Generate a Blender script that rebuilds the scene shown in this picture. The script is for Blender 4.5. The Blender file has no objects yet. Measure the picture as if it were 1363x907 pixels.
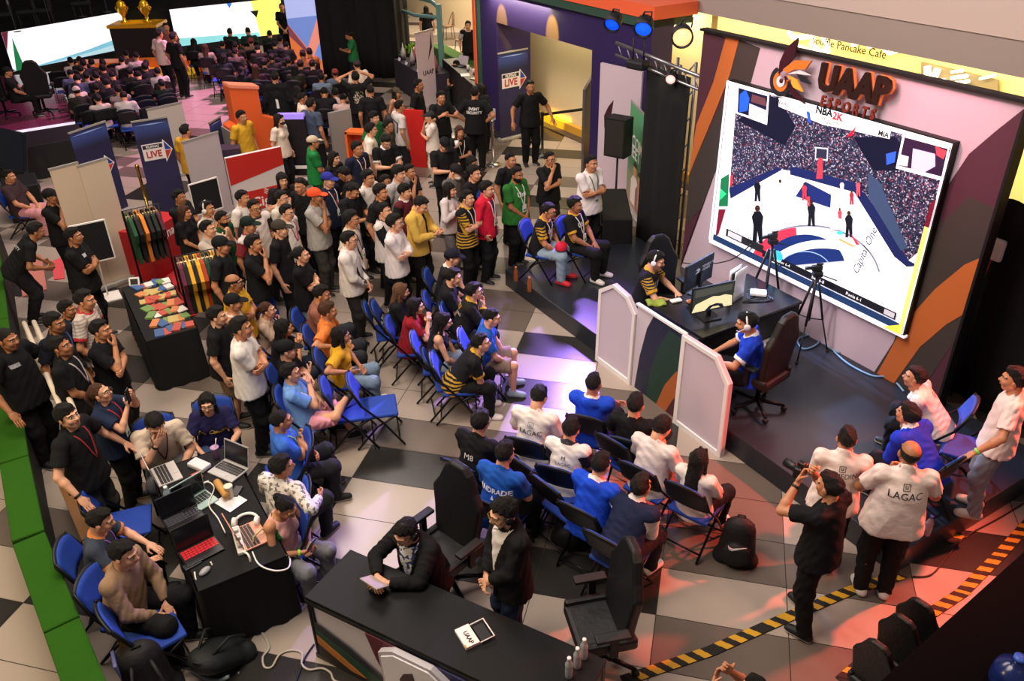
import bpy, bmesh, math, random
import numpy as np
from mathutils import Vector, Matrix
from mathutils.bvhtree import BVHTree
random.seed(7); np.random.seed(7)
SC = bpy.context.scene; COL = SC.collection
# ---------------------------------------------------------------- camera
FPX, PITCH, ROLL, YAW = 1099.6, 0.540856, -0.022048, -0.252
CAM = Vector((2.3677, -7.0014, 5.9849))
_cp, _sp = math.cos(PITCH), math.sin(PITCH)
FW = Vector((math.sin(YAW)*_cp, math.cos(YAW)*_cp, -_sp))
_rt = Vector((math.cos(YAW), -math.sin(YAW), 0)); _up = _rt.cross(FW)
RT = _rt*math.cos(ROLL) + _up*math.sin(ROLL); UP = -_rt*math.sin(ROLL) + _up*math.cos(ROLL)
cd = bpy.data.cameras.new('camera'); cam = bpy.data.objects.new('camera', cd); COL.objects.link(cam)
cd.sensor_width = 36; cd.lens = FPX/1363*36; cd.clip_start = .05; cd.clip_end = 200
cam.matrix_world = Matrix(((RT.x, UP.x, -FW.x, CAM.x), (RT.y, UP.y, -FW.y, CAM.y), (RT.z, UP.z, -FW.z, CAM.z), (0, 0, 0, 1)))
SC.camera = cam
def at(u, v, z=0.0):                      # the point of height z that the photograph shows at pixel u, v
    d = FW + RT*((u-681.5)/FPX) - UP*((v-453.5)/FPX)
    return CAM + d*((z-CAM.z)/d.z)
O_ST = Vector((-.52, 4.11, 0)); ES = Vector((.7071, -.7071, 0)); ET = Vector((.7071, .7071, 0))
def ST(s, t, z=0.0): return O_ST + ES*s + ET*t + Vector((0, 0, z))    # stage frame: s along the front edge, t towards the screen
HR = Vector((RT.x, RT.y, 0)).normalized(); HF = Vector((FW.x, FW.y, 0)).normalized()
def face(a): # heading whose picture direction is a degrees (0 right, 90 away) -> z rotation of a thing that faces +Y
    d = HR*math.cos(math.radians(a)) + HF*math.sin(math.radians(a))
    return math.atan2(-d.x, d.y)
def yaw_to(p, q): d = Vector(q)-Vector(p); return math.atan2(-d.x, d.y)
# ---------------------------------------------------------------- light
vs = SC.view_settings; vs.view_transform = 'Standard'; vs.look = 'None'; vs.gamma = 1; vs.use_curve_mapping = False; vs.exposure = 0.0
W = bpy.data.worlds.new('world'); SC.world = W; W.use_nodes = True
W.node_tree.nodes['Background'].inputs[0].default_value = (.60, .54, .55, 1); W.node_tree.nodes['Background'].inputs[1].default_value = .20
def lamp(name, kind, loc, target, energy, color, **kw):
    l = bpy.data.lights.new(name, kind); l.energy = energy; l.color = color
    for k, v in kw.items(): setattr(l, k, v)
    o = bpy.data.objects.new(name, l); COL.objects.link(o); o.location = loc
    d = Vector(target)-Vector(loc); o.rotation_euler = d.to_track_quat('-Z', 'Y').to_euler(); return o
lamp('atrium_light', 'AREA', (-1.5, -2.5, 9), (-1.0, 1.0, 0), 860, (1, .86, .72), size=5)
lamp('atrium_light', 'AREA', (-6, 6, 9), (-5, 6, 0), 900, (1, .84, .76), size=5)
lamp('stage_wash', 'SPOT', tuple(ST(.2, 2.1, 3.45)), tuple(at(1110, 560, .28)), 4500, (.38, .55, 1), spot_size=.55, spot_blend=.9, shadow_soft_size=.15)
lamp('purple_wash', 'SPOT', tuple(ST(-.95, 2.1, 3.35)), tuple(at(735, 490)), 1500, (.40, .22, 1), spot_size=.85, spot_blend=.9, shadow_soft_size=.12)
lamp('purple_wash', 'SPOT', tuple(ST(-.35, 2.1, 3.3)), tuple(at(560, 650)), 4200, (.46, .30, 1), spot_size=.60, spot_blend=.9, shadow_soft_size=.12)
lamp('red_wash', 'SPOT', (7.8, 2.0, 5.2), (3.3, -1.0, 0), 5200, (1, .12, .07), spot_size=.72, spot_blend=.8, shadow_soft_size=.15)
lamp('amber_wash', 'SPOT', (6.5, -4.5, 6.5), (3.2, -1.0, 0), 420, (1, .62, .42), spot_size=.8, spot_blend=.9, shadow_soft_size=.3)
lamp('far_pink_wash', 'SPOT', (-9.5, 16, 7), (-11.0, 12.0, 0), 6500, (.95, .34, .66), spot_size=1.1, spot_blend=.8, shadow_soft_size=.4)
lamp('header_pink', 'SPOT', (1.4, 1.2, 6.2), tuple(ST(5.0, 2.4, 3.4)), 1100, (1, .30, .36), spot_size=.42, spot_blend=.9, shadow_soft_size=.2)
lamp('header_pink', 'SPOT', (0.2, 3.0, 6.2), tuple(ST(2.3, 2.4, 3.5)), 420, (1, .3, .36), spot_size=.34, spot_blend=.9, shadow_soft_size=.2)
lamp('backdrop_fill', 'SPOT', tuple(ST(3.2, -4.5, 7.0)), tuple(ST(3.4, 2.4, 1.5)), 1300, (1, .86, .95), spot_size=.50, spot_blend=.9, shadow_soft_size=.3)  # added fill spot that brightens the whole backdrop
lamp('soffit_fill', 'AREA', tuple(ST(4, -1, 7.6)), tuple(ST(4.5, 5, 4.4)), 260, (1, .86, .80), size=3)  # unseen fill lamp added to brighten the slab edge
lamp('left_floor_fill', 'AREA', (-6.5, -5.5, 6), (-4.4, -3.6, 0), 260, (1, .74, .36), size=2)  # unseen warm fill added to yellow the floor outside the planter
# ---------------------------------------------------------------- materials
def lin(c):
    if isinstance(c, str):
        c = c.lstrip('#'); c = [int(c[i:i+2], 16)/255 for i in (0, 2, 4)]
    return tuple(x/12.92 if x <= .04045 else ((x+.055)/1.055)**2.4 for x in c[:3]) + (1,)
_M = {}
def mat(col, rough=.6, metal=0, bump=0, bscale=30, emit=0, spec=.4, name=None, alpha=1, trans=0):
    key = (col, rough, metal, bump, bscale, emit, spec, alpha, trans)
    if key in _M: return _M[key]
    m = bpy.data.materials.new(name or 'material'); m.use_nodes = True
    nt = m.node_tree; b = nt.nodes['Principled BSDF']
    b.inputs['Base Color'].default_value = lin(col); b.inputs['Roughness'].default_value = rough
    b.inputs['Metallic'].default_value = metal; b.inputs['Specular IOR Level'].default_value = spec
    if alpha < 1: b.inputs['Alpha'].default_value = alpha
    if trans: b.inputs['Transmission Weight'].default_value = trans
    if emit: b.inputs['Emission Color'].default_value = lin(col); b.inputs['Emission Strength'].default_value = emit
    if bump:
        tc = nt.nodes.new('ShaderNodeTexCoord'); n = nt.nodes.new('ShaderNodeTexNoise'); n.inputs['Scale'].default_value = bscale; n.inputs['Detail'].default_value = 3
        bp = nt.nodes.new('ShaderNodeBump'); bp.inputs['Strength'].default_value = bump; bp.inputs['Distance'].default_value = .02
        nt.links.new(tc.outputs['Object'], n.inputs['Vector']); nt.links.new(n.outputs['Fac'], bp.inputs['Height']); nt.links.new(bp.outputs['Normal'], b.inputs['Normal'])
    _M[key] = m; return m
def cloth(c): return mat(c, .85, bump=.5, bscale=14, spec=.2)
def pattern(base, other, scale=8, kind='wave', thr=.5, rough=.8, vec=(1, 1, 1), dist=3):   # two-colour procedural print in object space
    key = (base, other, scale, kind, thr, vec, dist)
    if key in _M: return _M[key]
    m = bpy.data.materials.new('printed_cloth'); m.use_nodes = True; nt = m.node_tree; b = nt.nodes['Principled BSDF']; b.inputs['Roughness'].default_value = rough
    tc = nt.nodes.new('ShaderNodeTexCoord'); mp = nt.nodes.new('ShaderNodeMapping'); mp.inputs['Scale'].default_value = vec
    nt.links.new(tc.outputs['Object'], mp.inputs['Vector'])
    if kind == 'wave':
        n = nt.nodes.new('ShaderNodeTexWave'); n.inputs['Scale'].default_value = scale; n.inputs['Distortion'].default_value = dist; n.bands_direction = 'Z'; out = n.outputs['Fac']
    elif kind == 'voronoi':
        n = nt.nodes.new('ShaderNodeTexVoronoi'); n.inputs['Scale'].default_value = scale; n.feature = 'DISTANCE_TO_EDGE'; out = n.outputs['Distance']
    else:
        n = nt.nodes.new('ShaderNodeTexNoise'); n.inputs['Scale'].default_value = scale; n.inputs['Detail'].default_value = 4; out = n.outputs['Fac']
    nt.links.new(mp.outputs['Vector'], n.inputs['Vector'])
    r = nt.nodes.new('ShaderNodeValToRGB'); r.color_ramp.interpolation = 'CONSTANT'; e = r.color_ramp.elements
    e[0].color = lin(base); e[1].position = thr; e[1].color = lin(other)
    nt.links.new(out, r.inputs['Fac']); nt.links.new(r.outputs['Color'], b.inputs['Base Color']); _M[key] = m; return m
def grad(stops, z0, z1, rough=.7, emit=0, axis=2):       # colour bands across the thing's own height (printed artwork)
    m = bpy.data.materials.new('printed_gradient'); m.use_nodes = True; nt = m.node_tree; b = nt.nodes['Principled BSDF']; b.inputs['Roughness'].default_value = rough
    tc = nt.nodes.new('ShaderNodeTexCoord'); sx = nt.nodes.new('ShaderNodeSeparateXYZ'); mr = nt.nodes.new('ShaderNodeMapRange')
    mr.inputs[1].default_value = z0; mr.inputs[2].default_value = z1
    nt.links.new(tc.outputs['Object'], sx.inputs[0]); nt.links.new(sx.outputs[axis], mr.inputs[0])
    r = nt.nodes.new('ShaderNodeValToRGB'); e = r.color_ramp.elements
    e[0].position, e[0].color = stops[0][0], lin(stops[0][1]); e[1].position, e[1].color = stops[-1][0], lin(stops[-1][1])
    for p_, c_ in stops[1:-1]: q = e.new(p_); q.color = lin(c_)
    nt.links.new(mr.outputs[0], r.inputs['Fac']); nt.links.new(r.outputs['Color'], b.inputs['Base Color'])
    if emit: nt.links.new(r.outputs['Color'], b.inputs['Emission Color']); b.inputs['Emission Strength'].default_value = emit
    return m
# ---------------------------------------------------------------- objects
def link(name, me, parent=None, loc=None, rotz=None):
    o = bpy.data.objects.new(name, me); COL.objects.link(o)
    if parent is not None: o.parent = parent
    if loc is not None: o.location = loc
    if rotz is not None: o.rotation_euler = (0, 0, rotz)
    return o
def tag(o, label, cat, group=None, kind=None):
    o['label'] = label; o['category'] = cat
    if group: o['group'] = group
    if kind: o['kind'] = kind
    return o
def thing(name, label, cat, loc=(0, 0, 0), rotz=0, group=None): return tag(link(name, None, None, loc, rotz), label, cat, group)
def dup(root, loc, rotz, label=None, group=None):
    r = root.copy(); COL.objects.link(r); r.location = loc; r.rotation_euler = (0, 0, rotz)
    if label: r['label'] = label
    if group: r['group'] = group
    for ch in list(root.children):
        c = ch.copy(); COL.objects.link(c); c.parent = r
        for g in ch.children:
            d = g.copy(); COL.objects.link(d); d.parent = c
    return r
class MB:                                   # collects shapes, becomes one mesh object
    def __init__(s): s.bm = bmesh.new(); s.mats = []; s.mi = 0; s.done = s.bm.faces.layers.int.new('done')
    def m(s, material):
        if material not in s.mats: s.mats.append(material)
        s.mi = s.mats.index(material); return s
    def box(s, c, size, rot=None, bev=0):
        vs_ = bmesh.ops.create_cube(s.bm, size=1)['verts']
        M = Matrix.Translation(c) @ (rot.to_4x4() if rot is not None else Matrix()) @ Matrix.Diagonal((*size, 1))
        bmesh.ops.transform(s.bm, matrix=M, verts=vs_)
        if bev:
            es = list({e for v in vs_ for e in v.link_edges}); bmesh.ops.bevel(s.bm, geom=es, offset=bev, segments=2, affect='EDGES', profile=.5)
        s._mark(); return s
    def _mark(s, smooth=False):
        for f in s.bm.faces:
            if not f[s.done]: f.material_index = s.mi; f[s.done] = 1; f.smooth = smooth
    def tube(s, pts, r, n=8, closed=False, cap=True):
        pts = [Vector(p) for p in pts]; rs = r if isinstance(r, (list, tuple)) else [r]*len(pts); rings = []; N = len(pts); prev = None
        for i, p in enumerate(pts):
            a = pts[(i-1) % N] if (closed or i > 0) else p; b = pts[(i+1) % N] if (closed or i < N-1) else p
            t = (b-a).normalized() if (b-a).length > 1e-9 else Vector((0, 0, 1))
            if prev is None: x = t.orthogonal().normalized()
            else:
                x = prev - t*prev.dot(t); x = x.normalized() if x.length > 1e-6 else t.orthogonal().normalized()
            prev = x; y = t.cross(x)
            rings.append([s.bm.verts.new(p + (x*math.cos(2*math.pi*k/n) + y*math.sin(2*math.pi*k/n))*rs[i]) for k in range(n)])
        for i in range(N if closed else N-1):
            A, B = rings[i], rings[(i+1) % N]
            for k in range(n): s.bm.faces.new((A[k], A[(k+1) % n], B[(k+1) % n], B[k]))
        if cap and not closed: s.bm.faces.new(rings[0][::-1]); s.bm.faces.new(rings[-1])
        s._mark(True); return s
    def lathe(s, prof, c=(0, 0, 0), n=20, rot=None):
        c = Vector(c); R = rot or Matrix.Identity(3); rings = []
        for r, z in prof: rings.append([s.bm.verts.new(c + R @ Vector((max(r, 1e-4)*math.cos(2*math.pi*k/n), max(r, 1e-4)*math.sin(2*math.pi*k/n), z))) for k in range(n)])
        for A, B in zip(rings, rings[1:]):
            for k in range(n): s.bm.faces.new((A[k], A[(k+1) % n], B[(k+1) % n], B[k]))
        s.bm.faces.new(rings[0][::-1]); s.bm.faces.new(rings[-1]); s._mark(True); return s
    def prism(s, poly, d, o=(0, 0, 0), ux=(1, 0, 0), uy=(0, 0, 1), un=(0, -1, 0)):   # polygon in the ux,uy plane, thickness d along un
        o, ux, uy, un = Vector(o), Vector(ux), Vector(uy), Vector(un)
        A = [s.bm.verts.new(o+ux*x+uy*y) for x, y in poly]; B = [s.bm.verts.new(o+ux*x+uy*y+un*d) for x, y in poly]; n = len(poly)
        fs = [s.bm.faces.new(A), s.bm.faces.new(B[::-1])]
        for k in range(n): fs.append(s.bm.faces.new((A[k], B[k], B[(k+1) % n], A[(k+1) % n])))
        bmesh.ops.recalc_face_normals(s.bm, faces=fs); s._mark(); return s
    def grid(s, f, nu, nv, thick=0):          # f(a,b)->point, a,b in 0..1
        V = [[s.bm.verts.new(f(i/nu, j/nv)) for j in range(nv+1)] for i in range(nu+1)]
        for i in range(nu):
            for j in range(nv): s.bm.faces.new((V[i][j], V[i+1][j], V[i+1][j+1], V[i][j+1]))
        s._mark(True); return s
    def build(s, name, material=None, parent=None, loc=None, rotz=None):
        me = bpy.data.meshes.new(name); s.bm.to_mesh(me); s.bm.free()
        if not s.mats and material is not None: s.mats = [material]
        elif material is not None and material not in s.mats: s.mats[0:0] = [] ; s.mats.append(material)
        for q in s.mats: me.materials.append(q)
        return link(name, me, parent, loc, rotz)
def rz(a): return Matrix.Rotation(a, 3, 'Z')
def rx(a): return Matrix.Rotation(a, 3, 'X')
def ry(a): return Matrix.Rotation(a, 3, 'Y')
def text_mesh(s, size, extrude=.002, bold=0, shear=0, align='CENTER', space=1):
    c = bpy.data.curves.new('t', 'FONT'); c.body = s; c.size = size; c.extrude = extrude; c.offset = bold; c.shear = shear; c.align_x = align; c.align_y = 'CENTER'; c.space_character = space; c.resolution_u = 2
    o = bpy.data.objects.new('t', c); COL.objects.link(o); dg = bpy.context.evaluated_depsgraph_get(); dg.update()
    me = bpy.data.meshes.new_from_object(o.evaluated_get(dg)); bpy.data.objects.remove(o); bpy.data.curves.remove(c); return me
def text(name, s, size, loc, X, Y, material, parent=None, sx=1, **kw):   # flat lettering with its own right and up directions
    me = text_mesh(s, size, **kw); X = Vector(X).normalized(); Y = Vector(Y).normalized(); Z = X.cross(Y)
    M = Matrix(((X.x*sx, Y.x, Z.x, loc[0]), (X.y*sx, Y.y, Z.y, loc[1]), (X.z*sx, Y.z, Z.z, loc[2]), (0, 0, 0, 1)))
    if parent is not None: M = parent.matrix_basis.inverted() @ M
    me.transform(M); me.materials.clear(); me.materials.append(material)
    return link(name, me, parent)
# ---------------------------------------------------------------- bodies: smooth unions of tapered limbs, meshed as one continuous surface
class Field:
    def __init__(s, lo, hi, vx):
        s.vx = vx; s.lo = np.array(lo, float); n = np.ceil((np.array(hi)-s.lo)/vx).astype(int)+1
        s.ax = [s.lo[i]+vx*np.arange(n[i]) for i in range(3)]; s.F = np.full(tuple(n), .5, np.float32)
    def _sub(s, lo, hi):
        sl = []
        for i in range(3):
            a = int(np.clip(np.floor((lo[i]-s.lo[i])/s.vx), 0, s.F.shape[i]-1)); b = int(np.clip(np.ceil((hi[i]-s.lo[i])/s.vx)+1, a+1, s.F.shape[i])); sl.append(slice(a, b))
        return tuple(sl), s.ax[0][sl[0]][:, None, None], s.ax[1][sl[1]][None, :, None], s.ax[2][sl[2]][None, None, :]
    def put(s, P, k=.03, sub=False):
        pad = k+2.5*s.vx+.03; sl, X, Y, Z = s._sub(P.lo-pad, P.hi+pad); d = P(X, Y, Z); f = s.F[sl]
        if sub:
            d = -d; h = np.clip(.5-.5*(f-d)/k, 0, 1); s.F[sl] = f*(1-h)+d*h+k*h*(1-h)
        else:
            h = np.clip(.5+.5*(f-d)/k, 0, 1); s.F[sl] = f*(1-h)+d*h-k*h*(1-h)
    def cut(s, c, n):      # removes the side the normal points to
        X, Y, Z = s.ax[0][:, None, None], s.ax[1][None, :, None], s.ax[2][None, None, :]
        s.F = np.maximum(s.F, (X-c[0])*n[0]+(Y-c[1])*n[1]+(Z-c[2])*n[2]).astype(np.float32)
    def mesh(s): return surface_nets(s.F, s.lo, s.vx)
def surface_nets(F, lo, vx):
    F = F.copy(); F[[0, -1]] = .1; F[:, [0, -1]] = .1; F[:, :, [0, -1]] = .1
    I = F < 0; n = np.array(F.shape)-1
    c = [(i, j, k) for i in (0, 1) for j in (0, 1) for k in (0, 1)]
    V = lambda A, o: A[o[0]:o[0]+n[0], o[1]:o[1]+n[1], o[2]:o[2]+n[2]]
    cnt = sum(V(I, o).astype(np.int8) for o in c); mixed = (cnt > 0) & (cnt < 8); idx = np.argwhere(mixed)
    if len(idx) == 0: return np.zeros((0, 3)), np.zeros((0, 4), int)
    val = np.stack([F[idx[:, 0]+o[0], idx[:, 1]+o[1], idx[:, 2]+o[2]] for o in c], 1); cc = np.array(c, float)
    acc = np.zeros((len(idx), 3)); num = np.zeros(len(idx))
    for a in range(8):
        for b in range(a+1, 8):
            if abs(cc[a]-cc[b]).sum() != 1: continue
            m = (val[:, a] < 0) != (val[:, b] < 0); t = val[m, a]/(val[m, a]-val[m, b]); acc[m] += cc[a]+t[:, None]*(cc[b]-cc[a]); num[m] += 1
    verts = lo+(idx+acc/num[:, None])*vx
    ID = np.full(tuple(n), -1, np.int64); ID[tuple(idx.T)] = np.arange(len(idx)); quads = []
    for ax in range(3):
        u, v = (ax+1) % 3, (ax+2) % 3; A = np.take(I, range(0, F.shape[ax]-1), ax); B = np.take(I, range(1, F.shape[ax]), ax)
        for sgn in (0, 1):
            e = np.argwhere((A & ~B) if sgn == 0 else (~A & B)); e = e[(e[:, u] > 0) & (e[:, v] > 0) & (e[:, u] < n[u]) & (e[:, v] < n[v])]
            du = np.zeros(3, int); du[u] = 1; dv = np.zeros(3, int); dv[v] = 1
            q = [ID[tuple((e+o).T)] for o in (-du-dv, -dv, 0*du, -du)]; q = np.stack(q if sgn == 0 else q[::-1], 1); quads.append(q[(q >= 0).all(1)])
    return verts, np.concatenate(quads)
class Cone:      # tapered limb from a to b, optionally thinned along an axis
    def __init__(s, a, b, ra, rb=None, flat=None, q=1.0):
        s.a, s.b = np.array(a, float), np.array(b, float); s.ra, s.rb = ra, ra if rb is None else rb; s.flat = None if flat is None else np.array(flat, float); s.q = q
        R = max(s.ra, s.rb); s.lo, s.hi = np.minimum(s.a, s.b)-R, np.maximum(s.a, s.b)+R
    def __call__(s, X, Y, Z):
        d = s.b-s.a; L = max(d@d, 1e-9); x, y, z = X-s.a[0], Y-s.a[1], Z-s.a[2]; t = np.clip((x*d[0]+y*d[1]+z*d[2])/L, 0, 1)
        x, y, z = x-t*d[0], y-t*d[1], z-t*d[2]; r = s.ra+(s.rb-s.ra)*t
        if s.flat is not None:
            w = (x*s.flat[0]+y*s.flat[1]+z*s.flat[2])*(s.q-1); x, y, z = x+w*s.flat[0], y+w*s.flat[1], z+w*s.flat[2]
        return np.sqrt(x*x+y*y+z*z)-r
class Ell:
    def __init__(s, c, r, R=None):
        s.c, s.r = np.array(c, float), np.array(r, float); s.R = np.eye(3) if R is None else np.array(R); m = max(r) if R is not None else s.r; s.lo, s.hi = s.c-m, s.c+m
    def __call__(s, X, Y, Z):
        x, y, z = X-s.c[0], Y-s.c[1], Z-s.c[2]; R = s.R
        a, b, c = R[0, 0]*x+R[1, 0]*y+R[2, 0]*z, R[0, 1]*x+R[1, 1]*y+R[2, 1]*z, R[0, 2]*x+R[1, 2]*y+R[2, 2]*z
        k0 = np.sqrt((a/s.r[0])**2+(b/s.r[1])**2+(c/s.r[2])**2); k1 = np.sqrt((a/s.r[0]**2)**2+(b/s.r[1]**2)**2+(c/s.r[2]**2)**2)+1e-6
        return k0*(k0-1)/k1
class CutCone(Cone):   # a limb sleeve that ends flat at b
    def __call__(s, X, Y, Z):
        d = (s.b-s.a)/np.linalg.norm(s.b-s.a); return np.maximum(super().__call__(X, Y, Z), (X-s.b[0])*d[0]+(Y-s.b[1])*d[1]+(Z-s.b[2])*d[2])
def Rx(a): c, s = math.cos(a), math.sin(a); return np.array([[1, 0, 0], [0, c, -s], [0, s, c]])
def Rz(a): c, s = math.cos(a), math.sin(a); return np.array([[c, -s, 0], [s, c, 0], [0, 0, 1]])
def Ry(a): c, s = math.cos(a), math.sin(a); return np.array([[c, 0, s], [0, 1, 0], [-s, 0, c]])
def ik(a, t, l1, l2, pole):
    a, t, pole = map(lambda v: np.array(v, float), (a, t, pole)); d = t-a; L = np.linalg.norm(d)
    if L > (l1+l2)*.995: d *= (l1+l2)*.995/L; L = (l1+l2)*.995; t = a+d
    u = d/L; x = (l1*l1-l2*l2+L*L)/(2*L); h = math.sqrt(max(l1*l1-x*x, 0)); p = pole-u*(pole@u); p /= np.linalg.norm(p)+1e-9
    return a+u*x+p*h, t
# Poses. Person faces +Y, own right hand is +X. R/L: wrist in the torso's frame (origin at the pelvis), elbow direction; hand: palm normal, curl
I_, J_ = (.25, .03, -.07), (.6, -1, 0)
def P_(hz=.93, lean=0, R=I_, L=None, rp=J_, lp=None, fR=(.10, 0, .08), fL=None, kR=(.15, 1, 0), kL=None, hd=(0, 0), curl=.35, pn=None, toe=10, side=0, hR=None, hL=None, curlL=None):
    m = lambda v: (-v[0], v[1], v[2])
    return dict(hz=hz, lean=lean, R=R, L=L or m(R), rp=rp, lp=lp or m(rp), fR=fR, fL=fL or m(fR), kR=kR, kL=kL or m(kR), hd=hd, curl=curl, curlL=curl if curlL is None else curlL, pn=pn, toe=toe, side=side, hR=hR, hL=hL)
SF = dict(hz=.50, fR=(.13, .40, .08), kR=(.12, .3, 1))
POSES = {
 'idle': P_(), 'walk': P_(fR=(.09, .16, .09), fL=(-.09, -.16, .10), R=(.25, -.06, -.05), L=(-.25, .1, -.03)),
 'cross': P_(R=(-.11, .19, .20), L=(.11, .225, .235), rp=(1, .0, -.8), curl=.5, pn=(0, -1, 0), hd=(0, 4), hR=(-1, -.45, .05), hL=(1, -.55, -.15)),
 'clasp': P_(R=(.045, .20, .0), rp=(1, -.4, -.3), curl=.6, pn=(0, -1, 0)),
 'phone': P_(R=(.06, .29, .20), rp=(.8, -.3, -1), curl=.75, hd=(0, -28), pn=(0, -.7, .7)),
 'chin': P_(R=(.055, .17, .44), L=(.12, .21, .20), rp=(.5, .3, -1), lp=(-1, 0, -.8), curl=.8, pn=(0, -1, 0), hd=(0, 3)),
 'chinl': P_(L=(-.055, .17, .44), R=(-.12, .21, .20), lp=(-.5, .3, -1), rp=(1, 0, -.8), curl=.8, pn=(0, -1, 0), hd=(0, 3)),
 'shoot': P_(R=(.10, .25, .58), L=(-.09, .27, .55), rp=(.9, .1, -1), curl=.85, pn=(0, -1, 0), fR=(.14, .10, .08), fL=(-.14, -.10, .08)),
 'raise': P_(R=(.10, .30, .50), rp=(.7, .1, -1), curl=.7, pn=(0, -1, 0), hd=(0, 5)),
 'cup': P_(R=(.16, .24, .40), L=(.06, .19, .16), rp=(.8, -.2, -1), lp=(-1, -.2, -.5), curl=.75),
 'headhand': P_(R=(.16, .08, .70), rp=(1, .2, -.2), curl=.2, pn=(-1, 0, 0)),
 'railr': P_(R=(.40, .18, .03), rp=(.5, -1, .2), curl=.15, pn=(0, 0, -1)), 'raill': P_(L=(-.40, .18, .03), lp=(-.5, -1, .2), curl=.15, pn=(0, 0, -1)),
 'hands_up': P_(R=(.10, .20, .30), L=(-.10, .22, .28), rp=(1, -.2, -1), curl=.6),
 'pocket': P_(R=(.21, .07, -.03), rp=(1, -.6, 0), curl=.7),
 'hips': P_(R=(.20, .02, .08), rp=(1, -.5, 0), curl=.6),
 'bend': P_(hz=.88, lean=40, R=(.16, .30, .22), rp=(.6, .2, -1), hd=(0, -15), curl=.4),
 'sitlap': P_(lean=-6, R=(.09, .27, .03), rp=(1, -.5, -.2), curl=.5, pn=(0, 0, -1), **SF),
 'sitslump': P_(lean=10, R=(.08, .30, .06), rp=(1, -.3, -.2), curl=.6, pn=(0, 0, -1), hd=(0, -8), **SF),
 'sitphone': P_(lean=8, R=(.06, .28, .16), rp=(1, -.3, -.6), curl=.75, hd=(0, -32), pn=(0, -.7, .7), **SF),
 'sitlean': P_(lean=34, R=(.07, .40, .06), rp=(1, .2, -.3), curl=.65, hd=(0, 5), **SF),
 'sitchin': P_(lean=16, R=(.035, .19, .44), L=(.08, .27, .17), rp=(.7, .5, -1), lp=(-1, 0, -.5), curl=.85, pn=(0, -1, 0), hd=(0, 3), **SF),
 'sitpray': P_(lean=10, R=(.04, .22, .43), rp=(.8, .4, -1), curl=.7, pn=(-1, 0, 0), **SF),
 'sitcross': P_(lean=-4, R=(-.12, .21, .20), L=(.13, .25, .23), rp=(1, 0, -.7), curl=.5, pn=(0, -1, 0), **SF),
 'sitdesk': P_(lean=8, R=(.13, .38, .20), rp=(1, -.2, -.6), curl=.3, pn=(0, 0, -1), hd=(0, -12), **SF),
 'sitread': P_(lean=12, R=(.07, .42, .40), rp=(1, -.2, -.4), curl=.4, pn=(0, -.3, -1), hd=(0, -14), **SF),
 'sitface': P_(lean=20, R=(.05, .20, .50), L=(-.10, .34, .16), rp=(.6, .5, -1), curl=.2, pn=(0, -1, 0), hd=(0, -25), **SF),
 'sitleg': P_(hz=.50, lean=-10, R=(.02, .20, .42), L=(-.10, .22, .10), rp=(.7, .3, -1), curl=.8, fR=(-.16, .50, .58), kR=(1, .4, .3), fL=(-.15, .52, .08), kL=(-.1, .3, 1), hd=(0, 6), pn=(0, -1, 0)),
 'sitleg2': P_(hz=.50, lean=-4, R=(.10, .26, .14), rp=(.9, -.3, -.5), curl=.6, fR=(-.14, .48, .52), kR=(.8, .4, .5), fL=(-.13, .42, .08), kL=(-.1, .3, 1)),
 'sitside': P_(lean=4, R=(.34, .10, .30), L=(-.10, .24, .12), rp=(1, .1, -.6), curl=.4, **SF),
 'sitlow': P_(hz=.30, lean=14, R=(.10, .34, .22), rp=(.9, -.1, -.5), curl=.6, fR=(.14, .36, .08), kR=(.35, .4, 1)),
 'sithead': P_(lean=24, R=(.12, .12, .64), rp=(1, .3, -.3), curl=.3, pn=(-1, 0, 0), hd=(0, -25), L=(-.08, .38, .05), **SF),
}
def joints(pose, sex, g):
    p = POSES[pose]; sw = .178 if sex == 'm' else .155; sw *= .94+.06*g; hz = p['hz']; T = Rx(-math.radians(p['lean'])); o = np.array([0, 0, hz])
    t = lambda v: o+T@np.array(v, float); J = dict(p=p, T=T, o=o, t=t, g=g, sex=sex, sw=sw)
    for S, s in (('R', 1), ('L', -1)):
        sh = t((s*sw, 0, .435)); el, wr = ik(sh, t(p[S]), .285, .25, T@np.array(p['rp' if S == 'R' else 'lp'])); J['sh'+S], J['el'+S], J['wr'+S] = sh, el, wr
        hp = o+np.array([s*.088*(.9+.1*g), 0, -.03]); kn, an = ik(hp, p['f'+S], .42, .41, p['k'+S]); J['hp'+S], J['kn'+S], J['an'+S] = hp, kn, an
    hy, hp_ = p['hd']; J['HR'] = Rz(math.radians(hy))@Rx(math.radians(hp_)); J['nk'] = t((0, .015, .54)); return J
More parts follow.
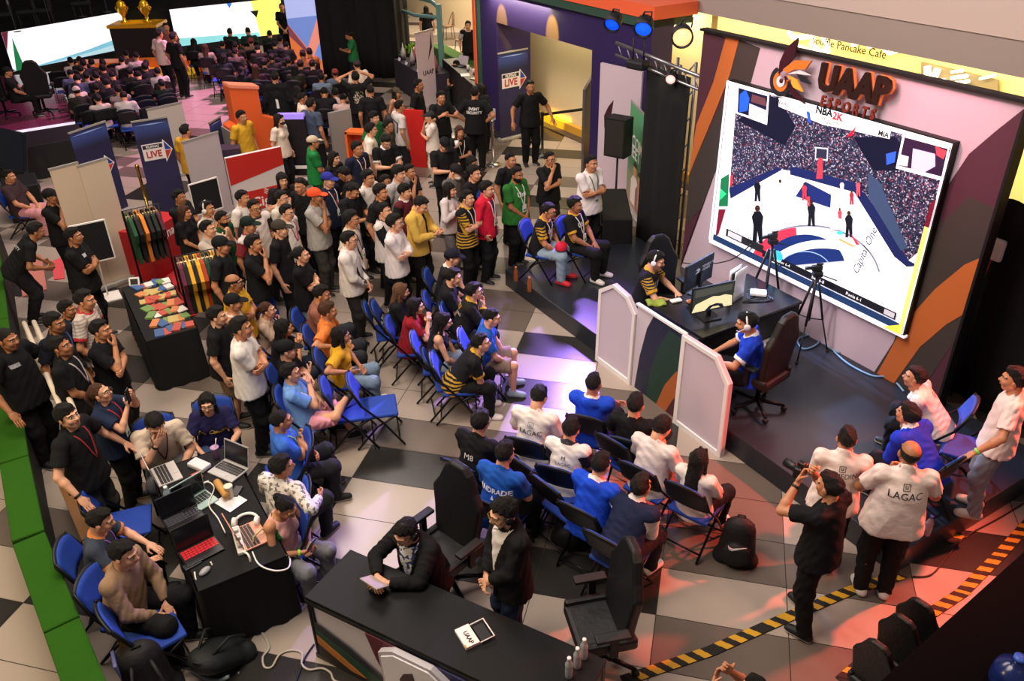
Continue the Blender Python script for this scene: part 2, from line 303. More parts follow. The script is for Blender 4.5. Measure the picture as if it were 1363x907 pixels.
def hand_mesh(curl, right, vx, _c={}):
    key = (round(curl, 2), right, vx)
    if key in _c: return _c[key]
    f = Field((-.075, -.04, -.12), (.075, .22, .07), vx); f.put(Ell((0, .045, 0), (.04, .052, .017)), .01); f.put(Cone((0, -.03, 0), (0, .02, 0), .027, .027, (0, 0, 1), 1.25), .015)
    for x, ln, r in ((-.03, .80, .0078), (-.010, .98, .0086), (.011, 1.06, .0088), (.031, .97, .0086)):
        p0 = np.array([x, .085, 0.]); a = .2*curl; sp = x*1.2*(1-curl)
        for seg, bend in ((.042*ln, .9), (.028*ln, 1.2), (.022*ln, .9)):
            q = p0+seg*np.array([sp, math.cos(a), -math.sin(a)]); f.put(Cone(p0, q, r, r*.92), .004); p0 = q; a += bend*curl*1.25
    f.put(Cone((.030, .018, -.004), (.058, .052, -.016-.02*curl), .013, .0105), .008); f.put(Cone((.058, .052, -.016-.02*curl), (.058-.03*curl, .085, -.028-.035*curl), .0105, .008), .005)
    v, q = f.mesh()
    if right: v = v*np.array([-1, 1, 1]); q = q[:, ::-1]
    _c[key] = (v, q); return v, q
def hand_place(J, S, vx):
    p = J['p']; wr = J['wr'+S]; y = wr-J['el'+S]; y /= np.linalg.norm(y); hd = p['hR' if S == 'R' else 'hL']
    if hd is not None: y = J['T']@np.array(hd, float); y /= np.linalg.norm(y)
    s = 1 if S == 'R' else -1; pn = np.array(p['pn'] if p['pn'] is not None else (-s, .1, 0), float)
    if p['pn'] is not None and abs(p['pn'][0]) > .5: pn = pn*np.array([s, 1, 1])
    pn = J['T']@pn; pn = pn-y*(pn@y)
    if np.linalg.norm(pn) < .05: pn = np.cross(y, (1, 0, 0))
    z = -pn/np.linalg.norm(pn); x = np.cross(y, z); v, q = hand_mesh(p['curl'] if S == 'R' else p['curlL'], S == 'R', vx)
    sc = 1.0 if J['sex'] == 'm' else .92; return v*sc@np.stack([x, y, z])+wr+y*.012, q
def torso(f, J, e, k=.04):
    t, g, T = J['t'], J['g'], J['T']; fx = 1 if J['sex'] == 'm' else .93; by = 1+max(0, g-1)*.9
    f.put(Ell(t((0, 0, .03)), (.160*g+e, .118*g+e, .125+e), T), k); f.put(Ell(t((0, .012*g, .17)), (.142*g*fx+e, (.102+.03*(by-1))*by+e, .16+e), T), k)
    f.put(Ell(t((0, .005, .33)), (.162*fx*(.8+.2*g)+e, .112*(.75+.25*g)+e, .16+e), T), k)
    f.put(Cone(t((-J['sw']+.035, -.008, .425)), t((J['sw']-.035, -.008, .425)), .058+e, None, T@np.array([0, 1, 0]), 1.05), k)
    if J['sex'] == 'f':
        for s in (1, -1): f.put(Ell(t((s*.068, .085, .32)), (.06+e, .055+e, .06+e), T), .03)
def bounds(J, pad=.14):
    P = np.array([J[k+S] for k in ('sh', 'el', 'wr', 'hp', 'kn', 'an') for S in 'RL']+[J['nk'], J['o']]); lo, hi = P.min(0)-pad-.06, P.max(0)+pad+.06; lo[2] = -.01; return lo, hi
_BODY, _CL = {}, {}
def body(pose, sex, g, vx):
    key = (pose, sex, g, vx)
    if key in _BODY: return _BODY[key]
    J = joints(pose, sex, g); lo, hi = bounds(J); f = Field(lo, hi, vx); torso(f, J, -.004); gl = .8+.2*g; m = 1 if sex == 'm' else .88
    f.put(Cone(J['t']((0, -.01, .43)), J['nk'], .075*m, .055*m), .04); f.put(Cone(J['nk'], J['nk']+J['HR']@np.array([0, .0, .06]), .054*m, .052*m), .02)
    for S in 'RL':
        sh, el, wr = J['sh'+S], J['el'+S], J['wr'+S]; f.put(Ell(sh, (.056*gl, .056*gl, .058*gl)), .03)
        f.put(Cone(sh, el, .050*gl*m, .040*gl*m), .025); mid = el+(wr-el)*.3; f.put(Cone(el, mid, .040*gl*m, .041*gl*m), .015); f.put(Cone(mid, wr, .041*gl*m, .026*m), .015)
        hp, kn, an = J['hp'+S], J['kn'+S], J['an'+S]; f.put(Cone(hp, kn, .086*gl, .056*gl), .03); mid = kn+(an-kn)*.32+np.array([0, -.012, 0]); f.put(Cone(kn, mid, .054*gl, .056*gl), .02); f.put(Cone(mid, an, .056*gl, .036), .02)
        fwd = foot_dir(J, S); f.put(Cone(an+np.array([0, 0, -.03]), an+fwd*.13+np.array([0, 0, -.045]), .038, .026), .02)
    v, q = f.mesh(); parts = [(v, q)]
    for S in 'RL': parts.append(hand_place(J, S, .0055 if vx < .015 else .011))
    _BODY[key] = (J, parts); return _BODY[key]
def foot_dir(J, S):
    s = 1 if S == 'R' else -1; shin = J['an'+S]-J['kn'+S]; a = math.radians(J['p']['toe'])
    if abs(shin[2]) < .25: d = np.array([-shin[1]*s, abs(shin[0])*.2+.1, 0])*0+np.array([-s*.35, .6, .55])
    else: d = np.array([math.sin(a)*s, math.cos(a), 0])
    return d/np.linalg.norm(d)
def head(kind, sex, vx, _c={}):
    key = (kind, sex, vx)
    if key in _c: return _c[key]
    f = Field((-.12, -.15, -.15), (.12, .16, .15), vx); w = 1 if sex == 'm' else .93; k = .02
    f.put(Ell((0, -.015, .03), (.075, .096, .086)), k); f.put(Ell((0, .028, -.03), (.060*w, .068, .083)), k); f.put(Cone((0, .048, -.088), (0, .040, -.07), .026*w), k)
    for s in (1, -1):
        f.put(Cone((s*.046*w, -.005, -.055), (s*.018, .05, -.088), .024*w, .02*w), k); f.put(Ell((s*.036, .062, -.028), (.026, .026, .028)), .015); f.put(Cone((s*.012, .090, .024), (s*.046, .074, .024), .012, .011), .012)
        f.put(Ell((s*.031, .103, .006), (.016, .016, .011)), .012, sub=True); f.put(Ell((s*.031, .082, .005), (.014, .012, .010)), .004); f.put(Ell((s*.078, -.008, -.008), (.011, .022, .032), Rz(s*-.35)), .008)
    f.put(Cone((0, .090, .006), (0, .110, -.024), .009, .013), .012)
    for s in (1, -1): f.put(Ell((s*.012, .100, -.028), (.009, .010, .008)), .006)
    f.put(Ell((0, .094, -.051), (.021, .010, .0055)), .004); f.put(Ell((0, .093, -.061), (.018, .010, .006)), .004); f.put(Cone((0, -.018, -.05), (0, -.03, -.15), .052*w, .053*w), .02)
    v, q = f.mesh(); c = v[q].mean(1); x, y, z = np.abs(c[:, 0]), c[:, 1], c[:, 2]; mi = np.zeros(len(q), int)
    if kind == 'beard': mi[(z < -.035) & (y > -.02) & (z > -.125) & ~((x < .02) & (z > -.04))] = 4
    mi[(((x-.031)/.015)**2+((z-.005)/.0085)**2 < 1) & (y > .06)] = 3; mi[(((x-.031)/.0075)**2+((z-.005)/.0085)**2 < 1) & (y > .06)] = 1
    mi[(np.abs(x-.033) < .021) & (np.abs(z-.0255+.1*(x-.033)**1) < .0048) & (y > .05)] = 1; mi[((x/.023)**2+((z+.056)/.011)**2 < 1) & (y > .08)] = 2
    _c[key] = (v, q, mi); return _c[key]
def hair_mesh(style, vx, _c={}):
    key = (style, vx)
    if key in _c: return _c[key]
    f = Field((-.15, -.20, -.42 if style in ('long', 'bob', 'tail') else -.16), (.15, .14, .19), vx); X, Y, Z = f.ax[0][:, None, None], f.ax[1][None, :, None], f.ax[2][None, None, :]
    v = {'short': .005, 'fade': .003, 'thick': .012, 'curly': .017, 'buzz': .002, 'bald': .0022, 'long': .009, 'bob': .010, 'bun': .004, 'tail': .004, 'fringe': .010, 'under': .004}[style]
    f.put(Ell((0, -.018, .034), (.078+v, .099+v, .088+v)), .01)
    if style in ('thick', 'curly', 'fringe', 'short'): f.put(Ell((0, .02, .098), (.058, .066, .026+v)), .03)
    if style in ('fade', 'short'): f.put(Ell((0, .015, .098), (.056, .07, .028)), .02)
    ys = np.array([-.14, -.10, -.04, -.005, .015, .035, .06, .085, .13]); zs = {'fade': [-.02, -.02, -.0, .0, .02, .045, .062, .068, .068], 'buzz': [-.05, -.05, -.03, -.01, .02, .05, .068, .075, .075], 'bald': [-.05, -.05, -.03, .0, .03, .02, .02, .02, .02], 'fringe': [-.09, -.085, -.05, -.025, .01, .032, .044, .048, .048], 'thick': [-.085, -.08, -.045, -.015, .022, .054, .070, .078, .080], 'bob': [-.16]*4+[-.02, .02, .04, .045, .045], 'long': [-.30]*4+[-.02, .03, .052, .06, .06]}.get(style, [-.075, -.07, -.035, -.005, .032, .064, .080, .090, .092])
    f.F = np.maximum(f.F, (np.interp(Y, ys, zs)+.006*np.sin(75*X+30*Y)+.004*np.sin(151*X-60*Y)-Z)*.8).astype(np.float32)
    if style == 'bald': f.F = np.maximum(f.F, (Z-.055)*.8).astype(np.float32)
    if style == 'long':
        f.put(Cone((0, -.055, .03), (0, -.125, -.29), .085, .075, (0, 1, 0), 1.7), .03)
        for s in (1, -1): f.put(Cone((s*.070, -.015, .03), (s*.088, -.02, -.20), .026, .022), .02); f.put(Cone((s*.03, .06, .095), (s*.075, .02, -.02), .020, .016), .02)
    if style == 'bob':
        f.put(Cone((0, -.045, .03), (0, -.075, -.11), .085, .075, (0, 1, 0), 1.3), .03)
        for s in (1, -1): f.put(Cone((s*.068, .0, .03), (s*.080, .015, -.12), .030, .026), .02)
    if style == 'bun': f.put(Ell((0, -.125, .05), (.04, .035, .04)), .01)
    if style == 'tail': f.put(Cone((0, -.115, .04), (0, -.16, -.02), .028, .032), .015); f.put(Cone((0, -.16, -.02), (0, -.15, -.20), .032, .016), .015)
    amp = .006 if style == 'curly' else .0045
    if style not in ('buzz', 'bald'): f.F += (amp*(np.sin(70*X+15*Z)*np.sin(64*Y+20*Z)+.6*np.sin(130*X+40*Y)*np.sin(90*Z))).astype(np.float32)
    _c[key] = f.mesh(); return _c[key]
def cap_mesh(back, vx, _c={}):
    if (back, vx) in _c: return _c[(back, vx)]
    f = Field((-.13, -.24, -.02), (.13, .24, .17), vx); f.put(Ell((0, -.012, .045), (.092, .112, .092)), .01); f.cut((0, 0, .03), (0, 0, -1)); s = -1 if back else 1
    f.put(Ell((0, s*.125, .040), (.072, .075, .010), Rx(s*-.25)), .008); f.put(Ell((0, -.01, .138), (.008, .008, .006)), .003); _c[(back, vx)] = f.mesh(); return _c[(back, vx)]
def wrinkle(f, a=.0045):
    X, Y, Z = f.ax[0][:, None, None], f.ax[1][None, :, None], f.ax[2][None, None, :]; f.F += (a*np.sin(38*Z+24*X+9*np.sin(13*Y))*np.sin(21*X-17*Y+11*Z)).astype(np.float32)
def top_mesh(kind, pose, sex, g, vx):
    key = ('top', kind, pose, sex, g, vx)
    if key in _CL: return _CL[key]
    J = joints(pose, sex, g); t, T, gl = J['t'], J['T'], .8+.2*g; lo, hi = bounds(J, .12); f = Field(lo, hi, vx); sit = J['p']['hz'] < .7; e = {'tee': .014, 'tank': .009, 'polo': .014, 'long': .016, 'jacket': .024, 'blazer': .022, 'hoodie': .021}[kind]
    torso(f, J, e); hem = {'tee': -.13, 'polo': -.12, 'tank': -.06, 'long': -.11, 'jacket': -.12, 'blazer': -.20, 'hoodie': -.12}[kind]
    if sit: hem = max(hem, -.10)
    if not sit or 1: f.put(Cone(t((0, .004, .25)), t((0, .004, hem+.02)), .156*g*(1 if sex == 'm' else .93)+e, .202*g+e, T@np.array([0, 1, 0]), 1.28-.2*max(0, g-1)), .03)
    up = T@np.array([0, 0, 1.]); f.cut(t((0, 0, hem)), -up)
    f.put(Cone(t((0, -.012, .43)), t((0, .0, .50)), .078+e*.3, .066, None), .03)
    sl = {'tee': .62, 'polo': .58, 'tank': 0}.get(kind, 1); q = Field(lo, hi, vx)
    for S in 'RL':
        sh, el, wr = J['sh'+S], J['el'+S], J['wr'+S]
        if sl == 0: continue
        q.put(Ell(sh, (.058*gl+e,)*3), .02)
        if sl < 1: q.put(CutCone(sh, sh+(el-sh)*(sl+.1), .058*gl+e*.8, .062*gl+e*.8), .02)
        else: q.put(Cone(sh, el, .056*gl+e*.8, .050*gl+e*.7), .02); q.put(CutCone(el, el+(wr-el)*.97, .050*gl+e*.7, .036+e*.5), .012)
    k = .02; h = np.clip(.5+.5*(f.F-q.F)/k, 0, 1); f.F = (f.F*(1-h)+q.F*h-k*h*(1-h)).astype(np.float32)
    if kind == 'tank':
        for S in 'RL': f.put(Cone(J['sh'+S]+T@np.array([0, 0, .06]), J['sh'+S]+T@np.array([0, 0, -.10]), .055), .02, sub=True)
    f.put(Cone(t((0, .012, .487)), t((0, .035, .62)), .060 if kind != 'tank' else .085, .075), .01, sub=True)
    if kind in ('polo', 'jacket', 'blazer'): f.put(Cone(t((0, -.008, .485)), t((0, .002, .525)), .069, .066), .008); f.put(Cone(t((0, .004, .48)), t((0, .05, .64)), .056, .066), .006, sub=True)
    if kind == 'hoodie': f.put(Ell(t((0, -.088, .455)), (.085, .035, .065), T), .03)
    wrinkle(f); v, qd = f.mesh(); c = v[qd].mean(1); L = (c-J['o'])@T; x, y, z = L[:, 0], L[:, 1], L[:, 2]; mi = np.zeros(len(qd), int)
    mi[(z < .13)] = 4
    for S in 'RL':
        sh, el, wr = J['sh'+S], J['el'+S], J['wr'+S]; d = el-sh; tt = ((c-sh)@d)/(d@d); dist = np.linalg.norm(c-sh-np.clip(tt, 0, 1)[:, None]*d, axis=1); m = (tt > .02) & (dist < .105) & (np.abs(x) > J['sw']*.80) & (tt < 1.2); mi[m] = 1
        if sl == 1:
            d2 = wr-el; t2 = ((c-el)@d2)/(d2@d2); m2 = (np.linalg.norm(c-el-np.clip(t2, 0, 1)[:, None]*d2, axis=1) < .075) & (t2 > -.1); mi[m2] = 1; mi[m2 & (t2 > .86)] = 3
        else: mi[m & (tt > (sl+.1)*.80)] = 3
    fr = (y > .02) & (mi != 1) & (mi != 3)
    if kind in ('jacket', 'hoodie'): mi[fr & (np.abs(x) < .022+.10*np.clip(z-.34, 0, .1))] = 2
    if kind == 'blazer': mi[fr & (np.abs(x) < .018+.26*np.clip(z-.12, 0, .3))] = 2
    mi[(np.hypot(x, y-.01) < .088) & (z > .465)] = 3
    _CL[key] = (v, qd, mi); return _CL[key]
def pants_mesh(kind, pose, sex, g, vx):
    key = ('pants', kind, pose, sex, g, vx)
    if key in _CL: return _CL[key]
    J = joints(pose, sex, g); t, T, gl = J['t'], J['T'], .8+.2*g; lo, hi = bounds(J, .10); hi[2] = J['p']['hz']+.16; f = Field(lo, hi, vx); e = .012; o = J['o']
    f.put(Ell(t((0, 0, .03)), (.160*g+e, .118*g+e, .12+e), T), .03)
    for S in 'RL':
        hp, kn, an = J['hp'+S], J['kn'+S], J['an'+S]
        if kind == 'pants': f.put(Cone(hp, kn, .094*gl+e, .072*gl+e), .025); f.put(Ell(kn, (.074*gl+e,)*3), .03); f.put(CutCone(kn, an+(an-kn)*(-.01 if vx > .015 else .06), .070*gl+e, .052+e), .025)
        elif kind == 'wide': f.put(Cone(hp, kn, .090*gl+e, .080*gl+e), .02); f.put(CutCone(kn, an+(an-kn)*.06, .080*gl+e, .085+e), .02)
        elif kind == 'shorts': f.put(CutCone(hp, hp+(kn-hp)*.93, .094*gl+e, .088*gl+e), .02)
        else: f.put(CutCone(hp, hp+(kn-hp)*.6, .094*gl+e, .10*gl+e), .05)
    wrinkle(f, .005); f.cut((0, 0, J['p']['hz']+.12), (0, 0, 1)); _CL[key] = f.mesh(); return _CL[key]
def shoe_mesh(vx, _c={}):
    if vx in _c: return _c[vx]
    f = Field((-.08, -.12, -.10), (.08, .24, .09), vx); f.put(Cone((0, -.04, -.045), (0, .13, -.05), .046, .044, (0, 0, 1), 1.15), .02); f.put(Cone((0, -.02, -.02), (0, -.01, .025), .048, .044), .02); f.put(Cone((0, .0, -.02), (0, .10, -.045), .042, .036), .02); f.cut((0, 0, -.076), (0, 0, -1)); f.cut((0, 0, .03), (0, 0, 1))
    v, q = f.mesh(); mi = (v[q].mean(1)[:, 2] < -.052).astype(int); _c[vx] = (v, q, mi); return _c[vx]
def to_mesh(name, v, q, mi=None, mats=()):
    me = bpy.data.meshes.new(name); me.vertices.add(len(v)); me.vertices.foreach_set('co', np.ascontiguousarray(v, np.float32).ravel()); n = len(q); me.loops.add(4*n); me.loops.foreach_set('vertex_index', q.astype(np.int32).ravel()); me.polygons.add(n)
    me.polygons.foreach_set('loop_start', np.arange(0, 4*n, 4, dtype=np.int32)); me.polygons.foreach_set('use_smooth', np.ones(n, bool))
    for m in mats: me.materials.append(m)
    if mi is not None: me.polygons.foreach_set('material_index', mi.astype(np.int32))
    me.update(calc_edges=True); return me
_PK = {}
def shared(key, name, v, q, mi, mats):      # same cloth, same colours: shared mesh data
    k = (key, tuple(m.name for m in mats))
    if k not in _PK: _PK[k] = to_mesh(name, v, q, mi, mats)
    return _PK[k]
SKIN = {'l': '#d9a181', 'm': '#bd825f', 't': '#a06a48', 'd': '#7d4f35'}
HAIRC = {'k': '#15110f', 'b': '#4a2e20', 'g': '#6b4a35'}
def skinm(c): return mat(SKIN.get(c, c), .5, bump=.1, bscale=60, spec=.4)
def hairm(c): return mat(HAIRC.get(c, c), .55, bump=1, bscale=110, spec=.25)
class Person:
    """One figure: body (skin) is the thing, hair and clothing its parts."""
    def __init__(s, d, xyz, rot, pose='idle', sex='m', g=1.0, h=1.0, skin='m', hair='short', hc='k', top='tee', tc='#16161a', pants='pants', pc='#17171b', shoe='#1b1b1d', sole='#d8d4cf', vx=.012, yaw=0, pitch=0, group=None,
                 sleeve=None, front=None, trim=None, low=None, cap=None, capback=False, glasses=None, beard=False, label=None, lany=None, badge=True, headset=None, mask=None, watch=None):
        J, parts = body(pose, sex, g, vx); s.J = J; hv, hq, hm = head('beard' if beard else 'plain', sex, .0055 if vx < .011 else (.0075 if vx < .015 else .013))
        s.HR = Rz(math.radians(yaw))@J['HR']@Rx(math.radians(pitch)); s.HP = J['nk']+s.HR@np.array([0, .028, .085]); vs_, qs, ms, n = [], [], [], 0
        for v, q in parts: vs_.append(v); qs.append(q+n); ms.append(np.zeros(len(q), int)); n += len(v)
        vs_.append(hv@s.HR.T+s.HP); qs.append(hq+n); ms.append(hm); sm = skinm(skin); br = mat(HAIRC.get(hc, hc), .6)
        s.o = o = link('person', to_mesh('person', np.concatenate(vs_), np.concatenate(qs), np.concatenate(ms), (sm, br, mat({'l': '#b5605a', 'm': '#9a5347', 't': '#85473b', 'd': '#6a382f'}.get(skin, '#9a5347'), .45), mat('#cfc5bd', .3), br)), None, xyz, rot)
        o.scale = (h, h, h); tag(o, label or d, 'person', group); s.d = d; far = vx > .015
        if hair:
            v, q = hair_mesh(hair if not cap or hair in ('long', 'tail', 'bob') else 'under', .008 if vx < .015 else .014); link('hair', shared(('hair', s.hkey(v)), 'hair', v, q, None, (hairm(hc),)), o).matrix_local = s.hm()
        if cap:
            v, q = cap_mesh(capback, .008 if vx < .015 else .014); link('cap', shared(('cap', s.hkey(v)), 'cap', v, q, None, (cloth(cap),)), o).matrix_local = s.hm()
        if top:
            v, q, mi = top_mesh(top, pose, sex, g, vx); M = lambda c: c if not isinstance(c, str) else cloth(c); b = M(tc); s.top = link({'tee': 'shirt', 'tank': 'tank_top', 'polo': 'polo_shirt', 'long': 'shirt', 'jacket': 'jacket', 'blazer': 'blazer', 'hoodie': 'hoodie'}[top], shared((top, pose, sex, g, vx), top, v, q, mi, (b, M(sleeve) if sleeve else b, M(front) if front else b, M(trim) if trim else (M(sleeve) if sleeve else b), M(low) if low else b)), o); s.tv = (v, q)
        if pants:
            v, q = pants_mesh(pants, pose, sex, g, vx); link({'pants': 'trousers', 'wide': 'trousers'}.get(pants, pants), shared((pants, pose, sex, g, vx), pants, v, q, None, (cloth(pc) if isinstance(pc, str) else pc,)), o)
        if shoe:
            v, q, mi = shoe_mesh(.009 if vx < .015 else .016)
            for S in 'RL':
                y = foot_dir(J, S); z = np.array([0, 0, 1.]) if abs(y[2]) < .2 else np.cross(np.array([1., 0, 0]), y); z = z-y*(z@y); z /= np.linalg.norm(z); x = np.cross(y, z); a = J['an'+S]
                link('shoe', shared(('shoe', vx < .015), 'shoe', v, q, mi, (mat(shoe, .6), mat(sole, .7))), o).matrix_local = Matrix(((x[0], y[0], z[0], a[0]), (x[1], y[1], z[1], a[1]), (x[2], y[2], z[2], a[2]), (0, 0, 0, 1)))
        if glasses: s.glasses(glasses)
        if headset: s.headset(headset)
        if mask:
            m = MB().m(mat(mask, .8)); v = Field((-.08, .03, -.12), (.08, .15, .02), .006); v.put(Ell((0, .062, -.05), (.062, .062, .046)), .01); a, q = v.mesh(); link('face_mask', to_mesh('face_mask', a, q, None, (mat(mask, .8),)), o).matrix_local = s.hm(); m.bm.free()
        if lany: s.lanyard(lany, badge)
        if watch:
            for S, c in watch.items(): s.band(S, c)
    def hkey(s, v): return len(v)
    def hm(s): R, p = s.HR, s.HP; return Matrix(((*R[0], p[0]), (*R[1], p[1]), (*R[2], p[2]), (0, 0, 0, 1)))
    def glasses(s, c):
        m = MB().m(mat(c, .35))
        for k in (1, -1):
            m.tube([(k*.032+.024*math.cos(a)*1.1, .112-.006*abs(math.cos(a)), .003+.019*math.sin(a)) for a in np.linspace(0, 2*math.pi, 15)[:-1]], .0028, 5, closed=True); m.tube([(k*.058, .104, .006), (k*.078, .06, .008), (k*.080, -.01, .002)], .0028, 5)
        m.tube([(-.007, .114, .008), (.007, .114, .008)], .0026, 5); m.build('glasses', None, s.o).matrix_local = s.hm()
    def headset(s, c):
        m = MB().m(mat(c, .4)); m.tube([(.092*math.cos(a), -.012, .02+.108*math.sin(a)) for a in np.linspace(0, math.pi, 15)], .011, 6)
        for k in (1, -1): m.lathe([(.012, -.016), (.034, -.014), (.036, 0), (.034, .014), (.012, .017)], (k*.092, -.008, -.008), 14, ry(math.pi/2))
        m.tube([(-.092, .02, -.02), (-.085, .08, -.055), (-.04, .112, -.066)], .004, 5); m.build('headset', None, s.o).matrix_local = s.hm()
    def bvh(s):
        if not hasattr(s, '_b'): s._b = BVHTree.FromPolygons(s.tv[0].tolist(), s.tv[1].tolist())
        return s._b
    def snap(s, x, z, side=1, off=.004):
        T, o = s.J['T'], s.J['o']; p = o+T@np.array([x, side*.6, z]); d = -side*T[:, 1]; h = s.bvh().ray_cast(Vector(p), Vector(d), 1.2)[0]
        return np.array(h)-d*off if h is not None else o+T@np.array([x, side*.13, z])
    def lanyard(s, c, badge=True):
        m = MB().m(mat(c, .8)); zb = .17
        for k in (1, -1):
            pts = [s.J['t']((k*.07, -.035, .49))]+[s.snap(k*(.068*(1-i/7)**.8+.004), .455-(.455-zb)*i/7, 1, .007) for i in range(8)]; m.tube(pts, .0075, 4)
        m.build('lanyard', None, s.o)
        if badge:
            a = s.snap(0, zb-.05, 1, .012); T = Matrix([list(r) for r in s.J['T']]); b = MB().m(mat('#e9e6e2', .5)).box(a, (.085, .006, .12), T); b.m(mat('#2f7d4a', .5)).box(Vector(a)+T @ Vector((0, .003, -.03)), (.06, .003, .03), T); b.build('badge', None, s.o)
    def band(s, S, c):
        w, e = s.J['wr'+S], s.J['el'+S]; d = (w-e)/np.linalg.norm(w-e); q = w-d*.02; m = MB().m(mat(c, .4)); m.tube([q-d*.011, q+d*.011], .034, 12); m.build('wristband', None, s.o)
    def decal(s, name, string, size, z, color, side=-1, x=0, **kw):       # lettering that follows the cloth
        me = text_mesh(string, size, extrude=0, **kw); bm = bmesh.new(); bm.from_mesh(me)
        bmesh.ops.subdivide_edges(bm, edges=[e for e in bm.edges if e.calc_length() > size*.4], cuts=2)
        for v in bm.verts: v.co = s.snap(x+(v.co.x if side < 0 else -v.co.x), z+v.co.y, side, .006)
        bm.to_mesh(me); bm.free(); me.materials.clear(); me.materials.append(mat(color, .7)); link(name, me, s.o)
    def patch(s, name, pts, color, side=1, off=.006):           # flat shape on the cloth: list of x,z in the torso's frame
        bm = bmesh.new(); vs_ = [bm.verts.new((x, 0, z)) for x, z in pts]; bm.faces.new(vs_); bmesh.ops.triangulate(bm, faces=bm.faces[:]); bmesh.ops.subdivide_edges(bm, edges=bm.edges[:], cuts=2)
        for v in bm.verts: v.co = s.snap(v.co.x, v.co.z, side, off)
        me = bpy.data.meshes.new(name); bm.to_mesh(me); bm.free(); me.materials.append(mat(color, .7) if isinstance(color, str) else color); link(name, me, s.o)
    def crest(s, z, c='#3a3436', side=-1, w=.028):
        for k, (x0, z0, x1, z1) in enumerate(((-w, -w, w, -w+.005), (-w, w-.005, w, w), (-w, -w, -w+.005, w), (w-.005, -w, w, w), (-.012, -.012, -.006, .016), (-.012, -.012, .012, -.006), (.004, -.008, .010, .012))): s.patch('crest', [(x0, z+z0), (x1, z+z0), (x1, z+z1), (x0, z+z1)], c, side)
    def wrist(s, S): return s.o.matrix_basis @ Vector(s.J['wr'+S])
    def pt(s, v): return s.o.matrix_basis @ Vector(v)
HEADZ = {}
def put(d, u, v, ang, pose='idle', base=0.0, h=1.0, **kw):       # stands so that the head shows at pixel u, v
    J = joints(pose, kw.get('sex', 'm'), kw.get('g', 1.0)); hp = J['nk']+J['HR']@np.array([0, .028, .085]); rot = face(ang)
    w = at(u, v, base+hp[2]*h); off = rz(rot) @ Vector((hp[0]*h, hp[1]*h, 0)); return Person(d, (w.x-off.x, w.y-off.y, base), rot, pose, h=h, **kw)
# ---------------------------------------------------------------- the setting
def struct(o): o['kind'] = 'structure'; return o
def onst(u, v, t):                          # (s, z) where the line of sight meets the upright plane t of the stage frame
    d = FW + RT*((u-681.5)/FPX) - UP*((v-453.5)/FPX); k = (t-(CAM-O_ST).dot(ET))/d.dot(ET); q = CAM+d*k; return ((q-O_ST).dot(ES), q.z)
TX, TY = 1.15, .5839
KNOWN = {(0,-1):2,(0,-2):0,(0,0):0,(1,-2):2,(1,-1):0,(1,0):1,(2,-1):0,(2,0):2,(2,1):2,(3,0):0,(3,1):0,(2,2):0,(3,2):1,(1,2):1,(1,1):1,(2,3):0,(3,3):1,(1,3):1,(1,4):0,(0,4):2,(-1,4):0,(2,4):0,(3,4):0,(0,3):0,
 (-1,-1):1,(-1,0):1,(-2,-1):0,(-2,0):0,(-3,0):2,(-3,-1):0,(-4,0):0,(-4,1):0,(-5,0):2,(-5,1):2,(-6,0):0,(-6,-1):1,(-6,1):1,(-3,1):1,(4,-4):0,(4,-3):2,(5,-4):2,(5,-3):0,(3,-4):1,(2,-4):0,(6,-4):0,(6,-3):0,(6,-5):0,(5,-5):2,(4,-1):0,(5,-1):2,(4,-2):2,(5,-2):0,(3,-1):2,
 (-3,-4):0,(-3,-3):0,(-4,-3):0,(-2,-3):1,(-2,-4):1,(-4,-4):1,(-1,-3):1,(0,-3):0,(-1,-2):0,(4,2):0,(4,3):1,(4,1):0}
tm = [mat('#a3958a', .28, spec=.5), mat('#655a52', .28, spec=.5), mat('#2a2826', .26, spec=.5)]
b = MB(); rnd = random.Random(3)
for i in range(-50, 9):
    for j in range(-26, 9):
        k = KNOWN.get((i, j)); k = rnd.choice([0, 0, 0, 1, 1, 2]) if k is None else k; g = .004; b.m(tm[k])
        x0, x1, y1, y0 = j*TX+g, (j+1)*TX-g, -i*TY-g, -(i+1)*TY+g; b.bm.faces.new([b.bm.verts.new((x, y, 0)) for x, y in ((x0, y0), (x1, y0), (x1, y1), (x0, y1))]); b._mark()
b.m(mat('#2b2724', .8)).box((-9, 12, -.055), (46, 40, .1)); struct(b.build('floor'))
cream = mat('#d8c9a8', .6); blackc = mat('#08080a', .9, bump=.6, bscale=5); black = mat('#0d0d0f', .55)
def drape(name, a, c, z0, z1, label=None, material=None, folds=1.0, amp=.05, kind='structure'):
    a, c = Vector(a), Vector(c); L = (c-a).length; d = (c-a)/L; n = Vector((-d.y, d.x, 0)); N = int(L*14)
    b = MB().m(material or blackc); b.grid(lambda p, q: a+d*(p*L)+n*(amp*math.sin(p*L*9*folds)+amp*.6*math.sin(p*L*23*folds+2*q))+Vector((0, 0, z0+(z1-z0)*q)), N, 6); o = b.build(name)
    sm = o.modifiers.new('s', 'SOLIDIFY'); sm.thickness = .012
    if label: tag(o, label, 'curtain', kind=None)
    else: struct(o)
    return o
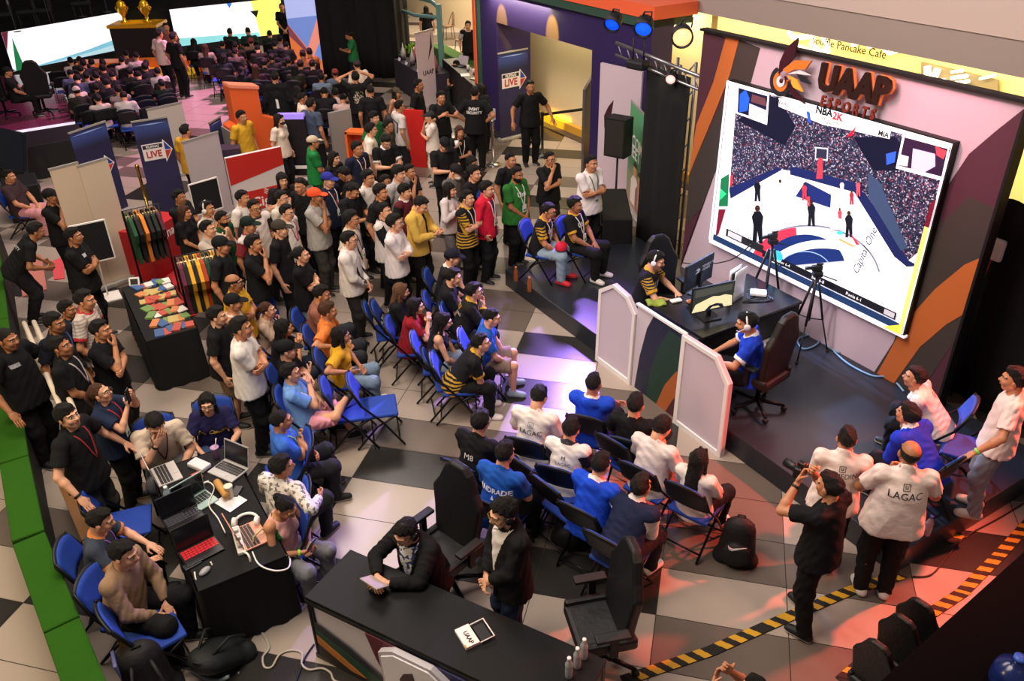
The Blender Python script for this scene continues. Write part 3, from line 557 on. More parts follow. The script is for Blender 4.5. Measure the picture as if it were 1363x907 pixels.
# mall walls behind the portal and the backdrop
def wall(name, pts, th, material, z0=0, z1=4.2):          # run of wall along points in the stage frame
    b = MB().m(material); a, c = ST(*pts[0]), ST(*pts[1]); d = (c-a).normalized(); n = Vector((-d.y, d.x, 0)); b.box((a+c)/2+n*th/2+Vector((0, 0, (z0+z1)/2)), ((c-a).length, th, z1-z0), Matrix((d, n, (0, 0, 1))).transposed()); return struct(b.build(name))
wall('wall_corridor', ((-9.7, 5.6), (-1.95, 5.6)), .15, mat('#efdcb0', .6), 0, 3.38)
wall('wall_shop', ((-9, 9.6), (15, 9.6)), .15, mat('#dcc994', .6), 0, 6)
wall('wall_cafe', ((-26, 9.6), (-9, 9.6)), .15, mat('#d9c6a4', .6), 0, 6)
wall('wall_far', ((-25.5, -22), (-25.5, 7)), .2, mat('#0b0d10', .9), 0, 9)
b = MB().m(mat('#e3a83a', .5)).box(ST(-4.6, 5.5, .10), (10, .14, .2), Matrix((ES, ET, (0, 0, 1))).transposed()); struct(b.build('baseboard_corridor'))
b = MB().m(mat('#4a3d33', .5)).box(ST(-4.6, 5.32, .012), (10, .22, .02), Matrix((ES, ET, (0, 0, 1))).transposed()); struct(b.build('trim_threshold'))
RS = Matrix((ES, ET, (0, 0, 1))).transposed()
# slab edge of the upper floor over the shops
b = MB().m(mat('#c4b0aa', .7)).box(ST(4.5, 6.1, 4.6), (24, 2.2, 1.6), RS).m(mat('#9c8d88', .7)).box(ST(4.5, 6.13, 3.59), (24, 2.2, .44), RS); struct(b.build('ceiling'))  # shade on the lower fascia band is put into its darker colour
lamp('corridor_light', 'AREA', ST(-6.3, 5.0, 3.3), ST(-6.3, 5.5, 1.0), 420, (1, .86, .55), size=2.5)
lamp('shop_light', 'AREA', ST(3.2, 7.6, 3.1), ST(3.2, 9.6, 1.7), 520, (1, .80, .36), shape='RECTANGLE', size=9, size_y=.8); lamp('shop_light', 'AREA', ST(-4.5, 7.8, 3.1), ST(-4.5, 9.6, 1.7), 260, (1, .80, .42), shape='RECTANGLE', size=5, size_y=.8)
lamp('shop_light', 'AREA', ST(-2.6, 5.1, 3.3), ST(-2.4, 5.5, 1.2), 120, (1, .80, .40), size=1.2)
lamp('cafe_light', 'AREA', ST(-17, 9.5, 4.4), ST(-17, 9.6, 0), 1500, (1, .82, .58), size=6)
# shop signs
sg = mat('#fff6d8', .4, emit=2.2); so = thing('shop_sign', 'white curly neon shop sign with dark pancake cafe lettering', 'sign', ST(5.2, 9.45, 3.3))
def sgn_pt(u, v, t=9.42): s, z = onst(u, v, t); return ST(s, t, z)
o_ = sgn_pt(1120, 62); X_ = (sgn_pt(1178, 74)-sgn_pt(1060, 52)).normalized(); sc_ = (sgn_pt(1178, 74)-sgn_pt(1090, 55)).length
text('lettering', 'Souffle Pancake Cafe', sc_/7.4, sgn_pt(1128, 63, 9.38), ES, (0, 0, 1), mat('#0a0604', .9, spec=.0), so)
b = MB().m(sg)
for pts in ([(1050, 42), (1056, 50), (1072, 50), (1085, 46), (1080, 58), (1092, 70), (1102, 62), (1096, 50)], [(1062, 62), (1075, 68), (1090, 72), (1103, 68)], [(1135, 52), (1137, 62)], [(1155, 57), (1158, 62), (1162, 57)], [(1176, 64), (1184, 70), (1194, 68), (1190, 62), (1180, 62)], [(1110, 48), (1118, 52)]): b.tube([sgn_pt(u, v)-so.location for u, v in pts], .055, 6)
b.build('neon', None, so)
s2 = thing('shop_sign', 'grey shop fascia with white neon bars at the far right', 'sign', ST(10, 9.3, 3)); b = MB().m(mat('#7a6f60', .6)); q = [sgn_pt(u, v, 9.5)-s2.location for u, v in ((1228, 82), (1330, 106), (1330, 140), (1228, 118))]; b.prism([((p).dot(ES), p.z) for p in q], .05, ET*(q[0].dot(ET)), ES, (0, 0, 1), -ET); b.build('fascia', None, s2); b = MB().m(sg)
for u0, v0, u1, v1, r in ((1234, 88, 1236, 112, .09), (1248, 92, 1240, 112, .09), (1250, 108, 1258, 108, .07), (1266, 96, 1282, 94, .04), (1266, 104, 1288, 101, .05), (1264, 112, 1290, 108, .05), (1304, 105, 1325, 100, .04)): b.tube([sgn_pt(u0, v0, 9.36)-s2.location, sgn_pt(u1, v1, 9.36)-s2.location], r*.7, 6)
b.build('neon', None, s2)
# ---------------------------------------------------------------- stage platform
b = MB().m(mat('#24272f', .30, spec=.5)).box(ST(3.38, 1.30, .14), (7.16, 2.5, .28), RS, .008); stage = b.build('stage_platform', None, None); tag(stage, 'low black stage platform in front of the big screen', 'stage')
# ---------------------------------------------------------------- backdrop
bd = thing('stage_backdrop', 'tall printed backdrop wall holding the big screen, sweeping curves in maroon, orange and lilac', 'backdrop', ST(1.24, 2.4, .28), math.atan2(ES.y, ES.x))
def bp(u, v, t=2.4): s, z = onst(u, v, t); return (s-1.24, z-.28)
mar, org, drk, lil, nav = mat('#4a2836', .55), mat('#b5622f', .55), mat('#3b3432', .55), mat('#b9a6b4', .55), mat('#1d2140', .6)
H, Wd = 3.52, 4.46
b = MB().m(lil).prism([(0, 0), (Wd, 0), (Wd, H), (0, H)], -.12, (0, 0, 0))
L2 = .004
def arc(pts): return [bp(*p) for p in pts]
b.m(mar).prism([(0, .0), bp(906, 351), bp(948, 240), bp(1000, 108), bp(1012, 64), (0, H)], L2)
b.m(drk).prism([(0.02, .7), bp(935, 275), bp(948, 240), bp(985, 150), bp(1000, 108), bp(1012, 64), bp(985, 53), bp(960, 140), bp(918, 230)], L2*2)
b.m(org).prism([bp(968, 46), bp(985, 51), bp(972, 100), bp(948, 160), bp(918, 232), (.0, 1.5), (.0, 1.8), bp(928, 165), bp(950, 110)], L2*3)
b.m(mar).prism([(Wd, H-.02), bp(1325, 175), bp(1290, 205), bp(1250, 265), bp(1215, 370), bp(1190, 455), bp(1163, 497), (Wd, 0)], L2)
b.m(drk).prism([(Wd, 2.45), bp(1290, 262), bp(1250, 300), bp(1220, 370), bp(1190, 455), bp(1163, 497), (4.2, .0), (Wd, 1.0)], L2*2)
b.m(org).prism([(Wd, 1.92), bp(1285, 352), bp(1245, 385), bp(1205, 430), bp(1178, 480), bp(1168, 497), bp(1190, 511), bp(1225, 462), bp(1260, 432), (Wd, 1.25)], L2*3)
b.m(black).box((Wd/2, -.0, H+.012), (Wd+.03, .13, .03)).box((Wd+.012, .02, H/2), (.03, .16, H)); b.build('wall_panel', None, bd)
lx = lambda u, v, t=2.28: bp(u, v, t)
lg = MB(); lm = [mat('#3a1420', .4), mat('#d9732e', .4), mat('#e8a13c', .4), mat('#24242c', .4), mat('#d8cdd2', .4)]
for k, P in ((0, [(1064, 50), (1060, 75), (1045, 92), (1038, 98), (1040, 82), (1048, 64)]), (1, [(1044, 92), (1060, 80), (1082, 81), (1074, 92), (1060, 92), (1050, 97)]), (4, [(1050, 98), (1066, 93), (1080, 100), (1062, 98)]), (3, [(1062, 97), (1073, 102), (1081, 112), (1068, 108)]), (2, [(1050, 100), (1062, 106), (1070, 122), (1058, 116)]), (0, [(1046, 101), (1056, 116), (1066, 128), (1073, 138), (1058, 128), (1049, 116)])):
    lg.m(lm[k]).prism([lx(*p) for p in P], .03, (0, -.12, 0))
cx_, cz_ = lx(1041, 108)
for r0, r1, k in ((.17, .13, 3), (.115, .08, 1), (.065, .03, 4)):
    n = 20; A = [(cx_+r0*math.cos(a), cz_+r0*math.sin(a)*1.05) for a in np.linspace(2.2, 6.6, n)]; B = [(cx_+r1*math.cos(a)+.012, cz_+r1*math.sin(a)+.01) for a in np.linspace(2.2, 6.6, n)][::-1]; lg.m(lm[k]).prism(A+B, .03, (0, -.12, 0))
lg.m(lm[0]).lathe([(.02, 0), (.03, .02), (.02, .03)], (cx_, -.12, cz_), 14, rx(math.pi/2)); lg.build('flame_emblem', None, bd)
p0, p1 = lx(1088, 118), lx(1182, 125); w_ = 1.03
text('lettering', 'UAAP', .40, bd.matrix_basis @ Vector((lx(1136, 118)[0]-.02, -.13, lx(1136, 118)[1]+.03)), ES, (0, 0, 1), mat('#2a1512', .4), bd, sx=.92, extrude=.02, bold=.020, shear=.06)
gl = MB().m(mat('#ff8a3c', .5, emit=1.2)); c_ = lx(1178, 118)
text('lettering_edge', 'UAAP', .40, bd.matrix_basis @ Vector((lx(1136, 118)[0]-.005, -.085, lx(1136, 118)[1]+.03)), ES, (0, 0, 1), mat('#d8683a', .5, emit=.45), bd, sx=.92, extrude=.01, bold=.024, shear=.06)  # orange light along the letter edges, put in as a glowing copy behind
gl.bm.free()
text('lettering', 'ESPORTS', .16, bd.matrix_basis @ Vector((lx(1126, 144)[0], -.10, lx(1126, 144)[1])), ES, (0, 0, 1), mat('#7c2f22', .4), bd, sx=.82, extrude=.015, bold=.004, space=1.6, shear=.08)
# LED screen: emissive picture built as flat fields on the screen face
ts = 2.30; S0, Z0 = 1.91, 1.0; SW, SH = 3.21, 2.27
sc = thing('led_screen', 'big bright video screen showing a basketball game', 'screen', ST(S0, ts, Z0), bd.rotation_euler.z)
E_ = lambda c, e=.9: mat(c, .5, emit=e, spec=.1)
MB().m(black).box((SW/2, .05, SH/2), (SW+.03, .09, SH+.03)).m(E_('#e8e4ee', .8)).box((SW/2, .02, -.025), (SW+.06, .06, .03)).box((-.028, .02, SH/2), (.03, .06, SH)).build('frame', None, sc)
def z2(x, y): s, z = onst(860+x*.3693, 20+y*.3693, ts); return (min(max((s-S0), 0), SW), min(max((z-Z0), 0), SH))
def pxs(u, v): s, z = onst(u, v, ts); return (min(max((s-S0), 0), SW), min(max((z-Z0), 0), SH))
def crowd(n_, c0, c1, c2, sc_):
    m = bpy.data.materials.new(n_); m.use_nodes = True; nt = m.node_tree; bs = nt.nodes['Principled BSDF']; tc = nt.nodes.new('ShaderNodeTexCoord'); v = nt.nodes.new('ShaderNodeTexVoronoi'); v.inputs['Scale'].default_value = sc_; r = nt.nodes.new('ShaderNodeValToRGB'); r.color_ramp.interpolation = 'CONSTANT'
    sp = nt.nodes.new('ShaderNodeSeparateColor'); nt.links.new(tc.outputs['Object'], v.inputs['Vector']); nt.links.new(v.outputs['Color'], sp.inputs[0]); nt.links.new(sp.outputs[0], r.inputs['Fac']); e = r.color_ramp.elements; e[0].color = lin(c0); e[1].position = .5; e[1].color = lin(c1)
    for p_, c_ in ((.72, c2), (.84, '#a09eb2'), (.95, '#8a4050')): q = e.new(p_); q.color = lin(c_)
    nt.links.new(r.outputs['Color'], bs.inputs['Base Color']); nt.links.new(r.outputs['Color'], bs.inputs['Emission Color']); bs.inputs['Emission Strength'].default_value = .7; return m
im = MB(); lay = [0]
def fld(poly, c, e=.9, f=z2):
    lay[0] += 1; P = [f(*p) for p in poly] if f else poly; im.m(E_(c, e*.8) if isinstance(c, str) else c).prism(P, .0006, (0, -.0005*lay[0], 0))
fld([(0, 0), (SW, 0), (SW, SH), (0, SH)], '#f4f1f6', .95, None)
fld([(297, 245), (330, 360), (250, 780), (243, 810)], '#f7f3f8', 1); fld([(270, 590), (300, 572), (295, 690), (262, 690)], '#1c6b45'); fld([(268, 625), (290, 645), (266, 668)], '#30d080'); fld([(262, 700), (288, 700), (262, 790), (250, 800)], '#701c30')
cw = crowd('screen_crowd', '#14152a', '#2a2b46', '#4a4a68', 75)
fld([(330, 255), (480, 295), (640, 370), (890, 420), (1100, 480), (1060, 600), (1000, 840), (945, 885), (790, 640), (650, 585), (480, 555), (300, 640)], cw)
fld([(440, 290), (480, 300), (540, 400), (500, 470), (330, 380)], '#15162a'); fld([(750, 440), (900, 440), (930, 480), (920, 560), (820, 560), (770, 480)], '#14152a')
fld([(300, 625), (480, 548), (490, 558), (305, 662)], '#1c2456'); fld([(585, 560), (780, 612), (780, 645), (700, 625), (520, 575), (520, 545)], '#1c2456'); fld([(575, 600), (668, 648), (665, 695), (540, 653)], '#1e2a66'); fld([(745, 628), (790, 640), (948, 885), (985, 905), (940, 907), (895, 870)], '#1d2350')
fld([(800, 565), (845, 605), (945, 840), (920, 850), (805, 660)], '#3b4a6a', .6); fld([(305, 580), (315, 575), (312, 612), (303, 620)], '#c03040')
fld([(612, 475), (658, 480), (656, 525), (610, 520)], '#c9c6d2'); fld([(616, 480), (654, 485), (652, 520), (614, 516)], '#2a2b40'); fld([(622, 515), (638, 515), (638, 590), (615, 590)], '#c03a4a')
fld([(480, 298), (885, 405), (880, 447), (760, 420), (640, 395), (480, 330)], '#f6f4f4', 1); fld([(580, 345), (592, 350), (598, 392), (585, 385)], '#2a50b0'); fld([(762, 398), (745, 435), (722, 440)], '#b81f35')
fld([(330, 255), (446, 288), (438, 396), (302, 345)], '#f2eef4', 1); fld([(336, 262), (440, 292), (432, 382), (332, 350)], '#171a30'); fld([(340, 285), (362, 268), (375, 300), (368, 345), (338, 350)], '#2456d0'); fld([(375, 318), (440, 345), (434, 382), (372, 362)], '#c9b8dc'); fld([(385, 285), (432, 300), (438, 330), (380, 312)], '#5a3a40')
fld([(928, 430), (1097, 475), (1072, 598), (903, 552)], '#f2eef4', 1); fld([(935, 440), (1090, 482), (1068, 582), (912, 542)], '#2b1c34'); fld([(965, 480), (1045, 500), (1045, 545), (1000, 570), (958, 560)], '#c8b2ea'); fld([(1045, 470), (1088, 490), (1075, 520), (1050, 505)], '#a8404e'); fld([(915, 500), (950, 510), (945, 545), (912, 540)], '#cfc9d8')
fld([(868, 500), (905, 490), (900, 530), (870, 540)], '#2f58c8')
def ell(cx, cy, rx_, ry_, a0=0, a1=360, n=28): return [(cx+rx_*math.cos(math.radians(a)), cy+ry_*math.sin(math.radians(a))) for a in np.linspace(a0, a1, n)]
def ringp(cx, cy, rx_, ry_, w, a0, a1): return ell(cx, cy, rx_, ry_, a0, a1)+ell(cx, cy, rx_-w, ry_-w, a1, a0)
def zc(x, y): return z2(x, y)
fld(ringp(590, 960, 260, 205, 6, 195, 350), '#7a7c92', .7); fld([p for p in ringp(560, 930, 190, 165, 40, 200, 265)], '#d8344a'); fld(ell(575, 905, 145, 115, 170, 350), '#1b2c66'); fld(ringp(640, 960, 220, 150, 30, 195, 300), '#f4f1f6'); fld(ringp(575, 930, 100, 80, 3, 185, 330), '#8fb0e0')
for x, y, h_, c in ((405, 700, 130, '#15161e'), (405, 600, 75, '#16161f'), (487, 600, 70, '#c8c4cc'), (575, 610, 60, '#b8384a'), (600, 675, 90, '#1a1a24'), (590, 650, 40, '#b84050'), (703, 700, 50, '#c04a5a'), (736, 715, 90, '#181a24'), (746, 635, 50, '#a03040'), (770, 600, 55, '#c05060'), (712, 600, 50, '#d8d4dc')):
    w = h_*.16; fld([(x-w*.5, y+h_*.05), (x-w, y+h_*.2), (x-w*.7, y+h_*.45), (x-w*.9, y+h_*.95), (x-w*.2, y+h_*.95), (x, y+h_*.6), (x+w*.3, y+h_*.95), (x+w*.9, y+h_*.95), (x+w*.8, y+h_*.45), (x+w, y+h_*.2), (x+w*.5, y+h_*.05)], c, .7); fld(ell(x, y-h_*.03, w*.45, h_*.09), '#3a2620', .7)
fld([(668, 722), (716, 735), (714, 775), (670, 770)], '#e8c8c8', .8); fld([(700, 802), (758, 830), (755, 836), (700, 810)], '#b89a5a'); fld([(745, 788), (775, 825), (765, 828), (752, 806)], '#d03048'); fld(ell(705, 784, 12, 7), '#46c8c8')
fld([(-1, .13), (SW, .13), (SW, .0), (-1, .0)], '#20365c', .8, lambda x, y: (max(x, .06), y)); fld([(.0, .04), (SW, .04), (SW, .0), (0, 0)], '#eeeaf2', .9, None)
fld([(1.0, .24), (SW-.12, .24), (SW-.12, .145), (1.0, .145)], '#1c1c22', .6, None); fld([(.30, .30), (1.0, .30), (1.0, .19), (.30, .19)], '#26262c', .6, None); fld([(.34, .285), (.60, .285), (.60, .205), (.34, .205)], '#c8c4cc', .8, None); fld([(SW-.28, .225), (SW-.14, .225), (SW-.14, .16), (SW-.28, .16)], '#b8b4ba', .8, None)
fld([(z2(482, 868)[0]-.08+.16*math.cos(a)*.5+.08, z2(482, 868)[1]+.08*math.sin(a)) for a in np.linspace(0, 6.28, 20)], '#36b8d8', .9, None)
fld([(SW-.055, 0), (SW, 0), (SW, 1.35), (SW-.055, 1.35)], '#ecd27a', .85, None); fld([(SW-.055, 1.35), (SW, 1.35), (SW, 1.7), (SW-.055, 1.6)], '#6c1c2e', .6, None); fld([(SW-.25, .0), (SW-.03, .0), (SW-.03, .13)], '#ecd04a', .85, None)
im.build('picture', None, sc)
def sct(s, size, u, v, c, **kw): p = pxs(u, v); text('caption', s, size, sc.matrix_basis @ Vector((p[0], -.0005*lay[0]-.004, p[1])), ES, (0, 0, 1), E_(c, .5), sc, extrude=.0005, **kw)
sct('NBA', .12, 1100, 148, '#14141c', bold=.004); sct('2K', .12, 1118, 155, '#c8283c', bold=.004); sct('GRAND FINAL', .045, 1107, 160, '#202028'); sct('GAME 1', .045, 1107, 164, '#202028'); sct('WAS', .08, 1046, 137, '#4a4a54'); sct('MIA', .08, 1179, 178, '#202028', bold=.002); sct('22', .10, 1000, 318, '#202028')
me_ = z2(795, 850); text('caption', 'Capital One', .13, sc.matrix_basis @ Vector((me_[0], -.0005*lay[0]-.004, me_[1])), ES*.20+Vector((0, 0, 1)), ES*-1+Vector((0, 0, .2)), E_('#22305a', .5), sc, extrude=.0005, shear=.3)
for k, (x, s) in enumerate(((1.35, 'Booker 6-4'), (1.95, 'Beal 6-8'), (2.5, 'Poole 6-1'))): text('caption', s, .06, sc.matrix_basis @ Vector((x, -.0005*lay[0]-.004, .192)), ES, (0, 0, 1), E_('#f0ecf0', .8), sc, extrude=.0005)
# ---------------------------------------------------------------- portal (entrance arch)
po = thing('entrance_arch', 'large purple entrance arch with an orange and green edge', 'arch', ST(-7.2, 4.1, 0), bd.rotation_euler.z)
pur, gre, ora = mat('#2c1f52', .5), mat('#2e4a3e', .5), mat('#e0603a', .5)
def pp(u, v): s, z = onst(u, v, 4.1); return (s+7.2, z)
x0 = pp(640, 80)[0]; xl = pp(661, 60)[0]; xr = pp(788, 75)[0]; xe = pp(868, 40)[0]; zt = pp(720, 47)[1]; ztop = pp(760, 22)[1]+.35; dp = .92
b = MB().m(pur).box(((x0+xl)/2, dp/2, ztop/2), (xl-x0, dp, ztop)).box(((xr+xe)/2, .25, ztop/2), (xe-xr, .5, ztop)).box(((xl+xr)/2, .25, (zt+ztop)/2), (xr-xl, .5, ztop-zt)); b.build('portal_body', None, po)
b = MB().m(ora).box((x0-.10, .40, ztop/2), (.12, 1.0, ztop)).box(((x0+xe)/2, .40, ztop+.06), (xe-x0+.3, 1.0, .22)); b.build('orange_edge', None, po)
b = MB().m(gre).box((x0-.0, .42, ztop/2), (.10, 1.0, ztop)).box(((x0+xe)/2, .42, ztop-.12), (xe-x0, 1.0, .18)); b.build('green_edge', None, po)
for u_, v_, e_ in ((735, 42, 2600), (668, 26, 2000)): q_ = onst(u_, v_, 4.1); lamp('portal_spot', 'SPOT', ST(q_[0], 3.3, q_[1]+1.1), ST(q_[0], 4.1, q_[1]), e_, (1, .78, .0), spot_size=.36, spot_blend=.3, shadow_soft_size=.03)
# curtains
drape('curtain_far', at(432, 104, 0), at(532, 104, 0), 0, 4.2, 'tall black drape between the lilac video column and the cafe', amp=.06)
drape('curtain_far', at(532, 104, 0)+Vector((.02, 0, 0)), at(548, 92, 0), 0, 4.6, 'narrow black drape return beside the trophy table', amp=.03)
drape('curtain_right', ST(4.6, 3.2, 0), ST(11.5, 3.2, 0), 0, 2.55, 'long black drape to the right of the backdrop', amp=.04)
drape('truss_drape', ST(-.02, 2.5, 0), ST(.95, 2.5, 0), .285, 3.1, 'black cloth wrapped around the lighting tower, front side', amp=.02)
# ---------------------------------------------------------------- furniture and equipment
blue, steel, dkm, white = mat('#1b3f9e', .75, bump=.15, bscale=40), mat('#1c1c1f', .35, metal=.6), mat('#131316', .6), mat('#e8e4e2', .5)
def make_chair():
    t = thing('folding_chair', '', 'chair', (0, 0, -50))
    MB().m(blue).box((0, .0, .43), (.42, .40, .045), None, .018).build('seat', None, t)
    def bk(a, c): x = (a-.5)*.44; z = .60+c*.30; z -= .07*(abs(a-.5)*2)**2.6*c; return Vector((x, -.21-.10*c+.035*(1-(2*a-1)**2)*-1, z))
    b = MB().m(mat('#111318', .5)).grid(bk, 10, 5); o = b.build('backrest_shell', None, t); m = o.modifiers.new('s', 'SOLIDIFY'); m.thickness = .016
    b = MB().m(blue).grid(lambda a, c: bk(.04+.92*a, .05+.9*c)+Vector((0, .022, 0)), 10, 5); o = b.build('backrest', None, t); m = o.modifiers.new('s', 'SOLIDIFY'); m.thickness = .014
    for s in (-1, 1):
        MB().m(steel).tube([(s*.225, .24, .012), (s*.225, .02, .36), (s*.222, -.20, .62), (s*.20, -.30, .86)], .013, 6).build('leg', None, t)
        MB().m(steel).tube([(s*.205, -.30, .012), (s*.205, -.05, .30), (s*.205, .17, .42)], .013, 6).build('leg', None, t)
    MB().m(steel).tube([(-.225, .19, .08), (.225, .19, .08)], .010, 6).build('crossbar', None, t); MB().m(steel).tube([(-.205, -.24, .08), (.205, -.24, .08)], .010, 6).build('crossbar', None, t); return t
CHAIR = make_chair(); _first = [True]
def chair(label, loc, rot, group=None):
    if _first[0]:
        _first[0] = False; CHAIR.location = loc; CHAIR.rotation_euler = (0, 0, rot); CHAIR['label'] = label
        if group: CHAIR['group'] = group
        return CHAIR
    return dup(CHAIR, loc, rot, label, group)
def gaming_chair(label, loc, rot, back='#111114', mesh=False, arms=True):
    t = thing('gaming_chair', label, 'chair', loc, rot); m = mat(back, .5, bump=.2, bscale=20)
    MB().m(m).box((0, .02, .47), (.52, .50, .11), None, .04).box((-.24, .02, .50), (.07, .48, .12), None, .03).box((.24, .02, .50), (.07, .48, .12), None, .03).build('seat', None, t)
    prof = [(-.25, .50), (-.27, .80), (-.30, 1.00), (-.22, 1.12), (-.15, 1.28), (-.08, 1.34), (.08, 1.34), (.15, 1.28), (.22, 1.12), (.30, 1.00), (.27, .80), (.25, .50)]
    b = MB().m(m).prism(prof, -.09, (0, -.24, 0)); o = b.build('backrest', None, t); bv = o.modifiers.new('b', 'BEVEL'); bv.width = .03; bv.segments = 3
    sh = Matrix.Shear('XY', 4, (0, 0)); o.matrix_local = Matrix(((1, 0, 0, 0), (0, 1, -.22, .12), (0, 0, 1, 0), (0, 0, 0, 1)))
    for s in (-1, 1) if arms else ():
        a = MB().m(dkm).box((s*.31, .02, .70), (.09, .28, .035), None, .012).build('armrest', None, t); MB().m(dkm).box((s*.31, .0, .58), (.04, .06, .22)).build('armrest_post', None, a)
    MB().m(steel).lathe([(.03, .10), (.03, .42), (.06, .43)], (0, 0, 0), 12).build('gas_lift', None, t)
    b = MB().m(steel)
    for k in range(5): a = k*2*math.pi/5+.3; b.tube([(0, 0, .12), (.31*math.cos(a), .31*math.sin(a), .075)], [.028, .018], 6)
    st_ = b.build('star_base', None, t)
    for k in range(5): a = k*2*math.pi/5+.3; MB().m(dkm).lathe([(.01, -.025), (.032, -.02), (.032, .02), (.01, .025)], (.31*math.cos(a), .31*math.sin(a), .034), 10, ry(math.pi/2)).build('caster', None, st_)
    return t
def table(label, A, Bp, C, h, material, skirt=True, cat='table', name='table', th=.03):      # top from three corners, cloth to the floor
    A, Bp, C = Vector(A), Vector(Bp), Vector(C); A.z = Bp.z = C.z = 0; X = (Bp-A); Y = (C-Bp); Lx, Ly = X.length, Y.length; X.normalize(); Y = (Y-X*Y.dot(X)); Ly = Y.length; Y.normalize(); t = thing(name, label, cat, A, math.atan2(X.y, X.x)); s = 1 if X.cross(Y).z > 0 else -1
    MB().m(material).box((Lx/2, s*Ly/2, h-th/2), (Lx, Ly, th), None, .006).build('tabletop', None, t)
    if skirt:
        def f(a, c):
            p = a*2*(Lx+Ly); z = (h-.004)*(1-c)+.01*c; w = .012+.03*c*(.5+.5*math.sin(a*150)); 
            if p < Lx: q = Vector((p, -w, z))
            elif p < Lx+Ly: q = Vector((Lx+w, p-Lx, z))
            elif p < 2*Lx+Ly: q = Vector((Lx-(p-Lx-Ly), Ly+w, z))
            else: q = Vector((-w, Ly-(p-2*Lx-Ly), z))
            q.y *= s; return q
        MB().m(material).grid(f, 120, 4).build('table_skirt', None, t)
    else:
        for x in (.06, Lx-.06):
            for y in (.06, Ly-.06): MB().m(steel).box((x, s*y, (h-th)/2), (.04, .04, h-th)).build('leg', None, t)
    return t, Lx, Ly, s
def bottle(label, loc, liquid='#bcd0d6', cap='#e8e8ec', h=.22, r=.032, group=None, lab=None):
    t = thing('water_bottle', label, 'bottle', loc, 0, group); MB().m(mat(liquid, .08, spec=.6, trans=.55)).lathe([(r*.9, 0), (r, .01), (r, h*.45), (r*.93, h*.5), (r, h*.55), (r, h*.68), (r*.45, h*.86), (r*.42, h*.9)], n=14).build('body', None, t)
    MB().m(mat(cap, .5)).lathe([(r*.5, h*.89), (r*.5, h), (.003, h)], n=12).build('cap', None, t)
    if lab: MB().m(mat(lab, .5)).lathe([(r*1.02, h*.3), (r*1.02, h*.5)], n=14).build('label_band', None, t)
    return t
def cable(name, label, pts, r, c, cat='cable', group=None):
    P = [Vector(p) for p in pts]; Q = []
    for i in range(len(P)-1):
        a, b_, c_, d = P[max(i-1, 0)], P[i], P[i+1], P[min(i+2, len(P)-1)]
        for k in range(6): u = k/6; Q.append(.5*((2*b_)+(c_-a)*u+(2*a-5*b_+4*c_-d)*u*u+(3*b_-a-3*c_+d)*u**3))
    Q.append(P[-1]); return tag(MB().m(mat(c, .5)).tube(Q, r, 6).build(name), label, cat, group)
def local(t, p): return t.matrix_basis.inverted() @ Vector(p)
# barriers along the stage front
def barrier(label, poly, t0=-.05):
    o = ST(poly[0][0], t0, 0); t = thing('partition_panel', label, 'panel', o, bd.rotation_euler.z); P = [(s-poly[0][0], max(z, 0)) for s, z in poly]; c = (sum(p[0] for p in P)/len(P), sum(p[1] for p in P)/len(P)); I = [(c[0]+(x-c[0])*.86, c[1]+(z-c[1])*.91) for x, z in P]
    MB().m(mat('#c9bcc8', .5)).prism(P, -.05, (0, .0, 0)).build('board', None, t); b = MB().m(white)
    for k in range(len(P)): j = (k+1) % len(P); b.prism([P[k], P[j], I[j], I[k]], .02, (0, 0, 0))
    b.build('frame', None, t); return t
barrier('white framed partition with a clipped top corner, beside the standing crowd end of the desk', [(2.36, 0), (3.10, 0), (3.12, 1.05), (2.95, 1.22), (2.66, 1.27), (2.38, 1.08)])
barrier('white framed partition with a clipped top corner, nearest the empty end of the stage', [(4.0, 0), (4.80, 0), (4.78, .98), (4.56, 1.22), (4.01, 1.22)], -.10)
t = thing('partition_panel', 'printed partition with navy, green and orange bands between two white ones', 'panel', ST(3.10, -.03, 0), bd.rotation_euler.z)
b = MB().m(mat('#cfc4cc', .5)).prism([(0, 0), (.90, 0), (.88, 1.18), (.02, 1.18)], -.03)
for P, c in (([(.06, 0), (.9, 0), (.88, 1.18), (.33, 1.18), (.22, .95), (.12, .5)], '#20243c'), ([(.30, 0), (.9, 0), (.89, 1.1), (.62, 1.12), (.45, .8), (.34, .4)], '#1c3a30'), ([(.50, 0), (.9, 0), (.9, .75), (.78, .62), (.62, .35)], '#a85c2c'), ([(.68, 0), (.9, 0), (.9, .38), (.80, .26)], '#4a2028')): t_ = b.m(mat(c, .5)).prism(P, .004*(1+'#2#1#a#4'.find(c[:2])//2), (0, 0, 0))
b.m(white).box((.45, .0, 1.19), (.88, .05, .025)); b.build('printed_board', None, t)
# player desk
desk = thing('gaming_desk', 'long black gaming desk on the stage between the two players', 'desk', ST(3.0, .30, .28), bd.rotation_euler.z); dz = .73
MB().m(mat('#17181c', .25, spec=.6)).box((.46, .82, dz-.02), (.94, 1.66, .04), None, .006).build('desktop', None, desk)
b = MB().m(black).box((.90, .82, .34), (.03, 1.6, .66)); b.box((.46, 1.62, .34), (.9, .03, .66)); b.build('panel', None, desk)
for x, y in ((.05, .05), (.05, 1.58), (.86, .05), (.86, 1.58)): MB().m(black).box((x, y, .34), (.05, .05, .68)).build('leg', None, desk)
def monitor(label, loc, rot, w, h, screen=None, back=None):
    t = thing('monitor', label, 'monitor', loc, rot); MB().m(dkm).box((0, 0, .02+.10+h/2), (w, .03, h), None, .006).build('housing', None, t); MB().m(dkm).box((0, -.04, .16), (.05, .03, .30)).box((0, -.03, .008), (.24, .20, .016)).build('stand', None, t)
    if screen: b = MB(); screen(b, w*.96, h*.93); b.build('display', None, t, (0, .016, .12+h/2))
    if back: back(t, h)
    return t
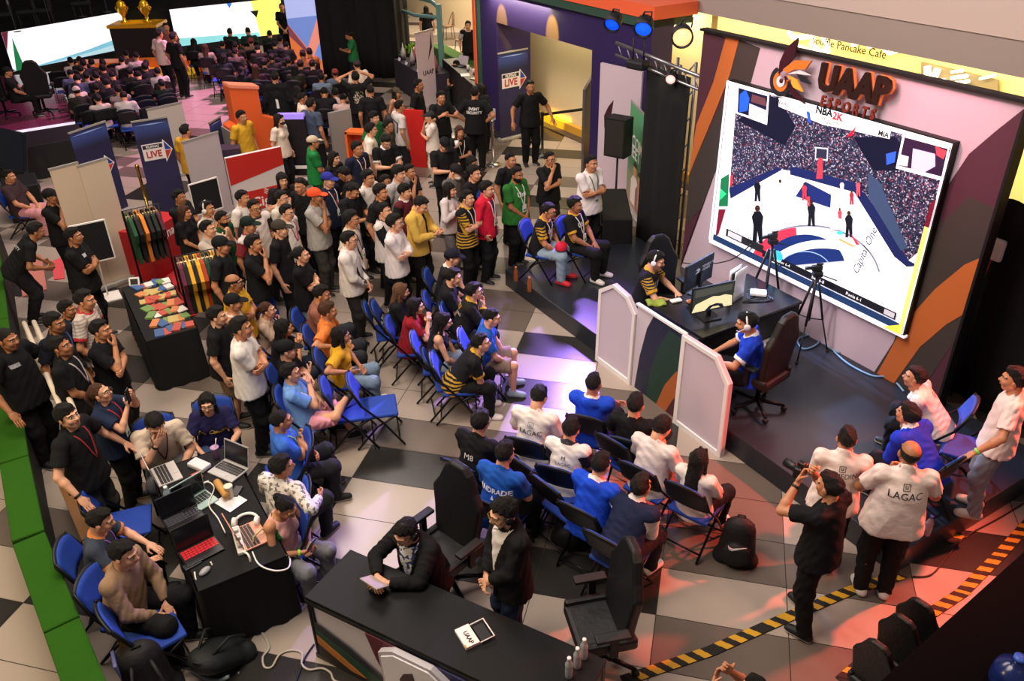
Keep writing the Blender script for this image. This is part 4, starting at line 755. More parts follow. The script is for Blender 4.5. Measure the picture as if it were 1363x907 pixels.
def game(b, w, h):
    E = lambda c, e=.8: mat(c, .4, emit=e); R = lambda P, c, k, e=.8: b.m(E(c, e)).prism([(x*w/2, z*h/2) for x, z in P], -.001*k, (0, 0, 0), (-1, 0, 0), (0, 0, 1))
    R([(-1, -1), (1, -1), (1, 1), (-1, 1)], '#3a4038', 1, .5); R([(-1, -.95), (1, -.95), (.95, -.1), (.6, .1), (.3, .05), (0, .15), (-.3, .0), (-.85, -.3)], '#e8dca8', 2, .9); R([(-.35, -.95), (.6, -.95), (.5, -.65), (.2, -.5), (-.15, -.6)], '#1a1d2e', 3); R([(-.1, -.9), (.4, -.9), (.3, -.75), (0, -.75)], '#e8dca8', 4); R([(-.9, .3), (.9, .4), (.9, .9), (-.9, .9)], '#565a50', 3, .5)
pB = ST(3.63, .68, 1.01); monitor('monitor showing a basketball game to the player in blue', pB, yaw_to(pB, ST(4.6, .5)), .58, .34, game)
pA = ST(3.04, 1.0, 1.01)
def rog(t, h): text('lettering', 'REPUBLIC OF\nGAMERS', .045, t.matrix_basis @ Vector((.05, -.017, .16+h/2)), rz(t.rotation_euler.z) @ Vector((1, 0, 0)), (0, 0, 1), mat('#d8d8dc', .5), t, extrude=.001, align='LEFT'); b = MB().m(mat('#d8d8dc', .5)); b.prism([(-.10, -.03), (-.03, -.03), (.0, .01), (-.04, .035), (-.10, .02), (-.05, .0)], .003, (.0, -.0165, .16+h/2)); b.build('emblem', None, t)
monitor('black monitor seen from behind with white gamer lettering', pA, yaw_to(pA, ST(2.0, .75)), .60, .35, lambda b, w, h: b.m(mat('#20242c', .3, emit=.3)).box((0, 0, 0), (w, .002, h)), rog)
t = thing('game_console', 'tall white game console standing on the gaming desk', 'console', ST(3.42, 1.30, 1.01), bd.rotation_euler.z+.25); MB().m(mat('#131318', .3)).box((0, 0, .2), (.05, .22, .36), None, .01).build('core', None, t)
for s in (-1, 1): o = MB().m(mat('#f0eef0', .35)).grid(lambda a, c: Vector((s*(.034+.02*(c-.5)**2), -.13+.26*a, .0+.42*c)), 4, 6).build('side_panel', None, t); m = o.modifiers.new('s', 'SOLIDIFY'); m.thickness = .008
t = thing('router', 'white router box with cables on the far end of the desk', 'router', ST(3.5, 1.62, 1.01), 0); MB().m(white).box((0, 0, .025), (.2, .14, .04), None, .01).build('case', None, t)
for k in range(3): cable('cable', ['dark coiled cable beside the router on the gaming desk', 'loose black lead trailing over the gaming desk', 'short thin cord behind the white console'][k], [ST(3.42+.1*k, 1.5+.05*k, 1.02), ST(3.55, 1.42-.06*k, 1.02), ST(3.7, 1.55, 1.02), ST(3.58+.05*k, 1.68, 1.02), ST(3.35, 1.7-.05*k, 1.02)], .006, '#1b1b1f')
for lab, s, t_, c in (('white game controller lying on the desk by the seated player', 3.08, .62, '#e8e4e0'), ('small orange and black gadget lying by the controller', 3.2, .78, '#9c5a2c')): MB_ = MB().m(mat(c, .5)).box((0, 0, .018), (.15, .08, .03), None, .014); o = MB_.build('game_controller', None, None, ST(s, t_, 1.01), .6); tag(o, lab, 'controller')
t = thing('snack_packet', 'crumpled green and yellow packet on the desk edge nearest the seated player', 'packet', ST(2.98, .38, 1.01), .3)
b = MB().m(mat('#8a9a3a', .5)).grid(lambda a, c: Vector((-.12+.24*a, -.08+.16*c, .02+.03*math.sin(9*a)*math.sin(7*c)**2)), 12, 8); o = b.build('wrapper', None, t); m = o.modifiers.new('s', 'SOLIDIFY'); m.thickness = .02
gaming_chair('black gaming chair under the player in blue at the desk', ST(4.58, .62, .28), yaw_to(ST(4.58, .62), ST(3.6, .45)), '#1a1412')
gaming_chair('black gaming chair under the seated player in a dark jersey', ST(2.62, .82, .28), yaw_to(ST(2.62, .82), ST(3.2, .75)))
def tripod(label, loc, h, rot, cam_=True):
    t = thing('camera_tripod', label, 'tripod', loc, rot); top = Vector((0, 0, h))
    for k in range(3):
        a = k*2*math.pi/3+.5; f = Vector((.42*h/1.4*math.cos(a), .42*h/1.4*math.sin(a), .012)); m_ = top.lerp(f, .55); l = MB().m(dkm).tube([top+Vector((.04*math.cos(a), .04*math.sin(a), -.04)), m_], .016, 6).tube([m_, f], .011, 6).lathe([(.02, 0), (.022, .03)], f-Vector((0, 0, .012)), 8).build('leg', None, t); MB().m(dkm).tube([Vector((0, 0, h*.48)), m_], .007, 5).build('spreader', None, l)
    MB().m(dkm).tube([(0, 0, h*.45), (0, 0, h+.05)], .018, 8).build('column', None, t); MB().m(dkm).box((0, 0, h+.08), (.09, .12, .07), None, .015).tube([(0, -.05, h+.06), (.05, -.28, h-.05)], .008, 6).build('pan_head', None, t)
    if cam_: b = MB().m(mat('#18181b', .5)).box((0, .02, h+.16), (.06, .13, .07), None, .012).lathe([(.02, .06), (.024, .10), (.024, .13)], (0, .03, h+.16), 12, rx(-math.pi/2)).box((0, -.01, h+.21), (.02, .08, .02)); o = b.build('camera', None, t)
    return t
tripod('camera on a tall tripod standing before the middle of the big screen', ST(4.02, 2.02, .28), 1.05, yaw_to(ST(4, 2), ST(3.2, .6)))
tripod('camera on a tripod behind the white console at the screen edge', ST(3.30, 1.98, .28), 1.22, yaw_to(ST(3.2, 2.1), ST(2.8, .6)))
t = thing('power_box', 'grey metal power box on the stage floor behind the desk', 'box', ST(4.02, 1.45, .28), .2); MB().m(mat('#9a958f', .5)).box((0, 0, .17), (.30, .24, .34), None, .02).build('case', None, t); MB().m(white).box((.05, 0, .36), (.16, .06, .04), None, .01).build('power_strip', None, t)
for k, (lab, P, c) in enumerate((('grey blue cable coil on the stage by the tripod feet', [(1072, 438), (1090, 455), (1070, 465), (1062, 452), (1085, 446), (1102, 462), (1118, 470)], '#6f8ba0'), ('pale blue cables running along the foot of the backdrop', [(1110, 468), (1130, 485), (1160, 500), (1185, 503), (1203, 521)], '#7ba0c4'), ('dark cable arching under the big screen to the desk', [(908, 350), (940, 352), (975, 345), (1000, 325)], '#1a1a1d'))):
    cable('cable', lab, [at(u, v, .295) if k < 2 else at(u, v, [.5, .8, 1.05, 1.3][i]) for i, (u, v) in enumerate(P)], .012 if k < 2 else .008, c)
# lighting tower
tw = thing('lighting_tower', 'truss lighting tower holding coloured stage lamps', 'truss', ST(.42, 2.75, 0), bd.rotation_euler.z); b = MB().m(mat('#8a8a8e', .3, metal=.8))
for x in (-.2, .2):
    for y in (-.15, .15): b.tube([(x, y, 0), (x, y, 3.2)], .024, 8)
for k in range(8):
    for y in (-.15, .15): b.tube([(-.2, y, .4*k), (.2, y, .4*k+.4)], .012, 6)
b.tube([(-1.2, -.25, 3.30), (.75, -.25, 3.15)], .03, 8).tube([(-1.2, -.25, 3.12), (.75, -.25, 2.97)], .022, 8)
for k in range(9): b.tube([(-1.15+.22*k, -.25, 3.29-.017*k), (-1.05+.22*k, -.25, 3.11-.017*k)], .01, 5)
b.build('truss', None, tw)
def stage_lamp(label, u, v, t0, aim, lens, r=.13, L=.26, glow=6):
    s, z = onst(u, v, t0); p = ST(s, t0, z); d = (Vector(aim)-p).normalized(); X = d.orthogonal().normalized(); R = Matrix((X, d.cross(X), d)).transposed(); t = thing('stage_light', label, 'light', p)
    MB().m(dkm).lathe([(.05, -L*.7), (r*.9, -L*.5), (r, -.02), (r*1.02, L*.3), (r*.93, L*.3), (r*.86, L*.12)], (0, 0, 0), 18, R).build('housing', None, t); MB().m(mat(lens, .2, emit=glow)).lathe([(.01, L*.20), (r*.86, L*.16), (r*.86, L*.13)], (0, 0, 0), 18, R).build('lens', None, t)
    MB().m(dkm).tube([X*r*1.1, X*r*1.2+Vector((0, 0, r*.8)), Vector((0, 0, r*1.5)), -X*r*1.2+Vector((0, 0, r*.8)), -X*r*1.1], .014, 6).build('yoke', None, t); return t
cx = tuple(CAM)
stage_lamp('black stage light glowing blue, at the free end of the truss arm', 816, 30, 2.45, at(560, 560), '#0c46ff', .13, glow=1.5); stage_lamp('black stage light glowing blue, nearer the tower', 857, 36, 2.45, at(640, 760), '#1450ff', .14, glow=1.5); stage_lamp('black stage light glowing warm white on the tower top', 908, 48, 2.45, at(1000, 700, 2), '#ffc080', .15, glow=1.6); stage_lamp('small stage light glowing pinkish white hung below the tower top', 893, 104, 2.40, at(760, 560, 2), '#ffb0a8', .08, glow=1.6)
t = thing('stage_light', 'moving head stage light hanging unlit under the truss arm', 'light', ST(*[onst(850, 70, 2.42)[0], 2.42, onst(850, 86, 2.42)[1]])); MB().m(dkm).box((0, 0, 0), (.34, .22, .14), rz(-.6), .04).build('base', None, t); MB().m(dkm).tube([(-.08, 0, .05), (-.08, 0, .38)], .014, 6).tube([(.08, 0, .05), (.08, 0, .38)], .014, 6).build('hanger', None, t)
# speaker on a stand
sp = thing('loudspeaker', 'black loudspeaker raised on a pole beside the green banner', 'speaker', at(818, 292, 0), face(235)); zs = 1.22
MB().m(mat('#141416', .6)).prism([(-.20, 0), (.20, 0), (.20, .68), (-.20, .68)], -.30, (0, .15, zs), un=(0, 1, 0)).build('cabinet', None, sp); MB().m(mat('#26221f', .8, bump=.6, bscale=200)).box((0, .155, zs+.34), (.36, .012, .62)).build('grille', None, sp)
MB().m(dkm).tube([(0, 0, .0), (0, 0, zs)], .02, 8).build('pole', None, sp)
for k in range(3): a = k*2.094; MB().m(dkm).tube([(0, 0, .45), (.38*math.cos(a), .38*math.sin(a), .015)], .012, 6).build('leg', None, sp)
# banners
def rollup(label, u0, v0, u1, v1, h, art, cat='banner', name='rollup_banner', base=True):
    A, B_ = at(u0, v0), at(u1, v1); d = B_-A; L = d.length; t = thing(name, label, cat, A, math.atan2(d.y, d.x)); art(t, L, h)
    if base: MB().m(mat('#b8b4b0', .4, metal=.5)).box((L/2, 0, .04), (L+.04, .18, .08), None, .02).build('base', None, t); MB().m(mat('#b8b4b0', .4, metal=.5)).box((L/2, 0, h), (L+.02, .03, .03)).build('top_rail', None, t); MB().m(steel).tube([(L/2, .05, .06), (L/2, .03, h)], .010, 6).build('support_pole', None, t)
    return t
def live_art(t, L, h, zl=.62):
    MB().m(grad([(0, '#211d42'), (.45, '#282552'), (.8, '#1c1a40'), (.93, '#34468a'), (1, '#1a183a')], .08, h)).box((L/2, 0, h/2+.04), (L, .012, h-.08)).build('sheet', None, t)
    b = MB().m(mat('#e9e4e4', .6)).prism([(L*.10, h*(zl-.015)), (L*.70, h*(zl-.015)), (L*.70, h*(zl-.055)), (L*.95, h*(zl+.065)), (L*.72, h*(zl+.175)), (L*.70, h*(zl+.148)), (L*.10, h*(zl+.148))], .004, (0, -.008, 0)); b.m(mat('#c23a35', .6)).prism([(L*.73, h*(zl-.03)), (L*.91, h*(zl+.062)), (L*.73, h*(zl+.062))], .003, (0, -.0125, 0)); b.m(mat('#2b3f9a', .6)).prism([(L*.73, h*(zl+.07)), (L*.91, h*(zl+.07)), (L*.74, h*(zl+.155))], .003, (0, -.0125, 0)); b.m(mat('#23232c', .6)).prism([(L*.12, h*(zl+.10)), (L*.68, h*(zl+.10)), (L*.68, h*(zl+.138)), (L*.12, h*(zl+.138))], .003, (0, -.0125, 0)); b.build('logo_plate', None, t)
    R = rz(t.rotation_euler.z); X = R @ Vector((1, 0, 0))
    text('lettering', 'LIVE', L*.27, t.matrix_basis @ Vector((L*.40, -.017, h*(zl+.04))), X, (0, 0, 1), mat('#b5312d', .6), t, bold=L*.008, extrude=.001, sx=.9); text('lettering', 'PILIPINAS', L*.10, t.matrix_basis @ Vector((L*.40, -.019, h*(zl+.118))), X, (0, 0, 1), mat('#e6e0e0', .6), t, bold=L*.003, extrude=.001, sx=.9)
    b = MB().m(mat('#8fa8e8', .6)).prism([(L*.05, h*.955), (L*.5, h*.962), (L*.95, h*.955), (L*.5, h*.948)], .003, (0, -.007, 0)); b.build('light_streak', None, t)
rollup('navy roll-up banner with white and red logo plate, fully visible beside the white panel', 208, 292, 252, 283, 1.86, live_art)
rollup('navy roll-up banner partly hidden behind the tall white boards', 128, 300, 172, 280, 1.75, lambda t, L, h: live_art(t, L, h, .50))
rollup('navy roll-up banner with lettering standing at the entrance arch', 666, 189, 703, 180, 2.0, live_art)
rollup('narrow navy banner turned edge-on by the pink aisle', 296, 250, 310, 240, 1.35, lambda t, L, h: live_art(t, L, h, .3))
rollup('blank back of a pale roll-up banner behind the fully visible navy banner', 218, 240, 262, 228, 1.5, lambda t, L, h: MB().m(mat('#b5aca6', .7)).box((L/2, 0, h/2+.04), (L, .012, h-.08)).build('sheet', None, t))
rollup('blank grey back of a roll-up banner with a small black sign in front', 268, 302, 312, 285, 1.6, lambda t, L, h: MB().m(mat('#b9aeb4', .7)).box((L/2, 0, h/2+.04), (L, .012, h-.08)).build('sheet', None, t))
rollup('tall blank white board with a dark seam, left of its twin', 118, 392, 152, 380, 2.05, lambda t, L, h: MB().m(mat('#cdb8a2', .7)).box((L/2, 0, h/2+.04), (L, .012, h-.08)).build('sheet', None, t))
rollup('tall blank white board reaching down to the merchandise table', 151, 381, 186, 367, 2.0, lambda t, L, h: MB().m(mat('#cdbba8', .7)).box((L/2, 0, h/2+.04), (L, .012, h-.08)).build('sheet', None, t))
def board_sign(label, u0, v0, u1, v1, z0, h):
    A, B_ = at(u0, v0), at(u1, v1); d = B_-A; L = d.length; t = thing('chalkboard_sign', label, 'sign', A, math.atan2(d.y, d.x)); MB().m(mat('#15161b', .6)).box((L/2, 0, z0+h/2), (L, .02, h)).build('board', None, t); b = MB().m(white)
    for x, z, w, q in ((0, z0+h/2, .02, h), (L, z0+h/2, .02, h), (L/2, z0, L, .02), (L/2, z0+h, L, .02)): b.box((x, 0, z), (w, .03, q))
    b.build('frame', None, t); b = MB().m(white).tube([(L*.5, .12, .01), (L*.5, .02, z0+h)], .012, 6).box((L/2, .06, .012), (.34, .34, .02)); b.build('stand', None, t)
board_sign('black signboard in a white frame in front of the tall white boards', 124, 404, 168, 393, .66, .62); board_sign('black signboard in a white frame before the grey banner back', 268, 322, 304, 310, .50, .56)
def white_art(t, L, h): MB().m(mat('#cfbcc4', .7)).box((L/2, 0, h/2+.04), (L, .012, h-.08)).build('sheet', None, t); b = MB().m(mat('#2a1a20', .6)); b.prism([(L*.62, h*.62), (L*.9, h*.78), (L*.88, h*.97), (L*.80, h*.82)], .003, (0, -.007, 0)); b.build('flame_emblem', None, t); X = rz(t.rotation_euler.z) @ Vector((1, 0, 0)); text('lettering', 'UAAP', L*.25, t.matrix_basis @ Vector((L*.6, -.009, h*.47)), X, (0, 0, 1), mat('#221a20', .6), t, bold=.003, extrude=.001)
rollup('white standee with dark flame emblem and dark lettering behind the standing person', 560, 148, 582, 140, 1.95, white_art)
def green_art(t, L, h):
    MB().m(grad([(0, '#a08070'), (.3, '#7d8f70'), (.45, '#3d7a4e'), (1, '#56a070')], .08, h)).box((L/2, 0, h/2+.04), (L, .012, h-.08)).build('sheet', None, t); X = rz(t.rotation_euler.z) @ Vector((1, 0, 0))
    for s, z in (('COME', .66), ('MEET US', .57)): text('lettering', s, L*.26, t.matrix_basis @ Vector((L*.55, -.009, h*z)), X, (0, 0, 1), mat('#f2f0ea', .6), t, bold=.003, extrude=.001)
    for x, c, z in ((.45, '#d9cfc8', .0), (.72, '#c98f84', -.04)):
        b = MB().m(mat(c, .7)).prism([(L*(x-.20), h*.08), (L*(x+.2), h*.08), (L*(x+.2), h*(.30+z)), (L*(x+.08), h*(.36+z)), (L*(x-.08), h*(.36+z)), (L*(x-.2), h*(.30+z))], .002, (0, -.007, 0)); b.m(mat('#c98a66', .6)).prism([(L*(x+.10*math.cos(a)), h*(.42+z)+.13*math.sin(a)) for a in np.linspace(0, 6.28, 14)], .002, (0, -.009, 0)); b.m(mat('#231612', .6)).prism([(L*(x+.11*math.cos(a)), h*(.43+z)+.14*math.sin(a)) for a in np.linspace(.3, 2.84, 10)], .002, (0, -.011, 0)); b.build('portrait', None, t)
rollup('green roll-up banner with white COME MEET US lettering and two portraits', 833, 268, 855, 303, 1.95, green_art)
t = rollup('white upright panel with a dark flame emblem beside the entrance arch', 795, 246, 846, 264, 2.42, lambda t, L, h: (MB().m(mat('#c9b6c4', .6)).box((L/2, 0, h/2), (L, .06, h)).build('panel_board', None, t), MB().m(mat('#3a1a26', .6)).prism([(L*.16, h*.50), (L*.30, h*.56), (L*.36, h*.74), (L*.24, h*.68), (L*.14, h*.60)], .004, (0, -.031, 0)).build('flame_emblem', None, t)), 'panel', 'standing_panel', False)
t = rollup('grey metal barrier panel at the edge of the doorway', 773, 232, 784, 222, 1.95, lambda t, L, h: MB().m(mat('#6b6468', .4, metal=.5)).prism([(0, 0), (L, 0), (L, h), (0, h*.9)], .05).build('panel_board', None, t), 'barrier', 'barrier_panel', False)
def stanchion(label, u, v, to=None, c='#a8a29a', belt='#17171a'):
    t = thing('stanchion', label, 'post', at(u, v)); MB().m(mat(c, .25, metal=.9)).lathe([(.17, 0), (.17, .02), (.10, .05), (.03, .07), (.03, .90), (.04, .92), (.04, .98), (.01, 1.0)], n=18).build('post', None, t)
    if to: w = Vector(to)-t.location; MB().m(mat(belt, .7)).box((w.x/2, w.y/2, .93+w.z/2), (Vector((w.x, w.y)).length, .012, .06), rz(math.atan2(w.y, w.x))).build('belt', None, t)
    return t
stanchion('steel queue post with sign holder beside the security guard', 657, 220); stanchion('queue post with black belt across the doorway', 722, 208, at(776, 200)+Vector((0, 0, 0)), '#3a3a3c'); stanchion('brass rope post standing by the jersey rack', 199, 285, None, '#b08a48')
t = [o for o in COL.objects if o.get('label', '').startswith('steel queue post')][0]; MB().m(mat('#c8c4c0', .5)).box((0, -.02, 1.12), (.16, .012, .24)).build('sign_holder', None, t)
# red provider booth
ck = thing('booth_counter', 'red and white booth counter with a signal wave mark', 'counter', at(318, 300), yaw_to(at(318, 300), at(388, 282))+math.pi/2); Lc = (at(388, 282)-at(318, 300)).length; hc = 1.28
b = MB().m(mat('#d8cdd0', .5)).box((Lc/2, .04, hc/2), (Lc, .08, hc)); b.m(mat('#c22a26', .5)).prism([(0, hc), (Lc, hc), (Lc, hc*.74), (0, hc*.60)], .006, (0, 0, 0)); b.prism([(Lc*.22, hc*.16), (Lc, hc*.16), (Lc, hc*.46), (Lc*.22, hc*.46)], .007, (0, 0, 0)); b.build('body', None, ck); X = rz(ck.rotation_euler.z) @ Vector((1, 0, 0)); text('lettering', 'Cignal', Lc*.26, ck.matrix_basis @ Vector((Lc*.62, -.009, hc*.27)), X, (0, 0, 1), mat('#f0e8e8', .5), ck, bold=.004, extrude=.001)
b = MB().m(mat('#f0e8e8', .5))
for r in (.04, .075, .11): b.tube([(Lc*.56+r*math.cos(a), -.010, hc*.36+r*math.sin(a)) for a in np.linspace(.1, 1.5, 8)], .008, 5)
b.build('signal_mark', None, ck)
t = thing('booth_arch', 'orange stepped booth block with grey side behind the red counter', 'booth', at(345, 262), ck.rotation_euler.z); b = MB().m(mat('#e0602c', .5)).prism([(-.1, 0), (1.25, 0), (1.25, 1.0), (1.0, 1.2), (.62, 1.35), (.62, 1.9), (.05, 2.02), (.05, 1.3), (-.1, 1.25)], -.35, (0, .75, 0)); b.m(mat('#e88a70', .5)).box((.35, .92, 1.98), (.60, .38, .06), ry(.2)); b.build('block', None, t); MB().m(mat('#8a8684', .6)).box((-.12, .9, .6), (.03, .5, 1.2)).build('side_board', None, t)
t = thing('booth_box', 'small dark purple box beside the orange block', 'box', at(312, 268)); MB().m(mat('#3f2c42', .6)).box((0, 0, .55), (.6, .4, 1.1), rz(.6)).build('case', None, t)
t = thing('display_screen', 'dark upright screen with a lilac top on a white stand', 'screen', at(402, 248), yaw_to(at(402, 248), at(392, 262))); MB().m(mat('#1c181e', .4)).box((0, 0, .85), (.55, .12, 1.2), None, .01).build('housing', None, t); MB().m(mat('#8f78d8', .4, emit=.8)).box((0, .0, 1.46), (.53, .13, .10)).build('lit_header', None, t); b = MB().m(white)
for x in (-.24, .24): b.tube([(x, .12, .01), (x, .12, .7)], .016, 6)
b.box((0, .12, .45), (.5, .02, .06)).box((0, .12, .2), (.5, .02, .06)); b.build('stand', None, t)
t = thing('advert_board', 'slanted grey advertising board amid the crowd', 'board', at(462, 232), yaw_to(at(462, 232), at(500, 222))+math.pi/2); MB().m(mat('#8d8a88', .6)).box((0, 0, .68), (.50, .07, 1.36), ry(.0)).build('board', None, t)
t = thing('advert_box', 'orange and red open display box right of the grey board', 'box', at(484, 236)); b = MB().m(mat('#e0682c', .5)); 
for x, z, w, h_ in ((-.22, .5, .05, 1.0), (.22, .5, .05, 1.0), (0, .98, .48, .05), (0, .1, .48, .2)): b.box((x, 0, z), (w, .3, h_), None)
b.m(mat('#c03a2a', .5)).box((0, .12, .5), (.42, .03, .9)); b.build('case', None, t)
t = thing('advert_board', 'red board with white lettering by the person in a white shirt and cap', 'board', at(556, 222), face(250)); MB().m(mat('#c8231f', .5)).box((0, 0, .62), (.46, .06, 1.24)).build('board', None, t); MB().m(mat('#efe4e0', .5)).prism([(-.18, .55), (-.05, .62), (-.05, .78), (-.18, .74)], .004, (0, -.031, 0)).prism([(.05, .45), (.16, .50), (.16, .62), (.05, .58)], .004, (0, -.031, 0)).build('print', None, t)
# far stage
def led(label, u0, v0, u1, v1, z0, z1, art, th=.15):
    A, B_ = at(u0, v0, z0), at(u1, v1, z0); A.z = B_.z = 0; d = B_-A; L = d.length; t = thing('led_wall', label, 'screen', A, math.atan2(d.y, d.x)); MB().m(black).box((L/2, th/2+.02, z1/2), (L, th, z1)).build('riser', None, t); b = MB(); art(b, L, z0, z1); b.build('picture', None, t); return t
def lp(b, P, c, k, e=1.1): b.m(mat(c, .5, emit=e)).prism(P, .002*k, (0, 0, 0))
def artL(b, L, a, z): lp(b, [(0, a), (L, a), (L, z), (0, z)], '#e9eaf0', 5, 1.15); lp(b, [(L*.10, a), (L, a), (L, a+.42), (L*.6, a+.18)], '#7fc4dc', 6, .8); lp(b, [(L*.3, a), (L, a), (L, a+.22)], '#b8dce8', 7, .8); lp(b, [(L*.02, a), (L*.09, a), (L*.065, a+.95)], '#1f7a4a', 7, .7); lp(b, [(0, a+.6), (L*.05, z), (0, z)], '#6a1f3a', 7, .7)
def artR(b, L, a, z): lp(b, [(0, a), (L, a), (L, z), (0, z)], '#e6e8ea', 5, 1.15); lp(b, [(0, a), (L*.75, a), (L*.75, a+.14), (0, a+.26)], '#86d4dc', 6, .8); lp(b, [(L*.76, a), (L, a), (L, z), (L*.72, z)], '#d9e26a', 6, 1); lp(b, [(L*.70, z-.32), (L*.78, z-.32), (L*.75, z-.55)], '#15181a', 7, .2); lp(b, [(L*.5, z), (L*.55, z), (L*.52, z-.16)], '#2a6ac8', 7)
led('long white video wall with a green spike and pale blue swoosh', 18, 95, 174, 63, .32, 1.45, artL); led('white video wall with a lime end panel right of the gold podium', 236, 62, 380, 44, .32, 1.5, artR)
def artC(b, L, a, z): lp(b, [(0, a), (L, a), (L, z), (0, z)], '#6f86c8', 3, .8); lp(b, [(0, a+1.5), (L, a+1.7), (L, z), (0, z)], '#aab6e8', 4, .8); lp(b, [(0, a+.1), (L*.6, a), (L, a), (L, a+.25), (L*.55, a+.6), (0, a+1.35)], '#d8703c', 5, .8); lp(b, [(L*.45, a+.6), (L, a+1.9), (L, a+1.2), (L*.62, a+.45)], '#e08a78', 6, .8); lp(b, [(0, a+1.0), (L*.5, a+.5), (L*.5, a+.6), (0, a+1.35)], '#8a4a58', 6, .5)
led('tall lilac and orange video column beside the black drape', 392, 92, 438, 98, .05, 3.0, artC, .3)
pd = thing('trophy_podium', 'black podium with gold cloth between the two white video walls', 'podium', at(195, 84), face(270)); MB().m(mat('#19171c', .6)).box((0, 0, .65), (1.5, .9, 1.1), None, .02).build('body', None, pd); MB().m(mat('#e2a51e', .4, bump=.3)).box((0, 0, 1.23), (1.6, 1.0, .10), None, .02).build('cloth', None, pd)
for k, x in enumerate((-.36, .38)): t = thing('trophy', ['gold trophy on the podium, nearer the long white wall', 'gold trophy on the podium, nearer the lime panel'][k], 'trophy', pd.matrix_basis @ Vector((x, 0, 1.28)), 0); MB().m(mat('#d8a830', .25, metal=.7)).lathe([(.15, 0), (.15, .05), (.06, .08), (.05, .2), (.14, .32), (.16, .5), (.12, .62), (.03, .68)], n=14).build('cup', None, t); MB().m(mat('#d8a830', .25, metal=.7)).tube([(-.15, 0, .52), (-.24, 0, .45), (-.12, 0, .3)], .02, 6).tube([(.15, 0, .52), (.24, 0, .45), (.12, 0, .3)], .02, 6).build('handle', None, t)
so_ = thing('stage_steps', 'orange and yellow lit steps at the foot of the podium', 'steps', at(205, 96), face(270)); MB().m(mat('#d8641e', .5, emit=.25)).box((0, -.15, .18), (4.6, .6, .36), rz(.05)).build('upper_step', None, so_); MB().m(mat('#f0b428', .5, emit=.45)).box((.4, .35, .09), (3.6, .5, .18), rz(.05)).build('lower_step', None, so_)
lamp('podium_gold', 'SPOT', at(192, 78)+Vector((1.5, -1.5, 4)), at(192, 78)+Vector((0, 0, 1)), 260, (1, .7, .1), spot_size=.6, spot_blend=.7)
q = [at(18, 95, .32), at(174, 63, .32), at(236, 62, .32), at(380, 44, .32)]; q = [Vector((p.x-.35, p.y+.35, 0)) for p in q]; q += [q[3]+Vector((-1, 8, 0)), q[0]+Vector((-9, 3, 0))]; b = MB().m(mat('#0c0e12', .8)).prism([(p.x, p.y) for p in q], 1.4, (0, 0, 1.4), (1, 0, 0), (0, 1, 0), (0, 0, -1)); struct(b.build('floor_far_stage'))
for k, (u, v) in enumerate(((24, 28), (55, 24), (75, 22), (125, 12))):
    p = at(u, v+8, 1.4); t = thing('stage_chair', 'dark high-backed chair on the far stage, %s along from the corner' % ['first', 'second', 'third', 'last'][k], 'chair', p, -.9); MB().m(mat('#1a1c22', .7)).prism([(-.3, .4), (.3, .4), (.33, 1.0), (.18, 1.25), (-.18, 1.25), (-.33, 1.0)], .1, (0, 0, 0)).build('backrest', None, t); MB().m(mat('#1a1c22', .7)).box((0, -.3, .42), (.6, .6, .12), None, .03).build('seat', None, t)
    for x in (-.25, .25):
        for y in (-.55, -.05): MB().m(dkm).box((x, y, .2), (.04, .04, .4)).build('leg', None, t)
for k, (u, v) in enumerate(((22, 42), (68, 33), (110, 22), (143, 16))):
    t = thing('microphone_stand', 'microphone stand on the far stage edge, %s from the corner' % ['first', 'second', 'third', 'fourth'][k], 'microphone', at(u, v, 1.4)); MB().m(mat('#4a4a50', .4)).lathe([(.14, 0), (.14, .02), (.012, .03), (.012, .75)], n=10).build('stand', None, t); MB().m(mat('#8a8a90', .4)).lathe([(.01, .74), (.03, .80), (.034, .86), (.01, .90)], n=10).build('microphone', None, t)
# small desk stage at the far left
A = at(-40, 190, .45); fs = thing('panel_stage', 'low glossy stage with lit front at the far left', 'stage', at(40, 200), 0); c0, c1, c2, c3 = [at(u, v, .45)-fs.location for u, v in ((-60, 185), (100, 160), (72, 95), (-90, 110))]
b = MB().m(mat('#6a3048', .2, spec=.6)).prism([(p.x, p.y) for p in (c0, c1, c2, c3)], .08, (0, 0, c0.z), (1, 0, 0), (0, 1, 0), (0, 0, -1)); b.build('deck', None, fs); b = MB().m(mat('#e0dcec', .4, emit=.75)).prism([(0, 0), ((c1-c0).length, 0), ((c1-c0).length, .42), (0, .42)], .05, (c0.x, c0.y, .0), (c1-c0).normalized(), (0, 0, 1), Vector((c1-c0).cross(Vector((0, 0, 1)))).normalized()); b.build('lit_front', None, fs)
gaming_chair('black gaming chair on the far left stage with its back turned', at(62, 152, .45), face(110)); gaming_chair('black gaming chair at the picture edge under the seated host', at(10, 155, .45), face(80))
t = thing('flat_screen', 'large dark screen lying on its stand at the left edge', 'screen', at(22, 250), face(60)); MB().m(mat('#141c26', .25)).box((0, 0, .85), (1.5, .10, .8), rx(-.3), .02).build('panel', None, t); MB().m(dkm).box((0, -.05, .25), (.3, .3, .5)).build('foot', None, t)
t = thing('flight_case', 'black equipment case on the floor below the dark screen', 'case', at(40, 285), face(30)); MB().m(mat('#121314', .6)).box((0, 0, .34), (.8, .6, .68), None, .02).build('case', None, t); MB().m(steel).box((0, .31, .5), (.2, .02, .04)).build('handle', None, t)
t, lx_, ly_, s_ = table('long black table below the lit stage at the left', at(20, 245), at(128, 225), at(118, 205), .72, black)
